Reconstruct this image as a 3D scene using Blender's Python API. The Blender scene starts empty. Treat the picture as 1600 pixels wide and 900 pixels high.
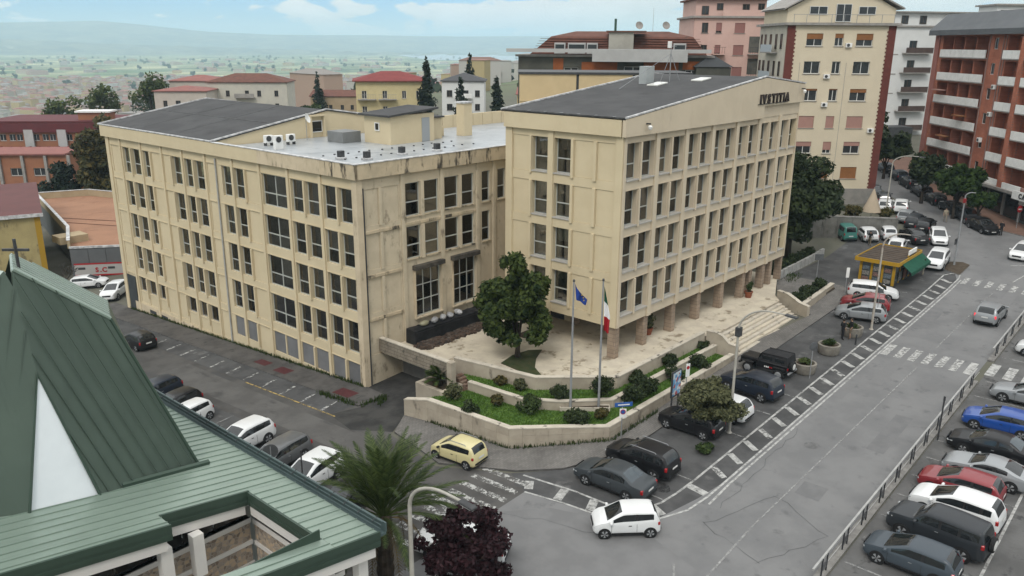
import bpy, bmesh, math, random
import numpy as np
from mathutils import Vector, Matrix
R_ = math.radians
SC = bpy.context.scene
COL = SC.collection

# ------------------------------------------------------------------ camera
cam_d = bpy.data.cameras.new('camera')
cam_d.sensor_width = 36.0
cam_d.lens = 36.0 * 1269.0 / 1600.0
cam_d.clip_end = 60000.0
cam_d.clip_start = 0.5
cam = bpy.data.objects.new('camera', cam_d)
COL.objects.link(cam)
def cam_matrix():
    th, ro, ya = R_(16.74), R_(-0.36), R_(138.72)
    c, s = math.cos(th), math.sin(th)
    r = Vector((1, 0, 0)); fw = Vector((0, c, -s)); dn = Vector((0, -s, -c))
    cr, sr = math.cos(ro), math.sin(ro)
    r2 = cr * r + sr * dn; d2 = -sr * r + cr * dn
    yw = Vector((math.cos(ya), math.sin(ya), 0)); xw = Vector((math.sin(ya), -math.cos(ya), 0)); zw = Vector((0, 0, 1))
    def tw(v): return Vector((v.dot(xw), v.dot(yw), v.dot(zw)))
    a, b, k = tw(r2), tw(-d2), tw(-fw)
    return Matrix(((a.x, b.x, k.x, 0), (a.y, b.y, k.y, 0), (a.z, b.z, k.z, 24.0), (0, 0, 0, 1)))
cam.matrix_world = cam_matrix()
SC.camera = cam

# ------------------------------------------------------------------ exposure, sky, sun
SC.view_settings.view_transform = 'Standard'
SC.view_settings.look = 'None'
SC.view_settings.exposure = 0.0
SC.view_settings.gamma = 1.0
SC.view_settings.use_curve_mapping = False
SC.cycles.use_denoising = True
SC.cycles.max_bounces = 6
SC.cycles.transparent_max_bounces = 12
SC.cycles.volume_bounces = 2
SC.cycles.caustics_reflective = False
SC.cycles.caustics_refractive = False

SUN_EL, SUN_AZ = 48.0, 205.0      # direction to the sun, degrees in the X-Y plane
world = bpy.data.worlds.new('World'); SC.world = world; world.use_nodes = True
def build_world():
    nt = world.node_tree; N = nt.nodes; L = nt.links
    N.clear()
    out = N.new('ShaderNodeOutputWorld'); bg = N.new('ShaderNodeBackground')
    L.new(bg.outputs[0], out.inputs[0])
    sky = N.new('ShaderNodeTexSky'); sky.sky_type = 'NISHITA'; sky.sun_disc = False
    sky.sun_elevation = R_(SUN_EL); sky.sun_rotation = R_(90 - SUN_AZ)
    sky.altitude = 300; sky.air_density = 1.2; sky.dust_density = 0.15; sky.ozone_density = 2.0
    def math_(op, a, b=None, c=None, clamp=False):
        n = N.new('ShaderNodeMath'); n.operation = op; n.use_clamp = clamp
        for i, v in enumerate((a, b, c)):
            if v is None: continue
            if isinstance(v, (int, float)): n.inputs[i].default_value = v
            else: L.new(v, n.inputs[i])
        return n.outputs[0]
    def ramp(v, a, b):
        n = N.new('ShaderNodeMapRange'); n.interpolation_type = 'SMOOTHSTEP'
        L.new(v, n.inputs[0]); n.inputs[1].default_value = a; n.inputs[2].default_value = b
        return n.outputs[0]
    tc = N.new('ShaderNodeTexCoord'); sep = N.new('ShaderNodeSeparateXYZ')
    L.new(tc.outputs['Generated'], sep.inputs[0])
    X, Y, Z = sep.outputs
    az = math_('ARCTAN2', Y, X)                      # radians; view centre about 0.72
    # cumulus heads along the horizon
    comb = N.new('ShaderNodeCombineXYZ')
    L.new(math_('MULTIPLY', az, 20.0), comb.inputs[0]); L.new(math_('MULTIPLY', Z, 62.0), comb.inputs[1])
    n1 = N.new('ShaderNodeTexNoise'); n1.inputs['Scale'].default_value = 0.66; n1.inputs['Detail'].default_value = 9.0
    n1.inputs['Roughness'].default_value = 0.50; n1.inputs['Distortion'].default_value = 0.3
    L.new(comb.outputs[0], n1.inputs['Vector'])
    comb2 = N.new('ShaderNodeCombineXYZ')
    L.new(math_('MULTIPLY', az, 5.0), comb2.inputs[0]); L.new(math_('MULTIPLY', Z, 22.0), comb2.inputs[1]); comb2.inputs[2].default_value = 3.7
    n2 = N.new('ShaderNodeTexNoise'); n2.inputs['Scale'].default_value = 1.0; n2.inputs['Detail'].default_value = 5.0
    L.new(comb2.outputs[0], n2.inputs['Vector'])
    # more cover towards the right-hand side (small azimuth) and overhead
    side = ramp(az, 0.80, 0.50)
    over = ramp(Z, 0.05, 0.20)
    cover = math_('MAXIMUM', math_('MULTIPLY', side, 0.24), math_('MULTIPLY', over, 0.55))
    band = math_('MULTIPLY', ramp(Z, 0.006, 0.013), ramp(Z, 0.058, 0.016))
    mid = math_('MULTIPLY', ramp(az, 1.06, 0.86), 0.13)
    v = math_('ADD', n1.outputs[0], cover)
    v = math_('ADD', v, math_('MULTIPLY', band, math_('ADD', mid, 0.035)))
    v = math_('ADD', v, math_('MULTIPLY', math_('SUBTRACT', n2.outputs[0], 0.5), 0.22))
    mask = ramp(v, 0.578, 0.645)
    # soft horizon veil
    veil = math_('MULTIPLY', ramp(Z, 0.03, 0.0), 0.22)
    mask = math_('MAXIMUM', mask, veil)
    shade = N.new('ShaderNodeMapRange'); L.new(n1.outputs[0], shade.inputs[0])
    shade.inputs[1].default_value = 0.35; shade.inputs[2].default_value = 0.75
    shade.inputs[3].default_value = 0.78; shade.inputs[4].default_value = 1.0
    zen = N.new('ShaderNodeMapRange'); L.new(Z, zen.inputs[0])       # overcast skies brighten towards the zenith
    zen.inputs[1].default_value = 0.0; zen.inputs[2].default_value = 1.0; zen.inputs[3].default_value = 1.0; zen.inputs[4].default_value = 2.15
    lum = math_('MULTIPLY', shade.outputs[0], zen.outputs[0])
    ccol = N.new('ShaderNodeMix'); ccol.data_type = 'RGBA'; ccol.blend_type = 'MULTIPLY'; ccol.inputs[0].default_value = 1.0
    ccol.inputs[6].default_value = (0.93, 0.94, 0.935, 1)
    L.new(lum, ccol.inputs[7])
    sm = N.new('ShaderNodeMix'); sm.data_type = 'RGBA'; sm.blend_type = 'MULTIPLY'; sm.inputs[0].default_value = 1.0
    L.new(sky.outputs[0], sm.inputs[6]); sm.inputs[7].default_value = (0.040, 0.072, 0.132, 1)
    mx = N.new('ShaderNodeMix'); mx.data_type = 'RGBA'
    L.new(mask, mx.inputs[0]); L.new(sm.outputs[2], mx.inputs[6]); L.new(ccol.outputs[2], mx.inputs[7])
    L.new(mx.outputs[2], bg.inputs[0]); bg.inputs[1].default_value = 1.0
build_world()
sun_d = bpy.data.lights.new('sun', 'SUN'); sun_d.energy = 1.5; sun_d.angle = R_(16); sun_d.color = (1.0, 0.95, 0.88)
sun = bpy.data.objects.new('sun', sun_d); COL.objects.link(sun)
_sv = Vector((math.cos(R_(SUN_AZ)) * math.cos(R_(SUN_EL)), math.sin(R_(SUN_AZ)) * math.cos(R_(SUN_EL)), math.sin(R_(SUN_EL))))
sun.rotation_euler = _sv.to_track_quat('Z', 'Y').to_euler()

# ------------------------------------------------------------------ materials
MATS = {}
def K_(c):
    return c if (c is None or min(c) > .55) else tuple(q * .70 for q in c)
def _nodes(name):
    m = bpy.data.materials.new(name); m.use_nodes = True
    nt = m.node_tree; nt.nodes.clear()
    o = nt.nodes.new('ShaderNodeOutputMaterial'); p = nt.nodes.new('ShaderNodeBsdfPrincipled')
    nt.links.new(p.outputs[0], o.inputs[0])
    return m, nt, p, o
def mat(name, c1, c2=None, scale=1.0, rough=0.8, bump=0.0, bscale=None, detail=4.0, stretch=(1, 1, 1), spec=0.3, metal=0.0,
        lo=0.35, hi=0.65, c3=None, s3=6.0, lo3=0.55, hi3=0.7, coat=0.0, rand=0.0, st3=(1, 1, 1)):
    if name in MATS: return MATS[name]
    c1, c2, c3 = K_(c1), K_(c2), K_(c3)
    m, nt, p, o = _nodes(name); N = nt.nodes; L = nt.links
    p.inputs['Roughness'].default_value = rough; p.inputs['Metallic'].default_value = metal
    p.inputs['Specular IOR Level'].default_value = spec
    if coat: p.inputs['Coat Weight'].default_value = coat; p.inputs['Coat Roughness'].default_value = 0.05
    c = c1 + (1,)
    p.inputs['Base Color'].default_value = c
    geo = N.new('ShaderNodeNewGeometry')
    last = None
    def noise(sc, st, det=detail):
        mp = N.new('ShaderNodeMapping'); mp.inputs['Scale'].default_value = st
        L.new(geo.outputs['Position'], mp.inputs[0])
        n = N.new('ShaderNodeTexNoise'); n.inputs['Scale'].default_value = sc; n.inputs['Detail'].default_value = det
        n.inputs['Roughness'].default_value = 0.62
        L.new(mp.outputs[0], n.inputs['Vector'])
        return n.outputs[0]
    def rng(v, a, b):
        n = N.new('ShaderNodeMapRange'); n.interpolation_type = 'SMOOTHSTEP'; L.new(v, n.inputs[0])
        n.inputs[1].default_value = a; n.inputs[2].default_value = b; return n.outputs[0]
    def mix(f, a, b, mode='MIX'):
        n = N.new('ShaderNodeMix'); n.data_type = 'RGBA'; n.blend_type = mode
        if isinstance(f, float): n.inputs[0].default_value = f
        else: L.new(f, n.inputs[0])
        for i, v in ((6, a), (7, b)):
            if isinstance(v, tuple): n.inputs[i].default_value = v
            else: L.new(v, n.inputs[i])
        return n.outputs[2]
    if c2 is not None:
        last = mix(rng(noise(scale, stretch), lo, hi), c1 + (1,), c2 + (1,))
    if c3 is not None:
        last = mix(rng(noise(s3, st3, 6.0), lo3, hi3), last if last else c1 + (1,), c3 + (1,))
    if rand > 0:
        oi = N.new('ShaderNodeObjectInfo'); mr = N.new('ShaderNodeMapRange'); L.new(oi.outputs['Random'], mr.inputs[0])
        mr.inputs[3].default_value = 1 - rand; mr.inputs[4].default_value = 1 + rand
        last = mix(1.0, last if last else c1 + (1,), mr.outputs[0], 'MULTIPLY')
    if last: L.new(last, p.inputs['Base Color'])
    if bump > 0:
        b = N.new('ShaderNodeBump'); b.inputs['Strength'].default_value = bump; b.inputs['Distance'].default_value = 0.05
        L.new(noise(bscale or scale * 4, (1, 1, 1), 5.0), b.inputs['Height']); L.new(b.outputs[0], p.inputs['Normal'])
    MATS[name] = m
    return m
def brickmat(name, c1, c2, mortar, bw, bh, msize=0.01, rough=0.8, axis='side', bump=0.4, dirt=None, offs=0.5):
    """courses that follow the wall: u runs along x+y, v along z (side) or x, y (top)"""
    if name in MATS: return MATS[name]
    c1, c2, mortar, dirt = K_(c1), K_(c2), K_(mortar), K_(dirt)
    m, nt, p, o = _nodes(name); N = nt.nodes; L = nt.links
    p.inputs['Roughness'].default_value = rough; p.inputs['Specular IOR Level'].default_value = 0.25
    geo = N.new('ShaderNodeNewGeometry'); sep = N.new('ShaderNodeSeparateXYZ'); L.new(geo.outputs['Position'], sep.inputs[0])
    cmb = N.new('ShaderNodeCombineXYZ')
    if axis == 'side':
        a = N.new('ShaderNodeMath'); a.operation = 'ADD'; L.new(sep.outputs[0], a.inputs[0]); L.new(sep.outputs[1], a.inputs[1])
        L.new(a.outputs[0], cmb.inputs[0]); L.new(sep.outputs[2], cmb.inputs[1])
    else:
        L.new(sep.outputs[0], cmb.inputs[0]); L.new(sep.outputs[1], cmb.inputs[1])
    b = N.new('ShaderNodeTexBrick'); b.offset = offs
    b.inputs['Scale'].default_value = 1.0; b.inputs['Brick Width'].default_value = bw; b.inputs['Row Height'].default_value = bh
    b.inputs['Mortar Size'].default_value = msize; b.inputs['Color1'].default_value = c1 + (1,); b.inputs['Color2'].default_value = c2 + (1,)
    b.inputs['Mortar'].default_value = mortar + (1,); b.inputs['Mortar Smooth'].default_value = 0.3
    L.new(cmb.outputs[0], b.inputs['Vector'])
    n = N.new('ShaderNodeTexNoise'); n.inputs['Scale'].default_value = 0.7; n.inputs['Detail'].default_value = 7.0; n.inputs['Roughness'].default_value = 0.65
    L.new(geo.outputs['Position'], n.inputs['Vector'])
    mr = N.new('ShaderNodeMapRange'); L.new(n.outputs[0], mr.inputs[0]); mr.inputs[1].default_value = 0.3; mr.inputs[2].default_value = 0.7
    mr.inputs[3].default_value = 0.72; mr.inputs[4].default_value = 1.15
    mx = N.new('ShaderNodeMix'); mx.data_type = 'RGBA'; mx.blend_type = 'MULTIPLY'; mx.inputs[0].default_value = 1.0
    L.new(b.outputs[0], mx.inputs[6]); L.new(mr.outputs[0], mx.inputs[7])
    last = mx.outputs[2]
    if dirt:
        n2 = N.new('ShaderNodeTexNoise'); n2.inputs['Scale'].default_value = 1.6; n2.inputs['Detail'].default_value = 8.0; n2.inputs['Roughness'].default_value = 0.7
        L.new(geo.outputs['Position'], n2.inputs['Vector'])
        r2 = N.new('ShaderNodeMapRange'); r2.interpolation_type = 'SMOOTHSTEP'; L.new(n2.outputs[0], r2.inputs[0]); r2.inputs[1].default_value = 0.52; r2.inputs[2].default_value = 0.68
        m2 = N.new('ShaderNodeMix'); m2.data_type = 'RGBA'; L.new(r2.outputs[0], m2.inputs[0]); L.new(last, m2.inputs[6]); m2.inputs[7].default_value = dirt + (1,)
        last = m2.outputs[2]
    L.new(last, p.inputs['Base Color'])
    bp = N.new('ShaderNodeBump'); bp.inputs['Strength'].default_value = bump; bp.inputs['Distance'].default_value = 0.02; bp.invert = True
    L.new(b.outputs['Fac'], bp.inputs['Height']); L.new(bp.outputs[0], p.inputs['Normal'])
    MATS[name] = m
    return m
def leafmat(name, dark, light, rough=0.65, trans=0.25, spec=0.2):
    if name in MATS: return MATS[name]
    dark, light = K_(dark), K_(light)
    m, nt, p, o = _nodes(name); N = nt.nodes; L = nt.links
    geo = N.new('ShaderNodeNewGeometry')
    n = N.new('ShaderNodeTexNoise'); n.inputs['Scale'].default_value = 0.9; n.inputs['Detail'].default_value = 3.0
    L.new(geo.outputs['Position'], n.inputs['Vector'])
    a = N.new('ShaderNodeMath'); a.operation = 'ADD'; L.new(geo.outputs['Random Per Island'], a.inputs[0]); L.new(n.outputs[0], a.inputs[1])
    mr = N.new('ShaderNodeMapRange'); L.new(a.outputs[0], mr.inputs[0]); mr.inputs[1].default_value = 0.5; mr.inputs[2].default_value = 1.5
    mx = N.new('ShaderNodeMix'); mx.data_type = 'RGBA'; L.new(mr.outputs[0], mx.inputs[0])
    mx.inputs[6].default_value = dark + (1,); mx.inputs[7].default_value = light + (1,)
    L.new(mx.outputs[2], p.inputs['Base Color'])
    p.inputs['Roughness'].default_value = rough; p.inputs['Specular IOR Level'].default_value = spec
    t = N.new('ShaderNodeBsdfTranslucent'); L.new(mx.outputs[2], t.inputs[0])
    ms = N.new('ShaderNodeMixShader'); ms.inputs[0].default_value = trans
    L.new(p.outputs[0], ms.inputs[1]); L.new(t.outputs[0], ms.inputs[2]); L.new(ms.outputs[0], o.inputs[0])
    MATS[name] = m
    return m
def glassmat(name, tint=(0.55, 0.6, 0.6), refl=0.12):
    if name in MATS: return MATS[name]
    m, nt, p, o = _nodes(name); N = nt.nodes; L = nt.links
    N.remove(p)
    t = N.new('ShaderNodeBsdfTransparent'); t.inputs[0].default_value = tint + (1,)
    gl = N.new('ShaderNodeBsdfGlossy'); gl.inputs['Roughness'].default_value = 0.03
    f = N.new('ShaderNodeFresnel'); f.inputs[0].default_value = 1.5
    a = N.new('ShaderNodeMath'); a.operation = 'ADD'; L.new(f.outputs[0], a.inputs[0]); a.inputs[1].default_value = refl; a.use_clamp = True
    ms = N.new('ShaderNodeMixShader'); L.new(a.outputs[0], ms.inputs[0]); L.new(t.outputs[0], ms.inputs[1]); L.new(gl.outputs[0], ms.inputs[2])
    L.new(ms.outputs[0], o.inputs[0])
    MATS[name] = m
    return m
def wornpaint(name, col, wear=0.5, scale=3.0, soft=0.12):
    """road paint that has flaked away in places: bare asphalt shows through"""
    if name in MATS: return MATS[name]
    m, nt, p, o = _nodes(name); N = nt.nodes; L = nt.links
    col = tuple(q * .75 for q in col)
    p.inputs['Base Color'].default_value = col + (1,); p.inputs['Roughness'].default_value = 0.8
    geo = N.new('ShaderNodeNewGeometry'); n = N.new('ShaderNodeTexNoise'); n.inputs['Scale'].default_value = scale
    n.inputs['Detail'].default_value = 8.0; n.inputs['Roughness'].default_value = 0.7
    L.new(geo.outputs['Position'], n.inputs['Vector'])
    r = N.new('ShaderNodeMapRange'); L.new(n.outputs[0], r.inputs[0]); r.inputs[1].default_value = wear - soft; r.inputs[2].default_value = wear + soft
    r.inputs[3].default_value = 1.0; r.inputs[4].default_value = 0.0
    t = N.new('ShaderNodeBsdfTransparent'); ms = N.new('ShaderNodeMixShader')
    L.new(r.outputs[0], ms.inputs[0]); L.new(t.outputs[0], ms.inputs[1]); L.new(p.outputs[0], ms.inputs[2]); L.new(ms.outputs[0], o.inputs[0])
    MATS[name] = m
    return m

# ------------------------------------------------------------------ object helpers
def new_mesh(name, verts, faces, mats=None, midx=None, smooth=False, sharp=None):
    me = bpy.data.meshes.new(name)
    me.from_pydata([tuple(v) for v in verts], [], [tuple(f) for f in faces])
    if mats is not None:
        for m in (mats if isinstance(mats, (list, tuple)) else [mats]): me.materials.append(m)
    if midx is not None: me.polygons.foreach_set('material_index', midx)
    if smooth: me.polygons.foreach_set('use_smooth', [True] * len(me.polygons))
    if sharp is not None and smooth: me.set_sharp_from_angle(angle=R_(sharp))
    me.update()
    return me
def put(name, me, parent=None, loc=(0, 0, 0), rz=0.0, rot=None, label=None, cat=None, group=None, kind=None, scale=None):
    o = bpy.data.objects.new(name, me)
    COL.objects.link(o)
    if parent is not None: o.parent = parent
    o.location = loc
    o.rotation_euler = rot if rot is not None else (0, 0, rz)
    if scale is not None: o.scale = scale
    if label: o['label'] = label
    if cat: o['category'] = cat
    if group: o['group'] = group
    if kind: o['kind'] = kind
    return o
def thing(name, label, cat, loc=(0, 0, 0), rz=0.0, group=None):
    return put(name, None, None, loc, rz, None, label, cat, group)
BOXC = {}
def boxmesh(dx, dy, dz, m, bev=0.0):
    k = (round(dx, 3), round(dy, 3), round(dz, 3), m.name, round(bev, 3))
    if k in BOXC: return BOXC[k]
    x, y, z = dx / 2, dy / 2, dz / 2
    if bev <= 0:
        v = [(-x, -y, -z), (x, -y, -z), (x, y, -z), (-x, y, -z), (-x, -y, z), (x, -y, z), (x, y, z), (-x, y, z)]
        f = [(0, 3, 2, 1), (4, 5, 6, 7), (0, 1, 5, 4), (1, 2, 6, 5), (2, 3, 7, 6), (3, 0, 4, 7)]
        me = new_mesh('box', v, f, m)
    else:
        bm = bmesh.new(); bmesh.ops.create_cube(bm, size=1.0)
        for v in bm.verts: v.co = Vector((v.co.x * dx, v.co.y * dy, v.co.z * dz))
        bmesh.ops.bevel(bm, geom=bm.edges[:], offset=min(bev, dx * .4, dy * .4, dz * .4), segments=1, affect='EDGES')
        me = bpy.data.meshes.new('box'); bm.to_mesh(me); bm.free(); me.materials.append(m)
    BOXC[k] = me
    return me
def box(name, parent, x0, x1, y0, y1, z0, z1, m, bev=0.0, **kw):
    return put(name, boxmesh(abs(x1 - x0), abs(y1 - y0), abs(z1 - z0), m, bev), parent, ((x0 + x1) / 2, (y0 + y1) / 2, (z0 + z1) / 2), **kw)
class Frame:
    """a wall plane: o = left foot of the wall as seen from outside, ang = heading of its foot line"""
    def __init__(s, o, ang): s.o = Vector(o); s.a = R_(ang); s.u = Vector((math.cos(s.a), math.sin(s.a), 0)); s.n = Vector((math.sin(s.a), -math.cos(s.a), 0))
    def p(s, u, d, z): return s.o + s.u * u + s.n * d + Vector((0, 0, z))
def fbox(name, root, fr, u0, u1, z0, z1, d0, d1, m, bev=0.0, **kw):
    c = fr.p((u0 + u1) / 2, (d0 + d1) / 2, (z0 + z1) / 2)
    return put(name, boxmesh(abs(u1 - u0), abs(d1 - d0), abs(z1 - z0), m, bev), root, c, fr.a, **kw)
def holed(name, root, fr, U0, U1, Z0, Z1, holes, m, back=None, inset=.4):
    """wall face with real openings; holes = (u0,u1,z0,z1,depth,has_back)"""
    us = sorted({round(U0, 3), round(U1, 3)} | {round(h[0], 3) for h in holes} | {round(h[1], 3) for h in holes})
    zs = sorted({round(Z0, 3), round(Z1, 3)} | {round(h[2], 3) for h in holes} | {round(h[3], 3) for h in holes})
    V = {}; verts = []; faces = []; mi = []
    def vid(u, d, z):
        k = (round(u, 3), round(d, 3), round(z, 3))
        if k not in V: V[k] = len(verts); verts.append((u, d, z))
        return V[k]
    def inside(u, z):
        for h in holes:
            if h[0] < u < h[1] and h[2] < z < h[3]: return True
        return False
    for i in range(len(us) - 1):
        for j in range(len(zs) - 1):
            if not inside((us[i] + us[i + 1]) / 2, (zs[j] + zs[j + 1]) / 2):
                faces.append([vid(us[i], 0, zs[j]), vid(us[i + 1], 0, zs[j]), vid(us[i + 1], 0, zs[j + 1]), vid(us[i], 0, zs[j + 1])]); mi.append(0)
    for h in holes:
        a, b, c, d, dp, bk = h
        q = [(a, c), (b, c), (b, d), (a, d)]
        for k in range(4):
            p0, p1 = q[k], q[(k + 1) % 4]
            s = min(dp, inset)
            faces.append([vid(p0[0], 0, p0[1]), vid(p0[0], s, p0[1]), vid(p1[0], s, p1[1]), vid(p1[0], 0, p1[1])]); mi.append(0)
            if dp > s + .05: faces.append([vid(p0[0], s, p0[1]), vid(p0[0], dp, p0[1]), vid(p1[0], dp, p1[1]), vid(p1[0], s, p1[1])]); mi.append(1)
        if bk:
            faces.append([vid(a, dp, c), vid(b, dp, c), vid(b, dp, d), vid(a, dp, d)]); mi.append(1)
    me = new_mesh(name, verts, faces, [m, back or m], mi)
    return put(name, me, root, fr.o, fr.a)
def tube_mesh(pts, radii, seg, m, caps=True, smooth=True):
    verts = []; faces = []
    n = len(pts)
    P = [Vector(p) for p in pts]
    up = Vector((0.0, 0.0, 1.0)); prev = None
    for i in range(n):
        t = (P[min(i + 1, n - 1)] - P[max(i - 1, 0)]).normalized()
        a = prev if prev is not None else (Vector((1, 0, 0)) if abs(t.z) > 0.9 else up)
        b = t.cross(a)
        if b.length < 1e-4: b = t.cross(Vector((0, 1, 0)))
        b.normalize(); a2 = b.cross(t).normalized(); prev = a2
        for k in range(seg):
            w = 2 * math.pi * k / seg
            verts.append(P[i] + (a2 * math.cos(w) + b * math.sin(w)) * radii[i])
    for i in range(n - 1):
        for k in range(seg):
            k2 = (k + 1) % seg
            faces.append((i * seg + k, i * seg + k2, (i + 1) * seg + k2, (i + 1) * seg + k))
    if caps:
        faces.append(tuple(range(seg))[::-1]); faces.append(tuple((n - 1) * seg + k for k in range(seg)))
    return new_mesh('tube', verts, faces, m, None, smooth, 50)
def lathe_mesh(prof, seg, m, smooth=True):
    verts = []; faces = []; n = len(prof)
    for (r, z) in prof:
        for k in range(seg):
            w = 2 * math.pi * k / seg; verts.append((r * math.cos(w), r * math.sin(w), z))
    for i in range(n - 1):
        for k in range(seg):
            k2 = (k + 1) % seg
            faces.append((i * seg + k, i * seg + k2, (i + 1) * seg + k2, (i + 1) * seg + k))
    faces.append(tuple(range(seg))[::-1]); faces.append(tuple((n - 1) * seg + k for k in range(seg)))
    return new_mesh('lathe', verts, faces, m, None, smooth, 40)
def prism_mesh(poly, z0, z1, m, mtop=None):
    """upright prism over a counter-clockwise outline; z may be a function of (x, y)"""
    f0 = z0 if callable(z0) else (lambda x, y: z0)
    f1 = z1 if callable(z1) else (lambda x, y: z1)
    n = len(poly)
    v = [(x, y, f0(x, y)) for x, y in poly] + [(x, y, f1(x, y)) for x, y in poly]
    f = [tuple(range(n))[::-1], tuple(range(n, 2 * n))] + [(i, (i + 1) % n, n + (i + 1) % n, n + i) for i in range(n)]
    mats = [m, mtop or m]
    return new_mesh('prism', v, f, mats, [0, 1] + [0] * n)
def offset_path(pts, w):
    """left-hand offset of an open polyline"""
    out = []
    n = len(pts)
    for i in range(n):
        p = Vector(pts[i][:2])
        d0 = (Vector(pts[i][:2]) - Vector(pts[i - 1][:2])).normalized() if i > 0 else None
        d1 = (Vector(pts[i + 1][:2]) - Vector(pts[i][:2])).normalized() if i < n - 1 else None
        if d0 is None: d0 = d1
        if d1 is None: d1 = d0
        n0 = Vector((-d0.y, d0.x)); n1 = Vector((-d1.y, d1.x))
        m = (n0 + n1); m.normalize(); k = w / max(0.3, m.dot(n0))
        q = p + m * k
        out.append((q.x, q.y))
    return out
def wall_mesh(path, thick, zb, ztops, m, cap=None, capm=None, overhang=0.04):
    """free-standing wall along a polyline, ztops per vertex, optional coping"""
    L = offset_path(path, thick)
    n = len(path); verts = []; faces = []; mi = []
    for i in range(n):
        x, y = path[i][:2]; lx, ly = L[i]
        b = zb(x, y) if callable(zb) else zb
        verts += [(x, y, b), (x, y, ztops[i]), (lx, ly, ztops[i]), (lx, ly, b)]
    for i in range(n - 1):
        a = 4 * i; c = a + 4
        faces += [(a, c, c + 1, a + 1), (a + 1, c + 1, c + 2, a + 2), (a + 2, c + 2, c + 3, a + 3)]; mi += [0, 0, 0]
    faces += [(0, 1, 2, 3), (4 * n - 1, 4 * n - 2, 4 * n - 3, 4 * n - 4)]; mi += [0, 0]
    me = new_mesh('wall', verts, faces, m, mi)
    if cap is None: return me
    A = offset_path(path, -overhang); B = offset_path(path, thick + overhang)
    v = []; f = []
    for i in range(n):
        z = ztops[i] + 0.004
        v += [(A[i][0], A[i][1], z), (A[i][0], A[i][1], z + cap), (B[i][0], B[i][1], z + cap), (B[i][0], B[i][1], z)]
    for i in range(n - 1):
        a = 4 * i; c = a + 4
        f += [(a, c, c + 1, a + 1), (a + 1, c + 1, c + 2, a + 2), (a + 2, c + 2, c + 3, a + 3), (a + 3, c + 3, c, a)]
    f += [(0, 1, 2, 3), (4 * n - 1, 4 * n - 2, 4 * n - 3, 4 * n - 4)]
    return me, new_mesh('coping', v, f, capm or m)

# ------------------------------------------------------------------ terrain height
def _sp(q, w=8.0):
    if q <= 0: return 0.0
    return q * q / (2 * w) if q < w else q - w / 2
def g(X, Y):
    if X < 85: z = .03 * (X - 36)
    elif X < 190: z = 1.47 + .07 * (X - 85)
    else: z = 8.82
    z = max(z, -1.2)
    t = _sp(Y - 32 - .5 * max(0, X - 36))
    z -= .064 * t
    if t > 150: z -= .09 * (t - 150)
    if z < -60: z = -75 + 15 * math.exp((z + 60) / 15)
    return z
def drape(name, poly, dz, m, parent=None, step=2.0, kind=None, flat=None):
    bm = bmesh.new()
    vs = [bm.verts.new((x, y, 0)) for x, y in poly]
    bm.faces.new(vs)
    xs = [p[0] for p in poly]; ys = [p[1] for p in poly]
    if step:
        k = math.ceil(min(xs) / step) * step
        while k < max(xs):
            bmesh.ops.bisect_plane(bm, geom=bm.verts[:] + bm.edges[:] + bm.faces[:], plane_co=(k, 0, 0), plane_no=(1, 0, 0)); k += step
        k = math.ceil(min(ys) / step) * step
        while k < max(ys):
            bmesh.ops.bisect_plane(bm, geom=bm.verts[:] + bm.edges[:] + bm.faces[:], plane_co=(0, k, 0), plane_no=(0, 1, 0)); k += step
    for v in bm.verts: v.co.z = (flat if flat is not None else g(v.co.x, v.co.y)) + dz
    bmesh.ops.recalc_face_normals(bm, faces=bm.faces[:])
    for f in bm.faces:
        if f.normal.z < 0: f.normal_flip()
    me = bpy.data.meshes.new(name); bm.to_mesh(me); bm.free(); me.materials.append(m)
    return put(name, me, parent, kind=kind)
def slab(name, poly, h, m, parent=None, mside=None, kind=None, step=2.0):
    """kerbed pavement: draped top h above the ground with real kerb faces"""
    bm = bmesh.new()
    vs = [bm.verts.new((x, y, 0)) for x, y in poly]
    f0 = bm.faces.new(vs)
    if f0.normal.z < 0: f0.normal_flip()
    bm.normal_update()
    if f0.normal.z < 0: bmesh.ops.reverse_faces(bm, faces=[f0])
    xs = [p[0] for p in poly]; ys = [p[1] for p in poly]
    for ax, vals in ((0, xs), (1, ys)):
        k = math.ceil(min(vals) / step) * step
        while k < max(vals):
            co = (k, 0, 0) if ax == 0 else (0, k, 0); no = (1, 0, 0) if ax == 0 else (0, 1, 0)
            bmesh.ops.bisect_plane(bm, geom=bm.verts[:] + bm.edges[:] + bm.faces[:], plane_co=co, plane_no=no); k += step
    for v in bm.verts: v.co.z = g(v.co.x, v.co.y) + h
    for f in bm.faces: f.material_index = 0
    ed = [e for e in bm.edges if e.is_boundary]
    r = bmesh.ops.extrude_edge_only(bm, edges=ed)
    for v in r['geom']:
        if isinstance(v, bmesh.types.BMVert): v.co.z -= h + 0.25
        elif isinstance(v, bmesh.types.BMFace): v.material_index = 1
    bmesh.ops.recalc_face_normals(bm, faces=bm.faces[:])
    me = bpy.data.meshes.new(name); bm.to_mesh(me); bm.free(); me.materials.append(m); me.materials.append(mside or m)
    return put(name, me, parent, kind=kind)
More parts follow.
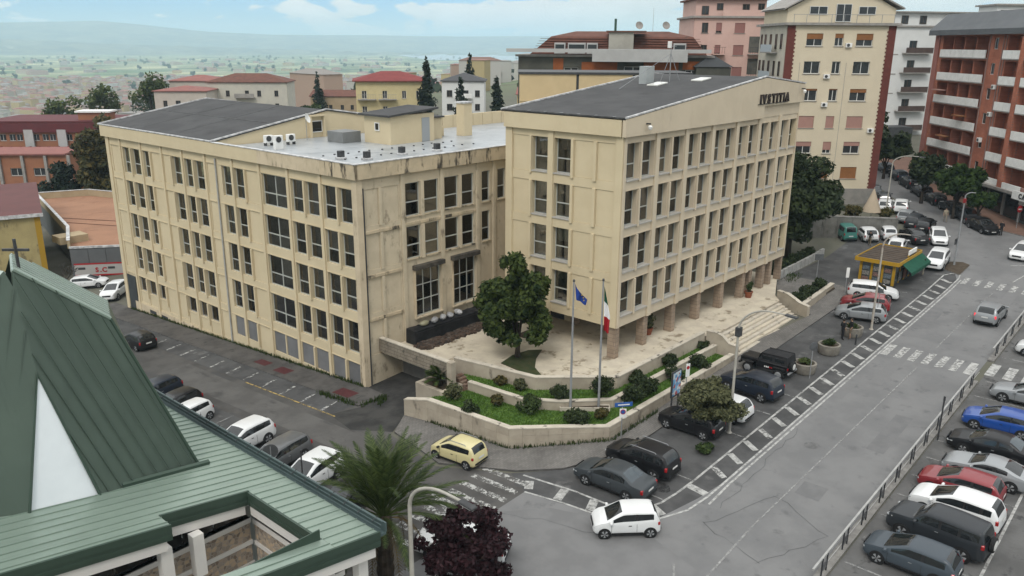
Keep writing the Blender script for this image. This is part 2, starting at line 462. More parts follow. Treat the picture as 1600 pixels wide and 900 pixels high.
# ------------------------------------------------------------------ palette
m_asph = mat('asphalt_road', (0.205, 0.206, 0.208), (0.250, 0.250, 0.250), 0.35, 0.9, 0.25, 30, c3=(0.165, 0.165, 0.167), s3=0.9, lo3=0.56, hi3=0.72)
m_asph_l = mat('asphalt_side', (0.080, 0.077, 0.073), (0.125, 0.120, 0.114), 0.3, 0.9, 0.25, 30, c3=(0.085, 0.085, 0.086), s3=0.8, lo3=0.55, hi3=0.66, st3=(1, .5, 1))
m_asph_d = mat('asphalt_parking', (0.072, 0.072, 0.073), (0.115, 0.115, 0.115), 0.5, 0.9, 0.25, 30, c3=(0.17, 0.168, 0.165), s3=0.75, lo3=0.58, hi3=0.72)
m_asph_lot = mat('asphalt_lot', (0.115, 0.114, 0.112), (0.175, 0.173, 0.170), 0.45, 0.9, 0.25, 30, c3=(0.07, 0.07, 0.07), s3=0.9, lo3=0.57, hi3=0.68)
m_patch = mat('asphalt_patch', (0.235, 0.235, 0.236), (0.205, 0.205, 0.206), 0.8, 0.9, 0.2, 30)
m_crack = mat('crack_tar', (0.075, 0.075, 0.076), (0.11, 0.11, 0.11), 3.0, 0.9)
m_pav = brickmat('paving_block', (0.240, 0.228, 0.212), (0.195, 0.186, 0.174), (0.140, 0.132, 0.124), 0.30, 0.15, 0.014, 0.9, 'top', 0.3)
m_pav_d = mat('paving_dark', (0.090, 0.085, 0.080), (0.130, 0.122, 0.114), 0.7, 0.9, 0.3, 14, c3=(0.07, 0.067, 0.062), s3=1.3, lo3=0.55, hi3=0.68)
m_kerb = mat('kerb_stone', (0.30, 0.29, 0.27), (0.21, 0.20, 0.19), 2.0, 0.9, 0.3, 8)
m_kerb_d = mat('kerb_dark', (0.105, 0.10, 0.096), (0.15, 0.145, 0.14), 2.0, 0.9, 0.3, 8)
m_white_line = wornpaint('line_paint', (0.54, 0.54, 0.52), 0.60, 2.8, 0.18)
m_worn_line = wornpaint('line_paint_worn', (0.54, 0.54, 0.52), 0.525, 3.4, 0.10)
m_worn2 = wornpaint('line_paint_flaked', (0.50, 0.50, 0.48), 0.49, 3.6, 0.06)
m_faint_line = wornpaint('line_paint_faint', (0.42, 0.42, 0.41), 0.50, 2.6, 0.18)
m_yellow_line = wornpaint('yellow_kerb_paint', (0.50, 0.36, 0.12), 0.52, 2.0, 0.1)
m_wall = mat('beige_plaster', (0.825, 0.698, 0.470), (0.775, 0.652, 0.434), 0.45, 0.9, 0.12, 16, c3=(0.72, 0.61, 0.42), s3=1.1, lo3=0.6, hi3=0.8, st3=(1, 1, .35))
m_wall_front = mat('buff_plaster', (0.790, 0.675, 0.505), (0.735, 0.625, 0.465), 0.45, 0.9, 0.12, 16, c3=(0.65, 0.55, 0.42), s3=1.1, lo3=0.6, hi3=0.8, st3=(1, 1, .35))  # front face turned from the main light: its dimmer tone is put into the colour
m_fascia = m_wall
m_stain = mat('weathered_plaster', (0.74, 0.61, 0.42), (0.60, 0.50, 0.35), 0.8, 0.9, 0.2, 12, c3=(0.085, 0.072, 0.055), s3=1.6, lo3=0.50, hi3=0.63, st3=(1, 1, .32))
m_stain2 = mat('streaked_plaster', (0.80, 0.67, 0.48), (0.69, 0.575, 0.405), 0.8, 0.9, 0.15, 12, c3=(0.23, 0.185, 0.13), s3=2.0, lo3=0.56, hi3=0.70, st3=(1, 1, .22))
m_darkstain = mat('black_mould', (0.12, 0.105, 0.085), (0.055, 0.05, 0.043), 2.0, 0.95, 0.3, 12)
m_room = mat('room_dark', (0.08, 0.075, 0.066), (0.27, 0.245, 0.20), 0.8, 0.9)
m_alu = mat('aluminium_frame', (0.60, 0.62, 0.54), (0.52, 0.54, 0.53), 1.0, 0.4, spec=0.5)
m_sill = mat('marble_sill', (0.60, 0.575, 0.53), (0.52, 0.495, 0.45), 2.0, 0.6)
m_glass = glassmat('window_glass', (0.60, 0.63, 0.62), 0.13)
GLASSES = [m_glass, glassmat('window_glass_clear', (0.70, 0.73, 0.72), 0.04), glassmat('window_glass_sky', (0.50, 0.54, 0.54), 0.20), m_glass]
m_blind = mat('beige_blind', (0.60, 0.55, 0.42), (0.36, 0.32, 0.23), 6.0, 0.9, stretch=(1, 1, .05), rand=0.5)
m_vent = mat('grey_shutter', (0.195, 0.195, 0.20), (0.235, 0.235, 0.24), 0.7, 0.6, rand=0.1)
m_roof = mat('bitumen_roof', (0.066, 0.066, 0.068), (0.088, 0.088, 0.090), 0.35, 0.85, 0.2, 12, c3=(0.05, 0.05, 0.052), s3=0.5, lo3=0.55, hi3=0.75)
m_roof_seam = mat('roof_seam', (0.11, 0.11, 0.11), (0.06, 0.06, 0.06), 2.0, 0.8)
m_flash = mat('white_flashing', (0.60, 0.60, 0.60), (0.45, 0.45, 0.45), 2.0, 0.4)
m_flat = mat('silver_membrane', (0.40, 0.43, 0.45), (0.50, 0.53, 0.55), 0.35, 0.35, 0.1, 6, c3=(0.30, 0.33, 0.35), s3=0.55, lo3=0.52, hi3=0.66, spec=0.5)
m_col = brickmat('column_cladding', (0.46, 0.355, 0.265), (0.40, 0.305, 0.225), (0.29, 0.22, 0.165), 1.3, 0.30, 0.02, 0.85, 'side', 0.4)
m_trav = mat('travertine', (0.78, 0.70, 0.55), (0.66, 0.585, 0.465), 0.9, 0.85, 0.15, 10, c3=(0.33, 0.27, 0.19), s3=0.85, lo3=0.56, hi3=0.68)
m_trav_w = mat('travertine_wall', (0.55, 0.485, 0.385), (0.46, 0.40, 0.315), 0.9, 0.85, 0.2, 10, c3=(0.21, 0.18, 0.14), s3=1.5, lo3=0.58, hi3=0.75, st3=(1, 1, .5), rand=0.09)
m_trav_cap = mat('travertine_coping', (0.72, 0.655, 0.545), (0.60, 0.545, 0.45), 1.2, 0.85, 0.2, 10, c3=(0.10, 0.09, 0.08), s3=1.7, lo3=0.57, hi3=0.68)
m_grass = mat('lawn', (0.085, 0.175, 0.030), (0.135, 0.235, 0.045), 1.1, 0.95, 0.6, 60, c3=(0.035, 0.065, 0.015), s3=1.2)
m_metal_grey = mat('galvanised', (0.36, 0.37, 0.38), (0.30, 0.31, 0.32), 3.0, 0.45, spec=0.5)
m_metal_dark = mat('dark_metal', (0.05, 0.052, 0.055), (0.075, 0.077, 0.08), 3.0, 0.5)
m_white = mat('white_paint', (0.74, 0.74, 0.72), (0.66, 0.66, 0.64), 1.5, 0.6)
m_soil = mat('soil', (0.075, 0.055, 0.036), (0.11, 0.085, 0.06), 2.0, 0.95, 0.6, 10)
m_rubber = mat('tyre_rubber', (0.018, 0.018, 0.019), None, 1, 0.8)

# ------------------------------------------------------------------ ground sheet (reaches the horizon)
def build_ground():
    near = [-60 + 2 * i for i in range(146)]              # to 230
    xs = [-12600, -9000, -5000, -2500, -1200, -600, -300, -160, -100] + near + [240, 255, 275, 300, 340, 400, 480, 580, 700, 850, 1050, 1300, 1600, 2000, 2600, 3400, 4500, 6000, 8000, 10500, 12600]
    ys = [-6000, -3000, -1500, -700, -300, -150, -90] + [-60 + 2 * i for i in range(146)] + [240, 255, 275, 300, 340, 400, 480, 580, 700, 850, 1050, 1300, 1600, 2000, 2600, 3400, 4500, 6000, 8000, 10500, 12600]
    nx, ny = len(xs), len(ys)
    v = [(x, y, g(x, y) - 0.0) for y in ys for x in xs]
    f = [(j * nx + i, j * nx + i + 1, (j + 1) * nx + i + 1, (j + 1) * nx + i) for j in range(ny - 1) for i in range(nx - 1)]
    m, nt, p, o = _nodes('terrain'); N = nt.nodes; L = nt.links
    p.inputs['Roughness'].default_value = 0.95; p.inputs['Specular IOR Level'].default_value = 0.1
    geo = N.new('ShaderNodeNewGeometry')
    mp = N.new('ShaderNodeMapping'); mp.inputs['Scale'].default_value = (1 / 170, 1 / 110, 0); mp.inputs['Rotation'].default_value = (0, 0, 0.5)
    L.new(geo.outputs['Position'], mp.inputs[0])
    vo = N.new('ShaderNodeTexVoronoi'); vo.inputs['Scale'].default_value = 1.0; L.new(mp.outputs[0], vo.inputs['Vector'])
    cr = N.new('ShaderNodeValToRGB'); L.new(vo.outputs['Color'], cr.inputs[0])
    e = cr.color_ramp.elements
    e[0].position = 0.2; e[0].color = (0.10, 0.15, 0.065, 1); e[1].position = 0.85; e[1].color = (0.46, 0.44, 0.24, 1)
    for pos, c in ((0.38, (0.20, 0.235, 0.12, 1)), (0.52, (0.33, 0.33, 0.19, 1)), (0.66, (0.045, 0.07, 0.035, 1))):
        q = e.new(pos); q.color = c
    n = N.new('ShaderNodeTexNoise'); n.inputs['Scale'].default_value = 0.004; n.inputs['Detail'].default_value = 8.0
    L.new(geo.outputs['Position'], n.inputs['Vector'])
    r = N.new('ShaderNodeMapRange'); L.new(n.outputs[0], r.inputs[0]); r.inputs[1].default_value = 0.52; r.inputs[2].default_value = 0.66
    mx = N.new('ShaderNodeMix'); mx.data_type = 'RGBA'; L.new(r.outputs[0], mx.inputs[0]); L.new(cr.outputs[0], mx.inputs[6]); mx.inputs[7].default_value = (0.07, 0.11, 0.05, 1)
    # town ground nearby: trodden earth and old asphalt
    ln = N.new('ShaderNodeVectorMath'); ln.operation = 'LENGTH'; L.new(geo.outputs['Position'], ln.inputs[0])
    r2 = N.new('ShaderNodeMapRange'); L.new(ln.outputs['Value'], r2.inputs[0]); r2.inputs[1].default_value = 260; r2.inputs[2].default_value = 700
    n3 = N.new('ShaderNodeTexNoise'); n3.inputs['Scale'].default_value = 0.25; n3.inputs['Detail'].default_value = 8.0; L.new(geo.outputs['Position'], n3.inputs['Vector'])
    mx3 = N.new('ShaderNodeMix'); mx3.data_type = 'RGBA'; L.new(n3.outputs[0], mx3.inputs[0]); mx3.inputs[6].default_value = (0.07, 0.075, 0.05, 1); mx3.inputs[7].default_value = (0.16, 0.15, 0.13, 1)
    mx2 = N.new('ShaderNodeMix'); mx2.data_type = 'RGBA'; L.new(r2.outputs[0], mx2.inputs[0]); L.new(mx3.outputs[2], mx2.inputs[6]); L.new(mx.outputs[2], mx2.inputs[7])
    L.new(mx2.outputs[2], p.inputs['Base Color'])
    put('ground', new_mesh('ground', v, f, m, None, True), kind='structure')
build_ground()

# ------------------------------------------------------------------ roads and pavements
road = drape('road', [(18, 10.9), (93, 10.9), (135, 8), (135, 16), (112, 16.5), (109, 20), (140, 44), (170, 60), (166, 66), (118, 33.5), (100, 24), (92, 19.5), (88, 18.1), (38.6, 18.1), (36.6, 18.35), (33.6, 19.0), (32.0, 21), (31.2, 24.3), (30.9, 26.1), (18, 26.1)], 0.02, m_asph, kind='structure')
parkstrip = drape('parking_strip', [(38.6, 18.1), (88, 18.1), (92, 19.5), (100, 24), (101, 26.5), (96, 31.5), (88.5, 31.2), (79, 31.9), (76, 31.6), (76, 24.2), (41, 24.2), (37, 24.7), (34.2, 25.9), (31.9, 28), (30.9, 26.1), (31.2, 24.3), (32.0, 21), (33.6, 19.0), (36.6, 18.35)], 0.02, m_asph_d, kind='structure')
sidestreet = drape('side_street', [(18, 26.1), (30.9, 26.1), (31.9, 28), (29.6, 32), (30.6, 37.2), (33.6, 41), (32.2, 43), (32.2, 118), (16, 118), (19.5, 60), (20.5, 40)], 0.02, m_asph_l, kind='structure')
drape('parking_bays', [(30.2, 43.2), (32.2, 43.0), (32.2, 96), (30.2, 96)], 0.026, m_asph_d, sidestreet)
drape('parking_bays', [(20.6, 32), (26.2, 32), (26.2, 62), (20.6, 62)], 0.026, m_asph_d, sidestreet)
drape('ramp', [(30.9, 37.4), (33.2, 38.7), (36, 40.2), (39.0, 40.5), (39.0, 44.9), (34.8, 44.9), (34.4, 42.4), (32.2, 42.4), (30.2, 43.2), (29.5, 40)], 0.030, mat('ramp_asphalt', (.035, .035, .034), (.07, .068, .064), .6, .9, .3, 10), sidestreet)
drape('patch', [(24, 16), (31, 15.2), (32.2, 19.5), (30.6, 24), (28.6, 25.8), (25.4, 24.5), (23, 21)], 0.026, m_patch, road)
drape('patch', [(27.2, 33), (29.3, 34.5), (29.7, 62), (27.0, 62)], 0.0262, mat('worn_strip', (.150, .145, .138), (.115, .111, .106), .5, .9, .25, 25, c3=(.085, .083, .08), s3=.9, st3=(1, .4, 1)), sidestreet)
carlot = drape('parking_lot', [(18, -30), (135, -30), (135, 8), (93, 10.4), (18, 10.4)], 0.02, m_asph_lot, kind='structure')
def wobble_strip(pts, w, seed):
    rnd = random.Random(seed); a = []; b = []
    for i, (x, y) in enumerate(pts):
        j = Vector(pts[min(i + 1, len(pts) - 1)]) - Vector(pts[max(i - 1, 0)]); j.normalize(); n = Vector((-j.y, j.x))
        ww = w * rnd.uniform(.5, 1.2); a.append((x + n.x * ww, y + n.y * ww)); b.append((x - n.x * ww, y - n.y * ww))
    return a + b[::-1]
def crack(p0, p1, seed, w=0.011, parent=road, dz=0.034):
    rnd = random.Random(seed); pts = []
    n = max(4, int(math.dist(p0, p1) / 0.7))
    for i in range(n + 1):
        t = i / n; pts.append((p0[0] + (p1[0] - p0[0]) * t + rnd.uniform(-.18, .18), p0[1] + (p1[1] - p0[1]) * t + rnd.uniform(-.18, .18)))
    drape('crack', wobble_strip(pts, w, seed), dz, m_crack, parent, step=None)
for i, (a, b) in enumerate((((34.6, 16.9), (39.6, 15.2)), ((39.6, 15.2), (37.6, 11.6)), ((34.6, 16.9), (33.4, 13.4)), ((33.4, 13.4), (37.6, 11.6)), ((28.6, 25.8), (30.6, 20)), ((26, 24), (29.2, 27.8)), ((24.5, 27.6), (29.5, 27.9)), ((33, 12), (28, 15)), ((46, 5.4), (43, -3)), ((36.5, 17), (48, 17.4)))):
    crack(a, b, i)
for i, (x, y, w, d) in enumerate(((48, 12.2, 6, 1.1), (58, 15.6, 9, .9), (72, 16.4, 5, 1.2), (80, 12.4, 7, 1.0), (40.5, 13.2, 1.6, 1.4), (54, 16.9, 3, .8))):
    drape('patch', [(x, y), (x + w, y + .05), (x + w - .05, y + d), (x + .05, y + d - .04)], 0.0265 + .0004 * i, mat('repair_patch%d' % (i % 2), ((.190, .191, .193), (.235, .235, .236))[i % 2], ((.215, .215, .217), (.225, .225, .226))[i % 2], 1.5, .9, .3, 25), road)
for i, (x, y) in enumerate(((36.2, 20.6), (34.2, 21.2), (51.4, 20.9), (58.6, 21.6), (73.5, 20.9), (38.5, 7.2), (47.6, 7.0), (52.9, 7.4))):
    rr = random.Random(i); drape('oil_stain', [(x + (.35 + .25 * rr.random()) * math.cos(a), y + (.45 + .3 * rr.random()) * math.sin(a)) for a in [k * math.pi / 6 for k in range(12)]], 0.033, wornpaint('oil', (.03, .03, .03), .50, 4.0, .16), parkstrip if y > 15 else carlot, step=None)
# kerbed pavements
pave = slab('pavement', [(41, 24.2), (76.5, 24.2), (79, 26), (79, 31.6), (76.0, 31.6), (70, 28.6), (69, 25.2), (56.5, 26.6), (55.5, 25.9), (38.9, 25.9), (34.2, 30.0), (33.4, 36.8), (33.1, 38.7), (30.9, 37.2), (29.9, 32), (32.2, 27.9), (34.2, 25.9), (37, 24.7)], 0.12, m_pav, None, m_kerb_d, 'structure')
pave2 = slab('pavement', [(32.2, 42.6), (34.5, 42.4), (34.79, 44.9), (34.79, 84.7), (34.79, 88), (32.2, 88)], 0.12, m_pav_d, None, m_kerb_d, 'structure')
for (x0, x1, y0, y1) in ((32.6, 33.65, 44.3, 46.2), (32.72, 33.65, 52.5, 54.2), (32.9, 33.7, 55.6, 57.3)):
    drape('grate', [(x0, y0), (x1, y0), (x1, y1), (x0, y1)], 0.128, mat('red_grate', (0.085, 0.022, 0.024), (0.11, 0.03, 0.032), 4, 0.8), pave2, step=None)
slab('pavement', [(107, 15.0), (140, 12), (140, 20), (150, 46), (146, 48), (118.5, 26.5), (110.2, 20.6), (108.6, 18.6)], 0.13, mat('brick_paving', (0.25, 0.145, 0.105), (0.20, 0.12, 0.09), 1.0, 0.9), None, m_kerb, 'structure')
slab('pavement', [(14, 15), (20.4, 15), (20.4, 30), (20.0, 60), (14, 60)], 0.12, m_pav_d, None, m_kerb_d, 'structure')
# lot kerb under the fence
slab('kerb', [(33, 10.45), (62.9, 10.45), (62.9, 10.9), (33, 10.9)], 0.13, m_kerb, None, m_kerb, 'structure')
slab('kerb', [(67.6, 10.45), (92, 10.45), (92, 10.9), (67.6, 10.9)], 0.13, m_kerb, None, m_kerb, 'structure')
# painted lines
def stripe(name, p0, p1, w, m, parent=road, dz=0.038):
    a = Vector(p0); b = Vector(p1); d = (b - a).normalized(); n = Vector((-d.y, d.x)) * (w / 2)
    return drape(name, [tuple(a + n), tuple(a - n), tuple(b - n), tuple(b + n)], dz, m, parent, step=4.0)
def polyline_mark(name, pts, w, m, parent, dz=0.038):
    A = offset_path(pts, w / 2); B = offset_path(pts, -w / 2)
    return drape(name, A + B[::-1], dz, m, parent, step=4.0)
polyline_mark('edge_line', [(32.2, 27.3), (32.75, 24.0), (32.85, 22.0), (33.1, 20.9), (33.8, 20.05), (34.9, 19.66), (36.4, 19.5), (38.3, 19.43), (88.6, 19.47), (89.6, 19.0), (89.7, 18.3)], 0.14, m_white_line, parkstrip)
polyline_mark('edge_line', [(30.9, 26.1), (31.4, 23.8), (31.65, 22.0), (32.3, 20.1), (33.5, 18.95), (35.2, 18.2), (37.0, 18.02), (39.0, 18.0), (88.3, 18.02), (89.6, 18.2)], 0.13, m_white_line, parkstrip)
polyline_mark('edge_line', [(36.4, 17.6), (39.0, 17.72), (88, 17.72)], 0.13, m_white_line, road)
k = 0
for i, X in enumerate([39.9 + 2.05 * j for j in range(24)]):
    stripe('hatch_bar', (X - 0.50, 18.25), (X + 0.2, 19.3), 0.40, m_white_line if i % 3 else m_worn_line, parkstrip)
for (a, b) in (((31.95, 26.6), (31.25, 26.1)), ((32.55, 24.5), (31.45, 24.2)), ((32.75, 22.6), (31.75, 22.2)), ((34.3, 19.9), (33.9, 19.0)), ((37.4, 19.4), (37.2, 18.2))):
    stripe('hatch_bar', a, b, 0.5, m_white_line, parkstrip)
for j in range(7):
    y = 17.35 - j * 0.98
    stripe('crosswalk_stripe', (63.9, y), (66.5, y), 0.52, m_white_line if j in (0, 6) else m_worn_line, road)
for j in range(3):
    y = 10.15 - j * 1.15
    stripe('crosswalk_stripe', (64.6, y), (67.2, y), 0.62, m_white_line, carlot)
for j in range(6):
    y = 17.3 - j * 1.05
    stripe('crosswalk_stripe', (86.9, y), (89.0, y), 0.5, m_worn_line, road)
for j in range(9):
    x = 31.4 - 1.0 * j; sh = -0.05 * j
    stripe('crosswalk_stripe', (x - .1, 29.6 + sh), (x + .15, 26.4 + sh), 0.42, m_worn2, sidestreet)
stripe('stop_line', (27.7, 30.6), (26.4, 27.1), 0.22, m_worn_line, sidestreet)
for x0 in (22.5, 26.0, 29.4):
    stripe('lane_line', (x0, 15.6), (x0 + 1.3, 16.4), 0.12, m_faint_line, road)
stripe('lane_line', (27.5, 14.6), (36, 14.9), 0.11, m_faint_line, road)
stripe('lane_line', (36, 14.9), (62.8, 14.6), 0.09, m_faint_line, road)
stripe('lane_line', (68, 14.6), (86, 14.4), 0.10, m_faint_line, road)
stripe('lane_line', (90, 13.6), (97.4, 12.4), 0.13, m_white_line, road)
stripe('lane_line', (95.4, 14.9), (97.4, 12.2), 0.13, m_white_line, road)
drape('manhole', [(46.3 + .42 * math.cos(a), 15.95 + .42 * math.sin(a)) for a in [i * math.pi / 8 for i in range(16)]], 0.036, mat('iron_cover', (0.20, 0.20, 0.20), (0.14, 0.14, 0.14), 4, 0.7), road, step=None)
for i in range(7):                                   # car-park bay lines
    X = 36.2 + 2.62 * i - (0.0 if i < 5 else 0.0)
    stripe('bay_line', (X, 10.2), (X, 5.0), 0.11, m_faint_line, carlot)
for X in (54.0, 57.2, 60.3, 63.4, 69.0, 72.0): stripe('bay_line', (X, 10.2), (X, 5.0), 0.11, m_faint_line, carlot)
stripe('bay_line', (34, 4.95), (75, 4.95), 0.14, m_white_line, carlot)
for i in range(11):                                  # echelon bays by the wing
    Y = 44.5 + 2.55 * i
    stripe('bay_line', (31.85, Y + .2), (30.3, Y - .2), 0.24, m_worn2, sidestreet, 0.042)
stripe('kerb_line', (30.2, 42.6), (30.15, 54), 0.12, m_yellow_line, sidestreet, 0.042)
for Y in (33.8, 37.4, 41.0, 45.0, 48.6): stripe('bay_line', (22.2, Y - .3), (26.2, Y + .3), 0.11, m_faint_line, sidestreet, 0.042)
for X in (35.2, 38.0, 44.6, 48.6, 52.2): stripe('bay_line', (X, 23.8), (X, 19.6), 0.1, m_faint_line, parkstrip)
for p in (((72.0, 24.0), (73.2, 19.9)), ((80, 24), (81, 20.5))): stripe('bay_line', *p, 0.1, m_faint_line, parkstrip)

# ------------------------------------------------------------------ windows
WINC = {}
def win_parts(w, h, style, m):
    k = (round(w, 3), round(h, 3), style, m.name)
    if k in WINC: return WINC[k]
    t = 0.07; bars = []
    bars += [(0, t, 0, h), (w - t, w, 0, h), (t, w - t, 0, t), (t, w - t, h - t, h)]
    if style == 'transom': xs = [t, w - t]; zs = [t, h * .40, h * .40 + .09, h - t]; bars.append((t, w - t, zs[1], zs[2])); cells = [(t, w - t, t, zs[1]), (t, w - t, zs[2], h - t)]
    elif style == 'two': bars.append((w / 2 - .04, w / 2 + .04, t, h - t)); cells = [(t, w / 2 - .04, t, h - t), (w / 2 + .04, w - t, t, h - t)]
    elif style == 'quad':
        z1 = h * .38; bars.append((w / 2 - .05, w / 2 + .05, t, h - t)); bars.append((t, w / 2 - .05, z1, z1 + .09)); bars.append((w / 2 + .05, w - t, z1, z1 + .09))
        cells = [(t, w / 2 - .05, t, z1), (w / 2 + .05, w - t, t, z1), (t, w / 2 - .05, z1 + .09, h - t), (w / 2 + .05, w - t, z1 + .09, h - t)]
    elif style == 'grid':
        cells = []; xs = [t + (w - 2 * t) * i / 3 for i in range(4)]; zs = [t + (h - 2 * t) * i / 3 for i in range(4)]
        for i in (1, 2): bars.append((xs[i] - .035, xs[i] + .035, t, h - t))
        for j in (1, 2):
            for i in range(3): bars.append((xs[i] + .035, xs[i + 1] - .035, zs[j] - .035, zs[j] + .035))
        for i in range(3):
            for j in range(3): cells.append((xs[i] + .035, xs[i + 1] - .035, zs[j] + .035, zs[j + 1] - .035))
    else: cells = [(t, w - t, t, h - t)]
    v = []; f = []
    for (a, b, c, d) in bars:
        n = len(v)
        v += [(a, 0, c), (b, 0, c), (b, .08, c), (a, .08, c), (a, 0, d), (b, 0, d), (b, .08, d), (a, .08, d)]
        f += [(n, n + 1, n + 5, n + 4), (n + 1, n + 2, n + 6, n + 5), (n + 3, n, n + 4, n + 7), (n + 4, n + 5, n + 6, n + 7), (n, n + 3, n + 2, n + 1)]
    me = new_mesh('window', v, f, m)
    WINC[k] = (me, cells)
    return WINC[k]
wrnd = random.Random(5)
def add_window(root, fr, u0, u1, z0, z1, inset, style, m=None, glass=None, blind=0.0, bm=None, name='window'):
    me, cells = win_parts(u1 - u0, z1 - z0, style, m or m_alu)
    o = put(name, me, root, fr.p(u0, -inset, z0), fr.a)
    for (a, b, c, d) in cells:
        pm = boxmesh(b - a, 0.012, d - c, glass or wrnd.choice(GLASSES))
        put('pane', pm, o, ((a + b) / 2, 0.04, (c + d) / 2))
    if blind and wrnd.random() < blind + .12:
        hh = (z1 - z0) * wrnd.choice((1.0, .9, .75, .62, .45)); w = u1 - u0
        put('blind', boxmesh(w - .1, 0.02, hh - .08, bm or m_blind), o, (w / 2, 0.16 + wrnd.uniform(0, .15), (z1 - z0) - hh / 2))
    return o

# ------------------------------------------------------------------ courthouse, main block
BX, BY, BXE, BYE = 46.41, 30.77, 75.05, 41.40
PZ = 2.0
court = thing('courthouse', 'beige courthouse block on columns with dark sloping roof and IVSTITIA lettering', 'building', (BX, BY, PZ))
def L3(x, y, z): return (x - BX, y - BY, z - PZ)
fF = Frame(L3(BX, BY, PZ), 0)          # front face, u = +X
fL = Frame(L3(BX, BYE, PZ), -90)       # left face, u = -Y
fBk = Frame(L3(BXE, BYE, PZ), 180)
fRt = Frame(L3(BXE, BY, PZ), 90)
ROWT = [17.54 - PZ - 3.267 * i for i in range(4)]
WH = 2.52
ZB, ZF = 4.40 - PZ, 18.05 - PZ
LEN = BXE - BX; bay = LEN / 7
holes = []; wins = []
for i in range(7):
    for t in ROWT:
        for k in range(2):
            u0 = i * bay + (0.42 if k == 0 else bay / 2 + 0.13); u1 = i * bay + (bay / 2 - 0.13 if k == 0 else bay - 0.18)
            holes.append((u0, u1, t - WH, t, 1.5, True)); wins.append((u0, u1, t - WH, t))
holed('wall', court, fF, 0, LEN, ZB, ZF, holes, m_wall_front, m_room, .37)
for (a, b, c, d) in wins:
    add_window(court, fF, a, b, c, d, 0.36, 'transom', blind=0.55)
    fbox('sill', court, fF, a - .04, b + .04, c - .07, c + .02, -.3, .10, m_sill)
for i in range(8):
    u = i * bay
    if i == 0: fbox('pilaster', court, fF, 0.0, 0.28, ZB, ZF, 0.002, 0.10, m_wall_front, .01)
    elif i == 7: fbox('pilaster', court, fF, LEN - .16, LEN - .002, ZB, ZF, 0.002, .1, m_wall_front, .01)
    else: fbox('pilaster', court, fF, u - .14, u + .34, ZB - .02, ZF, 0.002, 0.14, m_wall_front, .01)
for i in range(7):
    for t in ROWT:
        um = i * bay + bay / 2
        fbox('mullion', court, fF, um - .09, um + .09, t - WH - .16, t + .02, 0.002, 0.16, m_wall_front, .01)
for t in ROWT: fbox('ledge', court, fF, 0.3, LEN - .2, t + .04, t + .09, 0.002, 0.05, m_wall_front)
# left face: pattern from its far end (u from 0 at Y=41.40)
def uL(Y): return BYE - Y
Ledges = [(39.03, 40.71, 'p'), (37.33, 38.86, 'w'), (35.2, 36.78, 'w'), (33.24, 34.93, 'p'), (31.47, 32.95, 'p')]
holes = []
for (y0, y1, k) in Ledges:
    for t in ROWT:
        if k == 'w': holes.append((uL(y1) + .02, uL(y0) - .02, t - WH, t, 1.5, True))
        else: holes.append((uL(y1), uL(y0), t - WH - .1, t, 0.10, False))
holed('wall', court, fL, 0, BYE - BY, ZB, ZF, holes, m_wall, m_room, .37)
for (y0, y1, k) in Ledges:
    for t in ROWT:
        a, b = uL(y1) + .02, uL(y0) - .02
        if k == 'w':
            add_window(court, fL, a, b, t - WH, t, 0.36, 'transom', blind=0.8)
            fbox('sill', court, fL, a - .04, b + .04, t - WH - .07, t - WH + .02, -.3, .08, m_sill)
        else:
            fbox('wall_panel', court, fL, uL(y1) + .012, uL(y0) - .012, t - WH - .088, t - .012, -.12, -.055, m_wall)
for (y0, y1) in ((40.75, 41.40), (36.80, 37.30), (30.772, 31.35)):
    fbox('pilaster', court, fL, uL(y1), uL(y0), ZB - (.02 if y0 > 30.8 else 0), ZF, 0.002, .10, m_wall, .01)
for t in ROWT:
    for (y0, y1) in ((38.86, 39.03), (34.95, 35.18), (32.96, 33.22)):
        fbox('mullion', court, fL, uL(y1), uL(y0), t - WH - .22, t + .02, 0.002, .13, m_wall, .01)
fbox('wall', court, fBk, 0, LEN, ZB, ZF + 1.0, -0.3, 0.0, m_wall)
fbox('wall', court, fRt, 0.002, BYE - BY - .302, ZB, ZF + 1.0, -0.3, 0.0, m_wall)
# soffit over the portico, fascia with the shallow gable, roof
box('soffit', court, 0.02, LEN - .3, 0.02, BYE - BY - .302, ZB - .002, ZB + .25, m_trav)
OV = 0.30
def rz(x):                                          # roof line along the front
    X = x + BX
    if X < 67: return 19.22 - PZ + (21.40 - 19.22) * (X - 46.1) / 20.9
    return 21.40 - PZ - (21.40 - 20.62) * (X - 67) / 8.3
def fascia_strip(name, fr, cuts, zlow, m, thick=.28):
    for i in range(len(cuts) - 1):
        a, b = cuts[i] + (.006 if i else 0), cuts[i + 1]
        xa, xb = (a, b)
        v = []
        for d in (0, -thick):
            for (u, top) in ((xa, 0), (xb, 0), (xb, 1), (xa, 1)):
                v.append((u, -(OV + d), (rz(u) if top else zlow)))
        f = [(0, 1, 2, 3), (7, 6, 5, 4), (0, 4, 5, 1), (1, 5, 6, 2), (2, 6, 7, 3), (3, 7, 4, 0)]
        put('fascia_panel', new_mesh('fascia', v, f, m), court, fr.o, fr.a)
fascia_strip('fascia', fF, [-OV, bay * .45, bay * 1.05, bay * 2.05, bay * 3.05, bay * 4.05, 20.7], ZF, m_wall_front)
fascia_strip('fascia', fF, [20.706, bay * 6.05, LEN + OV], ZF + 1.0, m_wall_front)
fbox('fascia_panel', court, fF, 20.706, LEN, ZF, ZF + 1.0, 0.003, 0.05, m_wall_front)
for i in range(6): fbox('fascia_panel', court, fL, -OV + .29 + i * 1.76, -OV + .29 + (i + 1) * 1.76 - .005, ZF, rz(-OV), OV - .28, OV, m_wall)
